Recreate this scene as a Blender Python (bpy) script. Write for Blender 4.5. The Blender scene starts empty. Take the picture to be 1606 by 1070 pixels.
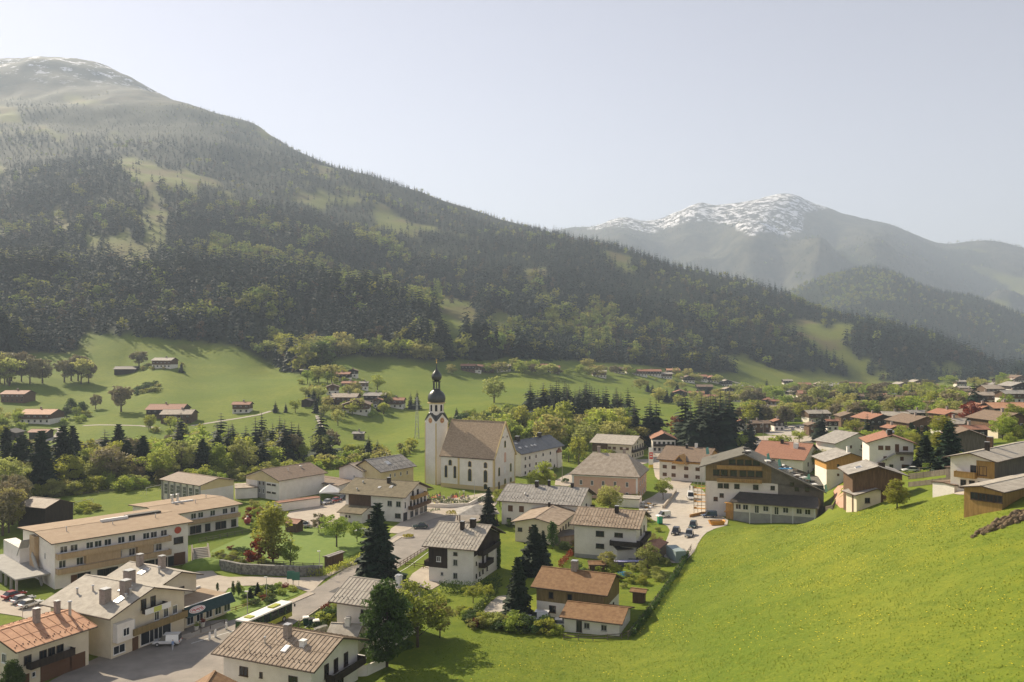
import bpy, bmesh, math, random, numpy as np
from mathutils import Vector, Matrix
from mathutils.geometry import delaunay_2d_cdt
random.seed(7); RS = np.random.RandomState(11)
R = math.radians
SC = bpy.context.scene
COL = SC.collection
# ---------------------------------------------------------------- camera, sky, sun, exposure
F, CX, HY, CZ = 1285.0, 803.0, 545.0, 50.0
cd = bpy.data.cameras.new('camera'); cam = bpy.data.objects.new('camera', cd); COL.objects.link(cam)
cd.sensor_width = 36; cd.lens = 36*F/1606; cd.shift_y = (HY-535)/1606; cd.clip_start = .5; cd.clip_end = 30000
cam.location = (0, 0, CZ); cam.rotation_euler = (R(90), 0, 0); SC.camera = cam
SUN_AZ, SUN_EL = 46.0, 35.0            # azimuth to the left of the view direction
w = bpy.data.worlds.new('World'); SC.world = w; w.use_nodes = True
nt = w.node_tree; bg = nt.nodes['Background']; sky = nt.nodes.new('ShaderNodeTexSky')
sky.sky_type = 'NISHITA'; sky.sun_disc = False; sky.sun_elevation = R(SUN_EL); sky.sun_rotation = R(-SUN_AZ)
sky.air_density = 1.0; sky.dust_density = .35; sky.ozone_density = 1.0; sky.altitude = 900
hs = nt.nodes.new('ShaderNodeHueSaturation'); hs.inputs['Saturation'].default_value = .52; nt.links.new(sky.outputs[0], hs.inputs['Color'])
tn = nt.nodes.new('ShaderNodeMixRGB'); tn.blend_type = 'MULTIPLY'; tn.inputs[0].default_value = 1; tn.inputs[2].default_value = (1.09, .965, .935, 1); nt.links.new(hs.outputs[0], tn.inputs[1])
nt.links.new(tn.outputs[0], bg.inputs[0]); bg.inputs[1].default_value = 0.084
sl = bpy.data.lights.new('sun', 'SUN'); sl.energy = 5.0; sl.angle = R(.53); sl.color = (1, .86, .66)
sun = bpy.data.objects.new('sun', sl); COL.objects.link(sun)
sdir = Vector((-math.sin(R(SUN_AZ))*math.cos(R(SUN_EL)), math.cos(R(SUN_AZ))*math.cos(R(SUN_EL)), math.sin(R(SUN_EL))))
sun.rotation_euler = sdir.to_track_quat('Z', 'Y').to_euler()
SC.view_settings.view_transform = 'Standard'; SC.view_settings.look = 'None'; SC.view_settings.exposure = 0.95
SC.cycles.use_denoising = True; SC.cycles.max_bounces = 5; SC.cycles.volume_bounces = 0
SC.cycles.transparent_max_bounces = 6; SC.cycles.use_adaptive_sampling = True; SC.cycles.adaptive_threshold = .02
# ---------------------------------------------------------------- materials
MATS = {}
def nodes(name):
    m = bpy.data.materials.new(name); m.use_nodes = True; n = m.node_tree
    return m, n, n.nodes['Principled BSDF']
def setin(b, k, v):
    if k in b.inputs: b.inputs[k].default_value = v
def mat(name, c, rough=.7, c2=None, scale=1.0, bump=0, stretch=None, metal=0, spec=.3, detail=4, emit=0, rnd=0, lo=.35, hi=.65, transl=0):
    """noise blend of two colours in object space, optional bump, per-object random tint, translucency for leaves"""
    if name in MATS: return MATS[name]
    m, n, b = nodes(name); N = n.nodes.new; L = n.links.new
    b.inputs['Roughness'].default_value = rough; b.inputs['Metallic'].default_value = metal; setin(b, 'Specular IOR Level', spec)
    col = None
    if c2 is not None or bump:
        tc = N('ShaderNodeTexCoord'); mp = N('ShaderNodeMapping'); L(tc.outputs['Object'], mp.inputs[0])
        mp.inputs['Scale'].default_value = stretch or (1, 1, 1)
        nz = N('ShaderNodeTexNoise'); nz.inputs['Scale'].default_value = scale; nz.inputs['Detail'].default_value = detail
        nz.inputs['Roughness'].default_value = .65; L(mp.outputs[0], nz.inputs['Vector'])
    if c2 is not None:
        cr = N('ShaderNodeValToRGB'); cr.color_ramp.elements[0].position = lo; cr.color_ramp.elements[1].position = hi
        cr.color_ramp.elements[0].color = (*c, 1); cr.color_ramp.elements[1].color = (*c2, 1)
        L(nz.outputs[0], cr.inputs[0]); col = cr.outputs[0]
    if rnd:
        oi = N('ShaderNodeObjectInfo'); hs = N('ShaderNodeHueSaturation')
        m1 = N('ShaderNodeMapRange'); m1.inputs[3].default_value = .5-rnd*.12; m1.inputs[4].default_value = .5+rnd*.12
        m2 = N('ShaderNodeMapRange'); m2.inputs[3].default_value = 1-rnd; m2.inputs[4].default_value = 1+rnd
        mu = N('ShaderNodeMath'); mu.operation = 'MULTIPLY'; mu.inputs[1].default_value = 7.31
        fr = N('ShaderNodeMath'); fr.operation = 'FRACT'; L(oi.outputs['Random'], mu.inputs[0]); L(mu.outputs[0], fr.inputs[0])
        L(oi.outputs['Random'], m1.inputs[0]); L(fr.outputs[0], m2.inputs[0])
        L(m1.outputs[0], hs.inputs['Hue']); L(m2.outputs[0], hs.inputs['Value'])
        if col is not None: L(col, hs.inputs['Color'])
        else: hs.inputs['Color'].default_value = (*c, 1)
        col = hs.outputs[0]
    if col is not None: L(col, b.inputs['Base Color'])
    else: b.inputs['Base Color'].default_value = (*c, 1)
    if bump:
        bp = N('ShaderNodeBump'); bp.inputs['Strength'].default_value = .6; bp.inputs['Distance'].default_value = bump
        L(nz.outputs[0], bp.inputs['Height']); L(bp.outputs[0], b.inputs['Normal'])
    if transl:
        tr = N('ShaderNodeBsdfTranslucent'); mx = N('ShaderNodeMixShader'); mx.inputs[0].default_value = transl
        if col is not None: L(col, tr.inputs[0])
        else: tr.inputs[0].default_value = (*c, 1)
        L(b.outputs[0], mx.inputs[1]); L(tr.outputs[0], mx.inputs[2]); L(mx.outputs[0], n.nodes['Material Output'].inputs[0])
    MATS[name] = m
    return m
# ---------------------------------------------------------------- mesh collector
class MB:
    def __init__(s): s.v = []; s.f = []; s.m = []
    def add(s, vs, fs, mi=0):
        o = len(s.v); s.v.extend([tuple(p) for p in vs]); s.f.extend([tuple(o+i for i in f) for f in fs]); s.m.extend([mi]*len(fs)); return s
    def box(s, c, d, rz=0, mi=0, rx=0):
        a, b, h = d[0]/2, d[1]/2, d[2]/2
        M = Matrix.Rotation(rz, 3, 'Z') @ Matrix.Rotation(rx, 3, 'X')
        vs = [M @ Vector((x, y, z)) + Vector(c) for z in (-h, h) for x, y in ((-a, -b), (a, -b), (a, b), (-a, b))]
        return s.add(vs, [(3,2,1,0),(4,5,6,7),(0,1,5,4),(1,2,6,5),(2,3,7,6),(3,0,4,7)], mi)
    def bb(s, x0, x1, y0, y1, z0, z1, mi=0): return s.box(((x0+x1)/2, (y0+y1)/2, (z0+z1)/2), (x1-x0, y1-y0, z1-z0), 0, mi)
    def prism(s, poly, axis, a, b, mi=0):
        """extrude a 2D polygon along an axis; axis 'x': poly is (y,z); 'y': (x,z); 'z': (x,y)"""
        n = len(poly)
        def P(q, t): return (t, q[0], q[1]) if axis == 'x' else ((q[0], t, q[1]) if axis == 'y' else (q[0], q[1], t))
        vs = [P(q, a) for q in poly]+[P(q, b) for q in poly]
        fs = [tuple(range(n))[::-1], tuple(range(n, 2*n))]+[(i, (i+1) % n, n+(i+1) % n, n+i) for i in range(n)]
        return s.add(vs, fs, mi)
    def cyl(s, p, q, r0, r1=None, n=8, mi=0):
        r1 = r0 if r1 is None else r1; p, q = Vector(p), Vector(q); d = (q-p).normalized()
        u = d.orthogonal().normalized(); v = d.cross(u)
        vs = [c+(u*math.cos(2*math.pi*i/n)+v*math.sin(2*math.pi*i/n))*r for c, r in ((p, r0), (q, r1)) for i in range(n)]
        return s.add(vs, [tuple(range(n))[::-1], tuple(range(n, 2*n))]+[(i, (i+1) % n, n+(i+1) % n, n+i) for i in range(n)], mi)
    def lathe(s, prof, c=(0,0,0), n=16, mi=0, sx=1, sy=1, rot=0):
        vs = [(c[0]+r*math.cos(2*math.pi*i/n+rot)*sx, c[1]+r*math.sin(2*math.pi*i/n+rot)*sy, c[2]+z) for r, z in prof for i in range(n)]
        k = len(prof)
        return s.add(vs, [(j*n+i, j*n+(i+1) % n, (j+1)*n+(i+1) % n, (j+1)*n+i) for j in range(k-1) for i in range(n)]+[tuple(range(n))[::-1], tuple(range((k-1)*n, k*n))], mi)
    def mesh(s, name, mats, smooth=False):
        me = bpy.data.meshes.new(name); me.from_pydata(s.v, [], s.f)
        for m in (mats if isinstance(mats, (list, tuple)) else [mats]): me.materials.append(m)
        if len(me.materials) > 1: me.polygons.foreach_set('material_index', s.m)
        bm = bmesh.new(); bm.from_mesh(me); bmesh.ops.recalc_face_normals(bm, faces=bm.faces); bm.to_mesh(me); bm.free()
        if smooth: me.polygons.foreach_set('use_smooth', [True]*len(me.polygons))
        return me
    def build(s, name, mats, parent=None, smooth=False):
        return put(name, s.mesh(name, mats, smooth), parent)
def put(name, me, parent=None, loc=None, rz=0):
    o = bpy.data.objects.new(name, me); COL.objects.link(o); o.parent = parent
    if loc is not None: o.location = loc
    if rz: o.rotation_euler = (0, 0, rz)
    return o
def tag(o, label=None, cat=None, group=None, kind=None):
    if label: o['label'] = label
    if cat: o['category'] = cat
    if group: o['group'] = group
    if kind: o['kind'] = kind
    return o
def thing(name, label, cat, loc=(0,0,0), rz=0, group=None):
    o = put(name, None, None, loc, rz); o.empty_display_size = .5; return tag(o, label, cat, group)
def dup(root, loc, rz=0, label=None, group=None, sc=None):
    r = root.copy(); COL.objects.link(r); r.location = loc; r.rotation_euler = (0, 0, rz)
    if sc: r.scale = sc if isinstance(sc, (tuple, list)) else (sc, sc, sc)
    if label: r['label'] = label
    if group: r['group'] = group
    for ch in KIDS(root):
        c = ch.copy(); COL.objects.link(c); c.parent = r
        for g in KIDS(ch):
            d = g.copy(); COL.objects.link(d); d.parent = c
    return r
_kc = {}
def KIDS(o):
    if o.name not in _kc: _kc[o.name] = list(o.children)
    return _kc[o.name]
# ---------------------------------------------------------------- terrain height field
def vnoise(x, y, seed=0):
    x = np.asarray(x, float); y = np.asarray(y, float)
    xi = np.floor(x).astype(np.int64); yi = np.floor(y).astype(np.int64); fx = x-xi; fy = y-yi
    fx = fx*fx*(3-2*fx); fy = fy*fy*(3-2*fy)
    def h(a, b):
        n = (a*374761393 + b*668265263 + seed*974711) & 0x7fffffff
        n = ((n ^ (n >> 13))*1274126177) & 0x7fffffff
        return ((n ^ (n >> 16)) & 0xffff)/65535.0
    return (h(xi,yi)*(1-fx)+h(xi+1,yi)*fx)*(1-fy)+(h(xi,yi+1)*(1-fx)+h(xi+1,yi+1)*fx)*fy
def fbm(x, y, o=4, seed=0):
    return sum((vnoise(x*2**i, y*2**i, seed+i)-.5)*.5**i for i in range(o))
class Terr:
    def __init__(s, pts, ku=3.0, amp=0.0, wl=300., dn=900., seed=0, ridge=None):
        s.ridge = ridge; p = np.array(pts, float); s.ku = ku; s.amp, s.wl, s.dn, s.seed = amp, wl, dn, seed
        s.c = np.c_[(p[:,0]-CX)/F*ku, np.log(p[:,2])]; n = len(p)
        K = s.k(s.c, s.c)+np.eye(n)*1e-4; P = np.c_[np.ones(n), s.c]
        A = np.zeros((n+3, n+3)); A[:n,:n] = K; A[:n,n:] = P; A[n:,:n] = P.T
        s.w = np.linalg.solve(A, np.r_[p[:,1]-HY-CZ*F/p[:,2], 0, 0, 0])
    @staticmethod
    def k(a, b):
        d2 = ((a[:,None,:]-b[None,:,:])**2).sum(-1)+1e-12
        return .5*d2*np.log(d2)
    def H(s, X, Y):
        X = np.atleast_1d(np.asarray(X, float)).ravel(); Y = np.atleast_1d(np.asarray(Y, float)).ravel()
        Yc = np.maximum(Y, 55.); u = np.clip(X/Yc, -1.15, 1.15)
        q = np.c_[u*s.ku, np.log(Yc)]; out = np.zeros(len(q))
        for i in range(0, len(q), 20000):
            qq = q[i:i+20000]; out[i:i+20000] = s.k(qq, s.c) @ s.w[:-3]+s.w[-3]+qq @ s.w[-2:]
        z = -Yc*out/F
        z = z+1.6*fbm(X/75, Y/75, 3, 77)*np.clip((Yc-440)/120, 0, 1)
        if s.amp:
            t = np.clip((Yc-s.dn)/(s.dn), 0, 1); t = t*t*(3-2*t)*(1 if s.ridge is None else np.clip(np.abs(Yc-s.ridge)/s.ridge*4.5, .25, 1))
            n1 = fbm(X/s.wl, Y/s.wl, 5, s.seed); n2 = 1-np.abs(fbm(X/(s.wl*1.7)+9, Y/(s.wl*2.2), 3, s.seed+20))*3
            z = z+t*s.amp*Yc*(n1*1.6+(n2-.6)*.7)
        return z
    def grid(s, name, u0, u1, nu, y0, y1, ny, near=False):
        u = np.linspace(u0, u1, nu); yy = np.exp(np.linspace(math.log(y0), math.log(y1), ny))
        if near: yy = np.r_[np.arange(-260, y0-2, 12.), yy]
        Y, U = np.meshgrid(yy, u, indexing='ij'); X = U*np.maximum(Y, 60.)
        if near: X = np.where(Y < 60, U*(60+(60-Y)*.6), X)
        Z = s.H(X, Y); n = len(yy)
        V = np.c_[X.ravel(), Y.ravel(), Z]; idx = np.arange(n*nu).reshape(n, nu)
        Fc = np.c_[idx[:-1,:-1].ravel(), idx[:-1,1:].ravel(), idx[1:,1:].ravel(), idx[1:,:-1].ravel()]
        return V, Fc
def npmesh(name, V, Fc, smooth=True, k=4):
    me = bpy.data.meshes.new(name); me.vertices.add(len(V)); me.vertices.foreach_set('co', np.asarray(V, np.float32).ravel())
    me.loops.add(len(Fc)*k); me.loops.foreach_set('vertex_index', np.asarray(Fc, np.int32).ravel())
    me.polygons.add(len(Fc)); me.polygons.foreach_set('loop_start', np.arange(0, len(Fc)*k, k, dtype=np.int32))
    me.update(calc_edges=True)
    if smooth: me.polygons.foreach_set('use_smooth', np.ones(len(Fc), bool))
    me.validate(); return me
def fz(d, z): return HY+(CZ-z)*F/d      # pixel row of a point at distance d and height z
P = []
for px in (-600, -250, 0, 200, 400, 600): P += [(px, fz(d, 0), d) for d in (55, 90, 130, 180, 240, 300)]
P += [(800, fz(d, z), d) for d, z in ((55,4),(90,2),(122,.5),(180,0),(240,0),(300,0),(400,1))]
P += [(600, fz(410, 0), 410), (1000, fz(300, 0), 300), (1000, fz(420, 1), 420), (1000, fz(230, 0), 230), (950, fz(150, .6), 150), (1000, fz(170, .3), 170)]
# meadow on the right, climbing away from the village
def meadow_z(x, y):
    D = (x-51)*.94-(y-222)*.336-4; return .3+.45*(math.log1p(math.exp(D/5))*5)
for px in (850,930,1000,1070,1140,1200,1300,1400,1500,1606,1750,1950):
    for k in range(9):
        top = np.interp(px, [850,990,1084,1100,1200,1300,1400,1450,1490,1530,1576,1606,1950], [1010,1006,872,832,827,822,798,788,780,780,798,804,800])
        py = top+(1190-top)*(k/8)**1.15; lo, hi = 25., 420.
        u = (px-CX)/F
        for _ in range(50):
            m_ = (lo+hi)/2
            if HY+(CZ-meadow_z(u*m_, m_))*F/m_ > py: lo = m_
            else: hi = m_
        P += [(px, py, lo)]
P += [(1325,782,203),(1320,766,222),(1295,fz(226,4),226),(1240,fz(228,1),228),(1180,fz(232,0),232)]
P += [(1200,fz(260,1),260), (1110,fz(330,1),330), (1200,fz(330,2),330), (1330,fz(250,9),250), (1380,752,212), (1440,752,200), (1500,738,195), (1560,768,148), (1606,747,165),
      (1900,740,170), (2200,700,200)]
P += [(1150,690,430), (1300,690,400), (1300,660,520), (1420,690,340), (1420,655,480), (1520,690,290), (1606,670,310), (1570,650,390), (1606,632,470), (1900,610,500), (2200,600,400),
      (1300,632,700), (1420,625,760), (1520,618,800), (1606,608,800), (1900,590,900), (1300,618,900), (1420,608,1000), (1520,600,1050), (1606,596,1200), (1800,592,1300)]
# river belt and the meadows beyond it
P += [(-500,fz(370,-2),370),(-100,fz(360,-2.5),360),(150,fz(360,-2.5),360),(400,fz(375,-2),375),(560,fz(420,-.5),420)]
P += [(-500,690,450),(0,690,440),(60,668,475),(120,650,520),(60,600,605),(-200,600,600),(-500,600,600),(-500,560,720),(190,642,530),(260,662,490),(255,583,650),(150,665,480),
      (380,650,510),(380,610,600),(470,605,600),(420,572,725),(200,563,720),(300,563,720),(330,600,640),(225,612,590),(60,575,680),
      (540,655,505),(540,618,570),(540,590,660),(590,570,770),(650,645,560),(600,690,450),(650,600,690),(720,590,750),(770,584,800),(700,660,480),
      (870,588,800),(940,594,840),(1000,598,860),(1060,606,900),(775,630,570),(830,636,560),(760,650,500),(860,660,480),(900,655,510),(900,625,620),(1000,650,560),(1000,625,680),(1080,640,610),
      (1100,625,800),(1180,617,950),(1180,640,650)]
# left mountain and its long ridge
P += [(0,520,755),(200,520,765),(0,430,1050),(200,430,1080),(0,330,1500),(200,370,1250),(200,270,1800),(0,215,2250),(60,150,2900),(200,190,2600),(60,88,3800),(-300,60,3900),(-700,40,3900),(-300,200,2300),(-700,200,2300),(-300,430,1050),(-700,430,1050),
      (-700,560,700),(150,105,3700),(260,148,3400),(400,500,815),(400,400,1250),(400,320,1700),(400,250,2300),(400,206,2900),(600,530,835),(600,450,1200),(600,380,1600),(600,320,2100),(600,277,2650),
      (800,545,890),(800,480,1250),(800,420,1600),(800,370,2000),(800,340,2500),(865,355,2350),(950,560,1000),(950,500,1250),(950,440,1600),(960,390,2150),
      (1100,580,1050),(1100,520,1300),(1100,470,1600),(1100,435,2000),(1250,596,1100),(1250,550,1300),(1250,505,1550),(1230,468,1900),
      (1350,590,1250),(1350,545,1420),(1330,492,1750),(1400,510,1720),(1480,588,1350),(1470,536,1650),(1560,592,1400),(1540,572,1600)]
sil = [(-700,40,3900),(-300,60,3900),(60,88,3800),(260,148,3400),(400,206,2900),(600,277,2650),(800,340,2500),(960,390,2150),(1100,435,2000),(1230,468,1900),(1330,492,1750),(1400,510,1720),(1470,536,1650),(1540,572,1600)]
for a, b, c in sil: P += [(a, b+30, c*1.18), (a, b+75, c*1.45)]
P += [(1640,594,1600),(1640,594,2000),(1800,590,1800),(1900,585,2400)]
TA = Terr(P, amp=.0095, wl=330, dn=850, seed=3)
PB = [(px, 600, 2300) for px in (600, 900, 1200, 1500, 1900)]
SB = [(600,420),(800,385),(880,362),(905,359),(935,356),(975,342),(1040,343),(1055,334),(1095,317),(1115,323),(1165,317),(1200,308),(1228,301),(1247,304),(1265,314),(1300,326),(1340,340),(1400,352),(1430,358),(1480,373),(1510,372),(1560,374),(1606,388),(1750,420),(2000,470)]
PB += [(a, b+2, 6600) for a, b in SB]+[(a, b+40, 7600) for a, b in SB[::3]]
PB += [(a, b+(600-b)*t, 2300+(6600-2300)*(1-t)**.8) for a, b in SB[::3] for t in (.25, .5, .75)]
PB += [(1180,375,5200),(1290,375,4900),(1380,390,4800),(1100,400,5200),(1000,400,5300)]
TB = Terr(PB, amp=.026, wl=700, dn=1500, seed=40, ridge=6600.)
PC = [(px, 610, 1900) for px in (900, 1150, 1400, 1606, 1900)]
SCc = [(900,560),(1050,520),(1150,490),(1220,466),(1270,446),(1343,428),(1408,430),(1455,448),(1529,470),(1606,499),(1750,540),(1900,570)]
PC += [(a, b, 3300) for a, b in SCc]+[(a, b+30, 3900) for a, b in SCc]+[(a, b+80, 4600) for a, b in SCc[::2]]+[(a, (b+605)/2, 2500) for a, b in SCc[::2]]
TC = Terr(PC, amp=.012, wl=500, dn=1700, seed=70)
_YS = np.exp(np.linspace(math.log(56), math.log(4200), 1500))
def at(px, py, T=None):
    """the point of the terrain seen at a pixel"""
    T = T or TA; u = (px-CX)/F; z = T.H(u*_YS, _YS); row = HY+(CZ-z)*F/_YS
    k = np.argmax(row <= py)
    if k == 0: k = len(_YS)-1
    a, b = row[k-1], row[k]; t = (a-py)/(a-b) if a != b else 0; Y = _YS[k-1]+(_YS[k]-_YS[k-1])*min(max(t,0),1)
    return Vector((u*Y, Y, float(T.H(u*Y, Y)[0])))
def gz(x, y): return float(TA.H(x, y)[0])
def onz(px, py, z):
    """the point at height z seen at a pixel"""
    Y = (CZ-z)*F/(py-HY); return Vector(((px-CX)/F*Y, Y, z))
def inpoly(px, py, poly):
    px = np.asarray(px); py = np.asarray(py); r = np.zeros(px.shape, bool); n = len(poly)
    for i in range(n):
        x0, y0 = poly[i]; x1, y1 = poly[(i+1) % n]
        c = ((y0 > py) != (y1 > py)) & (px < (x1-x0)*(py-y0)/((y1-y0) if y1 != y0 else 1e-9)+x0); r ^= c
    return r
# ---------------------------------------------------------------- land
CLEAR = [[(105,404),(135,398),(155,380),(190,370),(225,383),(236,408),(238,430),(200,428),(150,412)],
 [(158,256),(200,250),(238,254),(246,290),(262,330),(235,310),(215,280)], [(440,299),(500,296),(560,318),(545,331),(470,313)],
 [(648,490),(700,478),(748,486),(742,512),(722,560),(690,545),(668,510)], [(650,455),(700,462),(755,480),(750,490),(700,478),(660,480)],
 [(1212,503),(1262,505),(1310,525),(1345,552),(1392,598),(1350,606),(1310,575),(1262,548)],
 [(1120,560),(1190,560),(1250,580),(1320,600),(1300,620),(1220,618),(1150,590)], [(0,205),(60,203),(150,215),(60,214)],
 [(400,200),(480,212),(420,222)], [(395,360),(470,372),(420,380)], [(1440,560),(1500,575),(1545,592),(1480,600)]]
LOWX = [-900,-200,0,110,122,128,140,370,415,470,520,560,620,720,800,900,1000,1100,1200,1290,1360,1450,1560,1620,1700,2600]
LOWY = [552,552,552,552,548,528,522,542,566,588,566,556,562,566,562,566,572,585,585,585,596,602,596,596,590,590]
def pix(V): 
    Y = np.maximum(V[:,1], 1); return CX+F*V[:,0]/Y, HY+(CZ-V[:,2])*F/Y
def forestmask(px, py, Y, z):
    f = (Y > 640) & (py < np.interp(px, LOWX, LOWY))
    n1 = fbm(np.asarray(px)/22+50, np.asarray(Y)/90, 3, 14)*26; n2 = fbm(np.asarray(px)/22+90, np.asarray(Y)/90, 3, 15)*20
    for c in CLEAR: f &= ~inpoly(px+n1, py+n2, c)
    f &= ~((fbm(np.asarray(px)/60, np.asarray(Y)/260, 4, 61) > .34) & (Y > 1000))
    return f
def land_mat():
    m, n, b = nodes('grassland'); N = n.nodes.new; L = n.links.new; b.inputs['Roughness'].default_value = .9; setin(b, 'Specular IOR Level', .1)
    tc = N('ShaderNodeTexCoord')
    def noise(sc, d=4, r=.6):
        q = N('ShaderNodeTexNoise'); q.inputs['Scale'].default_value = sc; q.inputs['Detail'].default_value = d; q.inputs['Roughness'].default_value = r
        L(tc.outputs['Object'], q.inputs['Vector']); return q.outputs[0]
    def ramp(x, a, b2, c1=(0,0,0), c2=(1,1,1)):
        q = N('ShaderNodeValToRGB'); q.color_ramp.elements[0].position = a; q.color_ramp.elements[1].position = b2
        q.color_ramp.elements[0].color = (*c1, 1); q.color_ramp.elements[1].color = (*c2, 1); L(x, q.inputs[0]); return q.outputs[0]
    def mix(f, a, c):
        q = N('ShaderNodeMixRGB'); 
        for k, v in ((0, f), (1, a), (2, c)):
            if isinstance(v, tuple): q.inputs[k].default_value = (*v, 1)
            elif isinstance(v, float): q.inputs[k].default_value = v
            else: L(v, q.inputs[k])
        return q.outputs[0]
    def attr(a):
        q = N('ShaderNodeAttribute'); q.attribute_name = a; return q.outputs['Fac']
    def mul(a, c):
        q = N('ShaderNodeMath'); q.operation = 'MULTIPLY'; L(a, q.inputs[0]); 
        if isinstance(c, float): q.inputs[1].default_value = c
        else: L(c, q.inputs[1])
        return q.outputs[0]
    g = mix(ramp(noise(.022, 4), .4, .62), (.115, .165, .016), (.165, .20, .024))
    g = mix(mul(ramp(noise(.35, 5, .7), .40, .66), .55), g, (.07, .115, .012))
    g = mix(mul(ramp(noise(1.6, 3, .7), .52, .70), .55), g, (.22, .235, .024))
    # dandelions
    fl = N('ShaderNodeTexVoronoi'); fl.inputs['Scale'].default_value = 1.7; L(tc.outputs['Object'], fl.inputs['Vector'])
    dots = ramp(fl.outputs['Distance'], .10, .22, (1,1,1), (0,0,0))
    pat = ramp(noise(.07, 5, .75), .50, .60)
    g = mix(mul(mul(dots, pat), attr('flowers')), g, (.45, .38, .02))
    g = mix(mul(mul(attr('flowers'), ramp(noise(.05, 6, .75), .48, .66)), .25), g, (.36, .31, .022))
    g = mix(attr('dry'), g, (.14, .12, .045))
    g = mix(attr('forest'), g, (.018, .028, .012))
    hi = mix(ramp(noise(.012, 6, .7), .38, .6), (.018, .026, .018), (.09, .085, .055))
    g = mix(attr('high'), g, hi)
    sn = mul(attr('snow'), ramp(noise(.016, 7, .75), .55, .57))
    g = mix(sn, g, (.82, .83, .86))
    g = mix(attr('fullsnow'), g, mix(ramp(noise(.017, 9, .74), .485, .54), (.045, .045, .04), (.88, .88, .9)))
    L(g, b.inputs['Base Color'])
    bp = N('ShaderNodeBump'); bp.inputs['Distance'].default_value = .25; bp.inputs['Strength'].default_value = .5
    L(noise(2.6, 4, .7), bp.inputs['Height']); L(bp.outputs[0], b.inputs['Normal'])
    return m
LAND = land_mat(); MATS['grassland'] = LAND
def soft(mask, n, nu, k=1):
    a = mask.reshape(n, nu).astype(float)
    for _ in range(k):
        b = a.copy(); b[1:] += a[:-1]; b[:-1] += a[1:]; b[:,1:] += a[:,:-1]; b[:,:-1] += a[:,1:]; a = b/5
    return a.ravel()
def land(T, name, args, fn, near=False):
    V, Fc = T.grid(name, *args, near=near); me = npmesh(name, V, Fc); nu = args[2]; n = len(V)//nu
    for k, a in fn(V, n, nu).items():
        at_ = me.attributes.new(k, 'FLOAT', 'POINT'); at_.data.foreach_set('value', np.asarray(a, np.float32))
    me.materials.append(LAND); o = put(name, me); tag(o, kind='structure'); return o
def attrA(V, n, nu):
    px, py = pix(V); Y = V[:,1]; z = V[:,2]
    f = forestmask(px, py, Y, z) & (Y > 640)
    nz = fbm(V[:,0]/260, Y/260, 4, 9)
    high = np.clip((z-800+nz*380)/160, 0, 1)
    fl = np.clip(1-np.abs(py-(880-(px-1100)*.05))/260, 0, 1)*np.clip((px-700)/120, 0, 1)*(Y < 260)*np.clip((py-790)/40, .0, 1)
    fl2 = np.exp(-((px-1440)/170.)**2-((py-822+(px-1440)*.12)/26.)**2)*1.6
    fl = np.clip(np.maximum(fl*.75+.12*(Y < 200)*(px > 640), fl2), 0, 1)*(Y < 260)
    dry = np.clip(np.clip(fbm(V[:,0]/60, Y/60, 4, 33)*2.2+.15, 0, 1)*((Y > 640) & (z > 45))*.7+.35*np.clip((Y-900)/300, 0, 1), 0, 1)
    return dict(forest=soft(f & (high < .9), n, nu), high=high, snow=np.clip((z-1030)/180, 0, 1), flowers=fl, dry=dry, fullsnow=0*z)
land(TA, 'ground', (-1.0, 1.05, 460, 60, 6200, 420), attrA, near=True)
def attrB(V, n, nu):
    px, py = pix(V); z = V[:,2]; nz = fbm(V[:,0]/700, V[:,1]/700, 5, 5)
    lim = np.interp(px, [850,940,1000,1060,1120,1180,1240,1275,1300,1400], [345,384,376,370,366,392,378,352,332,305])
    fs = np.clip((lim-7-py-nz*48)/4, 0, 1)
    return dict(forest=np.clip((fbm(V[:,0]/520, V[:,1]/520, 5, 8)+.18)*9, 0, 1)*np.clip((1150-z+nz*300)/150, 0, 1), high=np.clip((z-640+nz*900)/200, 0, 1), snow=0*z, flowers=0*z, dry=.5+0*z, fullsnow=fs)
land(TB, 'mountain', (-.45, .95, 600, 2300, 9000, 280), attrB)
def attrC(V, n, nu):
    px, py = pix(V); z = V[:,2]
    cl = inpoly(px, py, [(1425,418),(1460,432),(1535,448),(1600,480),(1530,468),(1455,442)])
    return dict(forest=soft(~cl, n, nu), high=0*z, snow=0*z, flowers=0*z, dry=.4+0*z, fullsnow=0*z)
land(TC, 'forested_hill', (.0, .95, 260, 1900, 5200, 150), attrC)
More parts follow.
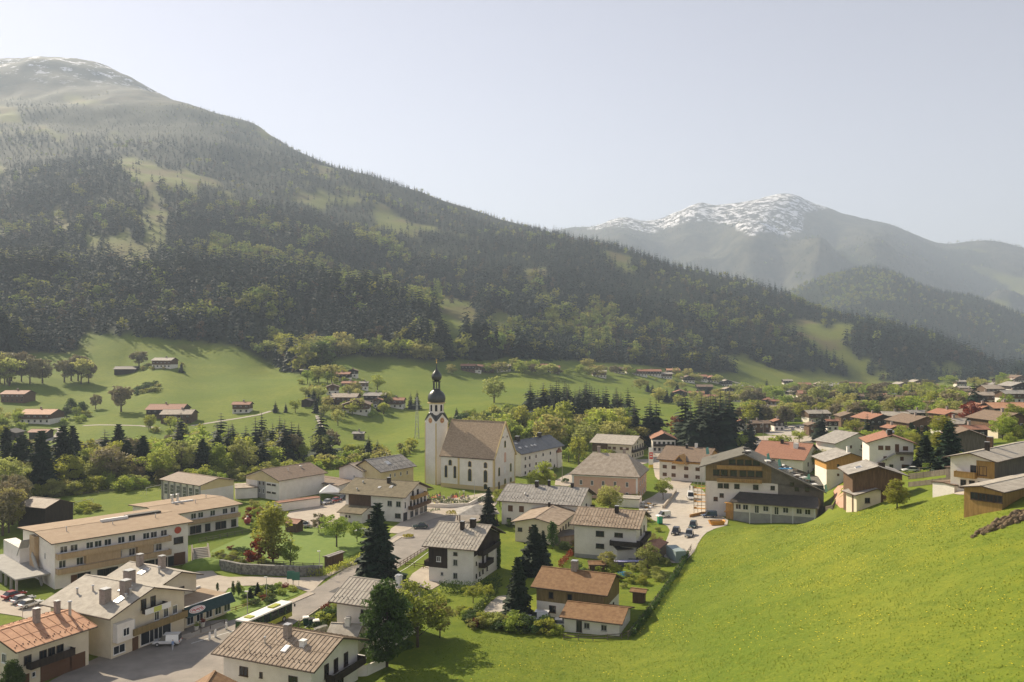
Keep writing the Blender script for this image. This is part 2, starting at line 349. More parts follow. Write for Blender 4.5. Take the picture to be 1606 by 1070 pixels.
# ---------------------------------------------------------------- trees: meshes
def quads(cs, sz, rs, flat=0.0, up=None):
    """random leaf quads at centres cs"""
    n = len(cs); a = rs.normal(size=(n,3)); a[:,2] *= (1-flat); a /= np.linalg.norm(a, axis=1)[:,None]
    b = rs.normal(size=(n,3)); b -= (b*a).sum(1)[:,None]*a; b /= np.linalg.norm(b, axis=1)[:,None]
    s = np.asarray(sz).reshape(-1,1) if np.ndim(sz) else sz
    V = np.stack([cs-a*s-b*s*.55, cs+a*s-b*s*.3, cs+a*s*.8+b*s*.55, cs-a*s*.7+b*s*.6], 1).reshape(-1,3)
    return V, np.arange(4*n).reshape(n,4)
def spruce_crown(name, seed, layers, br, seg, m, wid=.17, lean=0):
    """whorls of drooping branches, each branch a chain of narrow fans; unit height"""
    rs = np.random.RandomState(seed); V = []; Fc = []
    for i in range(layers):
        t = (i+.3*rs.rand())/layers; z = .06+.93*t; r = wid*(1-t)**.82*(.82+.36*rs.rand())+.006
        for k in range(max(4, int(br*(1-.45*t)))):
            a = rs.rand()*6.283; rr = r*(.72+.5*rs.rand()); dr = (.10+.10*rs.rand())*(1-t)+.01
            d = np.array([math.cos(a), math.sin(a), 0]); s = np.array([-d[1], d[0], 0])
            wq = rr*(.36+.2*rs.rand()); prev = None
            for j in range(seg):
                q0, q1 = j/seg, (j+1)/seg
                z0 = z-dr*q0**1.3+.02*q0; z1 = z-dr*q1**1.3+.02*q1-.004
                p0 = d*rr*q0; p1 = d*rr*q1; w0 = wq*(.35+.65*math.sin(math.pi*min(1, q0+.18))); w1 = wq*(.35+.65*math.sin(math.pi*min(1, q1+.12)))*(.15 if j == seg-1 else 1)
                tw = (rs.rand()-.5)*.5*wq
                o = len(V); V += [(*(p0-s*w0)[:2], z0-tw*.6-.25*w0), (*(p0+s*w0)[:2], z0+tw*.6-.25*w0), (*(p1+s*w1)[:2], z1+tw-.25*w1), (*(p1-s*w1)[:2], z1-tw-.25*w1)]
                Fc.append((o,o+1,o+2,o+3))
                if seg > 2:
                    c = (p0+p1)/2; o = len(V); h = .012+.02*rs.rand()
                    V += [(c[0]-d[0]*.02, c[1]-d[1]*.02, z0), (c[0]+d[0]*.03, c[1]+d[1]*.03, z1), (c[0]+s[0]*w0*.8, c[1]+s[1]*w0*.8, z0-h-.01), (c[0]-s[0]*w0*.8, c[1]-s[1]*w0*.8, z0-h-.01)]
                    Fc.append((o,o+1,o+2,o+3))
    me = npmesh(name, V, Fc, smooth=False); me.materials.append(m); return me
def clumps(seed, n, shape, rs):
    out = []
    while len(out) < n:
        p = rs.uniform(-1, 1, 3)
        if p @ p > 1 or p @ p < .12: continue
        out.append(p)
    out = np.array(out); z = .5+.5*out[:,2]
    if shape == 'round': c = np.c_[out[:,0]*.34, out[:,1]*.34, .60+out[:,2]*.34]
    elif shape == 'tall': c = np.c_[out[:,0]*.20*(1.15-.5*z), out[:,1]*.20*(1.15-.5*z), .55+out[:,2]*.41]
    elif shape == 'spread': c = np.c_[out[:,0]*.48, out[:,1]*.48, .62+out[:,2]*.27]
    elif shape == 'pine': c = np.c_[out[:,0]*.30*(1.25-.8*z), out[:,1]*.30*(1.25-.8*z), .54+out[:,2]*.42]
    else: c = np.c_[out[:,0]*.5, out[:,1]*.5, .45+out[:,2]*.42]
    return c
def leaf_crown(name, seed, shape, nc, nl, ls, m, cr=.11):
    rs = np.random.RandomState(seed); c = clumps(seed, nc, shape, rs); k = rs.uniform(.6, 1.35, nc)
    P_ = rs.normal(size=(nc, nl, 3)); P_ /= np.linalg.norm(P_, axis=2)[:,:,None]; P_ *= rs.uniform(.35, 1, (nc, nl, 1))**.6*cr*k[:,None,None]; P_[:,:,2] *= .75
    V, Fc = quads((c[:,None,:]+P_).reshape(-1,3), ls*rs.uniform(.6, 1.3, nc*nl), rs, .2)
    V[:,2] = np.maximum(V[:,2], .02)
    me = npmesh(name, V, Fc, smooth=False); me.materials.append(m); return me, c
def limbs(name, c, m, r=.02, top=.75, n=9):
    b = MB(); b.cyl((0,0,-.03), (0,0,top*.45), r, r*.72, 8); b.cyl((0,0,top*.45), (.01,.0,top), r*.72, r*.25, 6)
    for i in range(min(n, len(c))):
        q = c[i]; z0 = max(.15, min(top*.9, q[2]-.22)); b.cyl((0,0,z0), tuple(q*.9+np.array([0,0,.02])), r*.42, r*.1, 5)
    return b.mesh(name, m, True)
BARK = mat('bark', (.07,.05,.035), .9, (.14,.11,.08), 3, rnd=.15)
NEEDLE = mat('needles', (.012,.028,.013), .75, (.028,.052,.020), 1.2, rnd=.22, transl=.12)
LEAFG = mat('leaf_green', (.26,.32,.045), .6, (.38,.41,.075), .6, rnd=.2, transl=.58)
LEAFY = mat('leaf_olive', (.29,.30,.075), .6, (.41,.40,.125), .6, rnd=.2, transl=.58)
LEAFD = mat('leaf_dark', (.05,.095,.02), .6, (.09,.14,.028), .6, rnd=.15, transl=.4)
LEAFR = mat('leaf_copper', (.15,.022,.012), .6, (.28,.06,.02), .7, rnd=.1, transl=.4)
LEAFB = mat('leaf_bare', (.20,.17,.10), .7, (.27,.24,.12), .6, rnd=.15, transl=.3)
TREES = {}
def kinds():
    for i in range(4):
        TREES['spruce', i] = (spruce_crown('spruce_crown', 50+i, 30, 20, 3, NEEDLE, .19+.02*i), None)
        TREES['spruce_mid', i] = (spruce_crown('spruce_crown', 60+i, 18, 14, 2, NEEDLE, .17+.02*i), None)
    tr = MB().cyl((0,0,-.03), (0,0,.97), .014, .002, 8).mesh('trunk', BARK, True)
    for k in list(TREES): TREES[k] = (TREES[k][0], tr)
    for key, sh, m, nc, r in (('leafy','round',LEAFG,46,.02),('olive','round',LEAFY,46,.02),('bare','round',LEAFB,60,.024),('tall','tall',LEAFG,40,.014),('maple','spread',LEAFG,50,.022),
                           ('dark','pine',LEAFD,78,.018),('copper','round',LEAFR,50,.018),('bush','bush',LEAFG,18,.01),('darkbush','bush',LEAFD,18,.01),('copperbush','bush',LEAFR,16,.01),('oliveb','bush',LEAFY,18,.01),
                           ('cypress','tall',LEAFD,40,.012)):
        for i in range(3):
            nl, ls, cr = (34, .024, .085) if key == 'bare' else (95, .017, .105)
            if sh == 'bush': nl, ls, cr = 80, .04, .2
            if sh == 'pine': nl, ls = 150, .016
            cm, c = leaf_crown(key+'_crown', 100+i*7+len(key), sh, nc, nl, ls, m, cr)
            TREES[key, i] = (cm, limbs('trunk', c, BARK, r, .45 if sh == 'bush' else .78, 14))
            cm, c = leaf_crown(key+'_crown', 300+i*7+len(key), sh, int(nc*.75), 32 if key != 'bare' else 30, ls*(1.9 if key != 'bare' else 1.6), m, cr*1.25)
            TREES[key+'_mid', i] = (cm, limbs('trunk', c, BARK, r*1.2, .45 if sh == 'bush' else .78, 7))
kinds()
# ---------------------------------------------------------------- forest on the slopes
def scatter(T, u0, u1, d0, d1, k, smin, fn, seed):
    rs = np.random.RandomState(seed); out = []
    d = d0
    while d < d1:
        s = max(smin, k*d); nb = int((u1-u0)*d/s)
        if nb: 
            u = u0+(np.arange(nb)+rs.rand(nb))/nb*(u1-u0); Y = d+rs.rand(nb)*s; out.append(np.c_[u*Y, Y])
        d += s
    q = np.vstack(out); z = T.H(q[:,0], q[:,1]); V = np.c_[q, z]; px, py = pix(V)
    return V[fn(V, px, py)]
def fA(V, px, py):
    m = forestmask(px, py, V[:,1], V[:,2]); nz = fbm(V[:,0]/260, V[:,1]/260, 4, 9)
    m &= V[:,2]+nz*380 < 860+RS.rand(len(V))*90
    m &= RS.rand(len(V)) < .95
    m |= (RS.rand(len(V)) < .06) & (py < 480) & (V[:,2] < 800)
    return m
VA = scatter(TA, -.78, .72, 640, 4300, .0075, 7.2, fA, 5)
GREENP = [(330,360,620,470,.4),(110,290,160,320,.8),(380,470,460,560,.25),(640,470,700,520,.4),(760,470,960,560,.28),(480,560,560,580,.7),(1240,430,1400,520,.4),(590,535,690,575,.6),(0,370,130,420,.3),(340,395,640,440,.2)]
def kindsfor(V, seed, base=.08):
    px, py = pix(V); rs = np.random.RandomState(seed); pr = np.full(len(V), base*.6)
    for x0, y0, x1, y1, p in GREENP: pr = np.where((px > x0) & (px < x1) & (py > y0) & (py < y1), p, pr)
    n = fbm(V[:,0]/170, V[:,1]/170, 4, seed); pr = np.clip(pr*np.clip(n*9+.35, .06, 2.6), 0, .8)
    r = rs.rand(len(V)); return np.where(r < pr, 1, np.where(r < pr+.04+np.clip(n-.1, 0, 1)*.5, 2, 0))
KA = kindsfor(VA, 21)
HA = np.where(KA == 0, RS.uniform(22, 40, len(VA)), RS.uniform(14, 25, len(VA)))*np.clip(1.15-VA[:,2]/1150, .42, 1.05)*np.interp(VA[:,1], [700,1100,2000], [1.08,.85,.72])*np.clip(1+1.1*fbm(VA[:,0]/150, VA[:,1]/200, 3, 88), .55, 1.5)
# far (stuff) prototypes
protos = bpy.data.collections.new('forest_tree_kinds')
def proto(nm, me): o = bpy.data.objects.new(nm, me); protos.objects.link(o)
NF = mat('needles_far', (.014,.034,.027), .8, rnd=.3, transl=.1); LF = mat('leaf_far', (.21,.24,.055), .7, rnd=.25, transl=.45); BF = mat('bare_far', (.11,.09,.055), .8, rnd=.25, transl=.3)
for i in range(3): proto('a_%d' % i, spruce_crown('conifer', 80+i, 9, 8, 1, NF, .15+.025*i))
for i in range(2): proto('b_%d' % i, leaf_crown('leafy', 90+i, 'round', 14, 12, .065, LF, .15)[0])
for i in range(2): proto('c_%d' % i, leaf_crown('larch', 95+i, 'tall', 14, 9, .055, BF, .12)[0])
def forest(name, V, K, Hh, seed):
    rs = np.random.RandomState(seed); me = bpy.data.meshes.new(name); me.vertices.add(len(V)); me.vertices.foreach_set('co', (V-np.array([0,0,.4])).astype(np.float32).ravel())
    idx = np.where(K == 0, rs.randint(0, 3, len(V)), np.where(K == 1, 3+rs.randint(0, 2, len(V)), 5+rs.randint(0, 2, len(V))))
    a = me.attributes.new('pick', 'INT', 'POINT'); a.data.foreach_set('value', idx.astype(np.int32))
    wd = Hh*rs.uniform(.8, 1.25, len(V)); a = me.attributes.new('size', 'FLOAT_VECTOR', 'POINT'); a.data.foreach_set('vector', np.c_[wd, wd, Hh].astype(np.float32).ravel())
    a = me.attributes.new('turn', 'FLOAT_VECTOR', 'POINT'); a.data.foreach_set('vector', np.c_[rs.normal(0,.03,len(V)), rs.normal(0,.03,len(V)), rs.rand(len(V))*6.28].astype(np.float32).ravel())
    o = put(name, me); tag(o, kind='stuff')
    g = bpy.data.node_groups.new('scatter', 'GeometryNodeTree'); g.interface.new_socket('Geometry', in_out='INPUT', socket_type='NodeSocketGeometry'); g.interface.new_socket('Geometry', in_out='OUTPUT', socket_type='NodeSocketGeometry')
    N = g.nodes.new; L = g.links.new; gi = N('NodeGroupInput'); go = N('NodeGroupOutput'); ip = N('GeometryNodeInstanceOnPoints'); ci = N('GeometryNodeCollectionInfo')
    ci.inputs[0].default_value = protos; ci.inputs['Separate Children'].default_value = True; ci.inputs['Reset Children'].default_value = True
    def na(nm, t): q = N('GeometryNodeInputNamedAttribute'); q.data_type = t; q.inputs[0].default_value = nm; return q.outputs[0]
    L(gi.outputs[0], ip.inputs['Points']); L(ci.outputs[0], ip.inputs['Instance']); ip.inputs['Pick Instance'].default_value = True
    L(na('pick', 'INT'), ip.inputs['Instance Index']); L(na('size', 'FLOAT_VECTOR'), ip.inputs['Scale'])
    er = N('FunctionNodeEulerToRotation'); L(na('turn', 'FLOAT_VECTOR'), er.inputs[0]); L(er.outputs[0], ip.inputs['Rotation']); L(ip.outputs[0], go.inputs[0])
    md = o.modifiers.new('scatter', 'NODES'); md.node_group = g
    return o

# ---------------------------------------------------------------- grass tufts and dandelions on the near meadow
def instance_stuff(name, pts, protos_, sizes, seed):
    c = bpy.data.collections.new(name+'_kinds')
    for i, m_ in enumerate(protos_): c.objects.link(bpy.data.objects.new('k%d' % i, m_))
    rs = np.random.RandomState(seed); n = len(pts); me = bpy.data.meshes.new(name); me.vertices.add(n); me.vertices.foreach_set('co', pts.astype(np.float32).ravel())
    a = me.attributes.new('pick', 'INT', 'POINT'); a.data.foreach_set('value', rs.randint(0, len(protos_), n).astype(np.int32))
    a = me.attributes.new('size', 'FLOAT_VECTOR', 'POINT'); a.data.foreach_set('vector', np.repeat(sizes[:,None], 3, 1).astype(np.float32).ravel())
    a = me.attributes.new('turn', 'FLOAT_VECTOR', 'POINT'); a.data.foreach_set('vector', np.c_[np.zeros(n), np.zeros(n), rs.rand(n)*6.28].astype(np.float32).ravel())
    o = put(name, me); tag(o, kind='stuff'); md = o.modifiers.new('scatter', 'NODES'); g = GN.copy(); md.node_group = g
    for q in g.nodes:
        if q.type == 'COLLECTION_INFO': q.inputs[0].default_value = c
    return o
GRASSM = mat('grass_blade', (.15,.21,.02), .7, (.25,.29,.03), .12, rnd=.08, transl=.65, lo=.4, hi=.6); DANM = mat('dandelion', (.78,.60,.02), .7)
def tuft(seed):
    rs = np.random.RandomState(seed); V = []; Fc = []
    for i in range(16):
        a = rs.rand()*6.28; r = rs.rand()*.35; b = np.array([math.cos(a)*r, math.sin(a)*r, 0]); d = rs.normal(size=3)*.35; d[2] = .8+rs.rand()*.5; s = np.array([math.sin(a*3), math.cos(a*3), 0])*.07
        V += [tuple(b-s), tuple(b+s), tuple(b+d*.6+s*.8), tuple(b+d)]; Fc.append((4*i, 4*i+1, 4*i+2, 4*i+3))
    me = npmesh('tuft', V, Fc, False); me.materials.append(GRASSM); return me
# ---------------------------------------------------------------- building materials
def PM(n, *a, **k): return mat(n, *a, **k)
WALL = dict(white=PM('plaster_white', (.70,.65,.58), .85, (.79,.74,.67), .5, .01, detail=6), cream=PM('plaster_cream', (.62,.54,.40), .85, (.70,.62,.47), .5, detail=6), pink=PM('plaster_pink', (.60,.37,.27), .85, (.66,.43,.32), .5, detail=6),
  yellow=PM('plaster_yellow', (.62,.50,.26), .85, (.68,.56,.32), .5), grey=PM('concrete', (.30,.29,.27), .9, (.38,.37,.34), .7, detail=6),
  dark=PM('wood_dark', (.022,.016,.012), .8, (.045,.032,.022), 3, .01, (1,1,.15)), brown=PM('wood_brown', (.085,.05,.028), .8, (.15,.09,.05), 3, .01, (1,1,.15)),
  ochre=PM('wood_ochre', (.25,.15,.045), .75, (.38,.23,.075), 3, .01, (1,1,.15)), orange=PM('wood_orange', (.42,.22,.06), .75, (.55,.30,.09), 3, .01, (1,1,.15)), olive=PM('wood_olive', (.17,.125,.05), .8, (.25,.18,.08), 3, .01, (1,1,.15)),
  tan=PM('wood_tan', (.36,.25,.145), .8, (.46,.33,.20), 3, .01, (1,1,.15)), weath=PM('wood_weathered', (.10,.085,.065), .85, (.17,.14,.11), 3, .01, (1,1,.15)))
ROOF = dict(beige=PM('roof_beige', (.27,.22,.165), .75, (.42,.355,.28), .8, .01, detail=6), grey=PM('roof_grey', (.22,.205,.18), .75, (.38,.355,.315), .8, detail=6), brown=PM('roof_brown', (.15,.105,.07), .7, (.23,.165,.11), 1.2, .02, detail=6),
  rust=PM('roof_rust', (.17,.085,.035), .75, (.26,.155,.07), 1.5, .02, detail=6), orange=PM('roof_orange', (.40,.20,.11), .75, (.52,.29,.165), .7, detail=6), tile=PM('roof_tile', (.25,.115,.07), .75, (.36,.18,.11), 1.6, .02, detail=6), slate=PM('roof_slate', (.055,.06,.065), .45, (.11,.115,.12), 1.2, .01, detail=6),
  shingle=PM('roof_shingle', (.26,.19,.12), .8, (.44,.33,.22), 1.4, .03, (1,1,2), detail=8), moss=PM('roof_moss', (.12,.10,.055), .85, (.20,.165,.10), .9, .03, detail=8), gravel=PM('roof_gravel', (.30,.215,.14), .9, (.36,.27,.18), .5, .01, detail=7), pale=PM('roof_pale', (.31,.275,.225), .8, (.44,.40,.33), .8, detail=6), dark=PM('roof_dark', (.04,.036,.03), .6, (.07,.06,.05), 1), bronze=PM('roof_bronze',(.23,.17,.115),.75,(.37,.29,.21),.8))
FASC = PM('fascia_brown', (.07,.045,.03), .7); TRIM = PM('trim_white', (.75,.73,.69), .6); GLASS = PM('window_glass', (.02,.025,.03), .08, spec=.6); METAL = PM('sheet_metal', (.5,.5,.49), .35, metal=.6)
COPPER = PM('onion_metal', (.035,.042,.04), .35, (.06,.065,.06), 1.5, metal=.4, spec=.6); YEL = PM('trim_ochre', (.58,.45,.22), .8); BRICK = PM('brick_chimney', (.25,.20,.17), .9, (.35,.29,.25), 4)
STONE = PM('rubble_stone', (.12,.115,.10), .9, (.26,.25,.22), 1.6, .08, detail=7, lo=.42, hi=.58); GOLD = PM('gilding', (.75,.5,.15), .3, metal=1)
BLACK = PM('rubber_black', (.012,.012,.012), .7); SHUT = PM('shutter_brown', (.12,.06,.03), .7)
_wm = {}
def window_mesh(w, h, style):
    k = (round(w,2), round(h,2), style)
    if k in _wm: return _wm[k]
    f = {'w': TRIM, 'b': FASC, 's': FASC, 'y': YEL, 'g': WALL['grey'], 'd': SHUT, 'k': SHUT}[style]; a = MB(); t = .09
    if style in 'dk':
        a.bb(-w/2, w/2, -.10, 0, 0, h)
        if style == 'k':
            for i in range(1, int(h/.5)): a.bb(-w/2+.04, w/2-.04, -.12, -.10, i*.5-.03, i*.5)
        me = (a.mesh('door', f), None)
    else:
        for x0, x1, z0, z1 in ((-w/2, w/2, 0, t), (-w/2, w/2, h-t, h), (-w/2, -w/2+t, t, h-t), (w/2-t, w/2, t, h-t)): a.bb(x0, x1, -.10, 0, z0, z1)
        if w > .9: a.bb(-.035, .035, -.085, 0, t, h-t)
        a.bb(-w/2-.07, w/2+.07, -.19, 0, -.07, 0)
        if style == 's':
            for s in (-1, 1): a.box((s*(w/2+.26), -.05, h/2), (.42, .05, h))
        p = MB().bb(-w/2+t*.6, w/2-t*.6, -.045, -.005, t*.6, h-t*.6)
        me = (a.mesh('window', f), p.mesh('pane', GLASS))
    _wm[k] = me; return me
def side_pos(hs, side, t, off=0):
    L, W = hs['L']/2, hs['W']/2
    return {'ym': ((-L+2*L*t, -W-off), 0), 'xp': ((L+off, -W+2*W*t), R(90)), 'yp': ((L-2*L*t, W+off), R(180)), 'xm': ((-L-off, W-2*W*t), R(-90))}[side]
def win(hs, side, t, z, w=1.1, h=1.3, style='w'):
    off = .045 if hs['up'] is not None and z+h*.5 > hs['up'] and hs['upw'] else .002
    (x, y), rz = side_pos(hs, side, t, off); fm, pm = window_mesh(w, h, style)
    o = put('door' if style in 'dk' else 'window', fm, hs['o'], (x, y, z), rz)
    if pm: put('pane', pm, o)
    return o
def wins(hs, spec):
    for side, z, ts, w, h, st in spec:
        for t in (ts if isinstance(ts, (list, tuple)) else [(i+.5)/ts for i in range(ts)]): win(hs, side, t, z, w, h, st)
def balcony(hs, side, t0, t1, z, d=1.3, m=None, rh=.95, nm='balcony', posts=0):
    m = m or WALL['brown']; Ls = (hs['L'] if side in ('ym','yp') else hs['W']); w = abs(t1-t0)*Ls; (x, y), rz = side_pos(hs, side, (t0+t1)/2, .05)
    b = MB().bb(-w/2, w/2, -d, 0, -.16, 0); b.bb(-w/2, w/2, -d-.05, -d, -.1, rh)
    for s in (-1, 1): b.bb(s*w/2-.03, s*w/2+.03, -d+.002, 0, .002, rh-.003)
    b.bb(-w/2-.03, w/2+.03, -d-.08, -d+.04, rh, rh+.07)
    for i in range(posts): b.bb(-w/2+.1+i*(w-.2)/max(1,posts-1)-.07, -w/2+.1+i*(w-.2)/max(1,posts-1)+.07, -d+.05, -d+.19, -posts and .0, 2.3)
    o = b.build(nm, m, hs['o']); o.location = (x, y, z); o.rotation_euler = (0, 0, rz); return o
def chimney(hs, s, q, ht=1.3, sz=.8, m=None, cap=True):
    """on the roof: s along the ridge 0..1, q across -1..1"""
    Lt, Wt = hs['Lt'], hs['Wt']; x = (s-.5)*Lt; y = q*Wt/2; z = hs['h']+(1-abs(q))*Wt/2*hs['tan']
    b = MB().bb(-sz/2, sz/2, -sz/2, sz/2, -.5, ht); b.bb(-sz/2-.08, sz/2+.08, -sz/2-.08, sz/2+.08, ht, ht+.1)
    if cap: b.bb(-sz/2+.08, sz/2-.08, -sz/2+.08, sz/2-.08, ht+.1, ht+.22); b.bb(-sz/2-.04, sz/2+.04, -sz/2-.04, sz/2+.04, ht+.22, ht+.28, 1)
    o = b.build('chimney', [m or BRICK, METAL], hs['roof']); o.location = (x, y, z); return o
def skylight(hs, s, q, w=.9, l=1.3, m=None):
    z = hs['h']+(1-abs(q))*hs['Wt']/2*hs['tan']; b = MB().box((0,0,.06), (w, l, .14)); b.box((0,0,.14), (w-.2, l-.2, .04), 0, 1)
    o = b.build('skylight', [TRIM, m or METAL], hs['roof']); o.location = ((s-.5)*hs['Lt'], q*hs['Wt']/2, z); o.rotation_euler = (math.atan(hs['tan'])*(1 if q < 0 else -1), 0, 0); return o
def pipe(hs, s, q, ht=.8, r=.09):
    z = hs['h']+(1-abs(q))*hs['Wt']/2*hs['tan']; b = MB().cyl((0,0,-.1), (0,0,ht), r, r, 8); b.cyl((0,0,ht), (0,0,ht+.12), r*1.7, r*1.2, 8)
    o = b.build('vent_pipe', METAL, hs['roof']); o.location = ((s-.5)*hs['Lt'], q*hs['Wt']/2, z); return o
def roof_mesh(Lt, Wt, h, tan, th, seam, hip=0, flare=0):
    b = MB(); x0, x1 = -Lt/2, Lt/2; W = Wt/2; zr = h+W*tan
    if hip:
        e = [(x0,-W,h), (x1,-W,h), (x1,W,h), (x0,W,h), (x0+hip,0,zr), (x1-hip,0,zr)]
        b.add(e, [(0,1,5,4), (2,3,4,5), (1,2,5), (3,0,4)], 0); b.bb(x0+.01, x1-.01, -W+.01, W-.01, h-th, h-.004, 1); return b
    for s in (-1, 1):
        b.add([(x0,s*W,h), (x1,s*W,h), (x1,0,zr), (x0,0,zr)], [(0,1,2,3) if s < 0 else (3,2,1,0)], 0)
        b.add([(x0,s*W,h-th), (x1,s*W,h-th), (x1,0,zr-th), (x0,0,zr-th)], [(3,2,1,0) if s < 0 else (0,1,2,3)], 1)
        b.add([(x0,s*W,h-th), (x1,s*W,h-th), (x1,s*W,h), (x0,s*W,h)], [(0,1,2,3)], 1)
        for x in (x0, x1): b.add([(x,s*W,h-th), (x,s*W,h), (x,0,zr), (x,0,zr-th)], [(0,1,2,3)], 1)
        if seam:
            n = int(Lt/seam); a = math.atan(tan)*(-s); ln = math.hypot(W, W*tan)-.04
            for i in range(n+1): b.box((x0+.05+(Lt-.1)*i/n, s*W/2, h+W*tan/2+.035), (.07, ln, .07), 0, 2, rx=a)
            for q_ in (.16, .22):
                for i in range(int(Lt/.95)): b.box((x0+.5+i*.95+(q_ > .2)*.45, s*W*(1-q_), h+W*q_*tan+.07), (.16, .06, .12), 0, 1)
            b.box((0, s*W*.48, h+W*.52*tan+.03), (Lt-.06, .09, .035), 0, 2, rx=a)
        g_ = s*(W+.07); b.bb(x0+.02, x1-.02, min(g_-.07,g_+.07), max(g_-.07,g_+.07), h-.16, h-.03, 1)
    b.bb(x0, x1, -.16, .16, zr-.03, zr+.05, 2)
    return b
def house(nm, lab, A, B, h, R_=None, W=None, L=None, far=None, apex=None, pitch=20, kind='slope', wall='white', upper=None, up=None, roof='beige', oe=.9, og=.9, seam=.9, hip=0, ws=(), cat='house', group=None, low=None, th=.22, base=None, xyz=None):
    ze = h; tan = math.tan(R(pitch))
    for _ in range(5):
        mid = onz((A[0]+B[0])/2, (A[1]+B[1])/2, ze); g = gz(mid.x, mid.y+4); ze = g+h
    if xyz is not None: ze = xyz+h
    a, b = onz(*A, ze), onz(*B, ze); ex = (b-a); ex.z = 0; D = ex.length; ex.normalize(); ey = Vector((-ex.y, ex.x, 0))
    if kind == 'slope':
        Lt = D
        if W is None:
            lo, hi = 1., 80.
            for _ in range(40):
                m_ = (lo+hi)/2; zr = ze+m_/2*tan; q = []
                for p in (a, b):
                    v = p+ey*m_/2; q.append((CX+F*v.x/v.y, HY+(CZ-zr)*F/v.y))
                y = q[0][1]+(q[1][1]-q[0][1])*(R_[0]-q[0][0])/(q[1][0]-q[0][0])
                if y > R_[1]: lo = m_
                else: hi = m_
            W = lo
        Wt = W; c = (a+b)/2+ey*Wt/2; rz = math.atan2(ex.y, ex.x)
    else:
        Wt = D; m_ = (a+b)/2
        if apex: tan = max(.05, ((CZ-(apex-HY)*m_.y/F)-ze)/(Wt/2))
        if far:
            p = {'A': a, 'B': b, 'M': m_}[far[0]]; u = (far[1]-CX)/F; L = (u*p.y-p.x)/(ey.x-u*ey.y)
        Lt = L; c = m_+ey*Lt/2; rz = math.atan2(ey.y, ey.x)
    c.z = ze-h; low = -2.5 if c.z < 3 else -7 if low is None else low; low = -2.5 if low is None else low; o = thing(nm, lab, cat, c, rz, group)
    hs = dict(o=o, L=Lt-2*og, W=Wt-2*oe, Lt=Lt, Wt=Wt, h=h, tan=tan, up=up, upw=upper, c=c, rz=rz)
    L2, W2 = hs['L']/2, hs['W']/2; zt = h+oe*tan-th; zp = h+Wt/2*tan-th-.02
    def prof(w, z0):
        t = (w/2)*0; return [(-w, z0), (w, z0), (w, zt-(w-W2)*tan), (0, zp), (-w, zt-(w-W2)*tan)]
    if hip:
        MB().bb(-L2, L2, -W2, W2, low, h-th-.003).build('wall', WALL[wall], o)
    elif upper and up is not None:
        MB().bb(-L2, L2, -W2, W2, low, up).build('wall', WALL[wall], o)
        MB().prism(prof(W2+.04, up), 'x', -L2-.04, L2+.04).build('upper_wall', WALL[upper], o)
    else: MB().prism(prof(W2, low), 'x', -L2, L2).build('wall', WALL[wall], o)
    if base: MB().bb(-L2-.05, L2+.05, -W2-.05, W2+.05, low-.1, base).build('plinth', WALL['grey'], o)
    rb = roof_mesh(Lt, Wt, h, tan, th, seam, hip); hs['roof'] = rb.build('roof', [ROOF[roof], FASC, ROOF[roof]], o)
    wins(hs, ws)
    print('HOUSE %s d=%.0f L=%.1f W=%.1f g=%.1f pitch=%.0f' % (lab[:40], c.y, Lt, Wt, c.z, math.degrees(math.atan(tan))))
    return hs
# ---------------------------------------------------------------- foreground village
h = house('guest_house', 'low cream house with an orange ribbed metal roof and three brown garage doors', (25,1023.5), (153,982), 6.0, (45,974.5), pitch=14, wall='cream', roof='orange', seam=1.4,
   ws=[('ym',3.4,[.12,.33,.45,.57],1.1,1.3,'b'), ('ym',.0,[.41,.62,.83],2.5,2.4,'k'), ('ym',0,[.1],.9,2,'d'), ('ym',1.2,[.2],.6,.8,'w'), ('xm',3.4,[.25,.7],1.1,1.4,'w')])
balcony(h, 'ym', .10, .72, 2.95, 1.2, WALL['dark']); chimney(h, .52, -.12, 1.9, .8); chimney(h, .82, .0, 1.7, .7); pipe(h, .9, -.25, 2.2, .22); pipe(h, .42, .1, 2.6, .04); pipe(h, .6, .2, 2.6, .04); pipe(h,.56,-.1,1,.1)
h = house('hotel', 'large cream hotel with a broad pale sheet roof, yellow banner on its balcony', (171.7,971.2), (305,926.5), 7.0, kind='gable', apex=921, far=('A', 61.5), wall='cream', roof='pale', seam=0, og=1.2, oe=1.2,
   ws=[('xm',3.7,[.16,.27,.60,.73,.86],1.0,1.5,'w'), ('xm',6.3,[.42,.55],1.0,1.7,'b'), ('xm',.3,[.50,.68],3.6,2.3,'w'), ('xm',0,[.31],1.1,2.2,'d'), ('xm',.5,[.10],2.2,1.4,'w'), ('ym',.9,[.2,.6],1.2,1.2,'w')])
balcony(h, 'xm', .22, .97, 3.05, 1.3, WALL['olive']); balcony(h, 'xm', .40, .68, 5.75, 1.2, WALL['dark'])
(x, y), rz = side_pos(h, 'xm', .54, 1.45); bn = MB().bb(-2.6, 2.6, -.03, 0, 0, .95); bn.bb(-.9, .7, -.036, -.03, .05, .9, 1); o = bn.build('banner', [TRIM, PM('banner_lime', (.5,.52,.12), .8)], h['o'], ); o.location = (x, y, 5.7); o.rotation_euler = (0,0,rz); HOTEL = h
by = MB().bb(-1.6, 1.6, -1.1, 0, 2.6, 5.6).build('bay', WALL['white'], h['o']); by.location = (-h['L']/2-.003, h['W']/2-1.9, 0); by.rotation_euler = (0,0,R(-90)); put('pane', window_mesh(1.2,1.3,'w')[1], by, (0,-1.13,3.4)); put('window_frame', window_mesh(1.2,1.3,'w')[0], by, (0,-1.101,3.4))
for s, q, hh, z in ((.22,.30,2.0,1.3),(.36,-.02,1.9,1.4),(.30,.62,2.0,1.3)): chimney(h, s, q, hh, z)
for s, q in ((.30,.18),(.18,.48)): skylight(h, s, q, 1.4, 2)
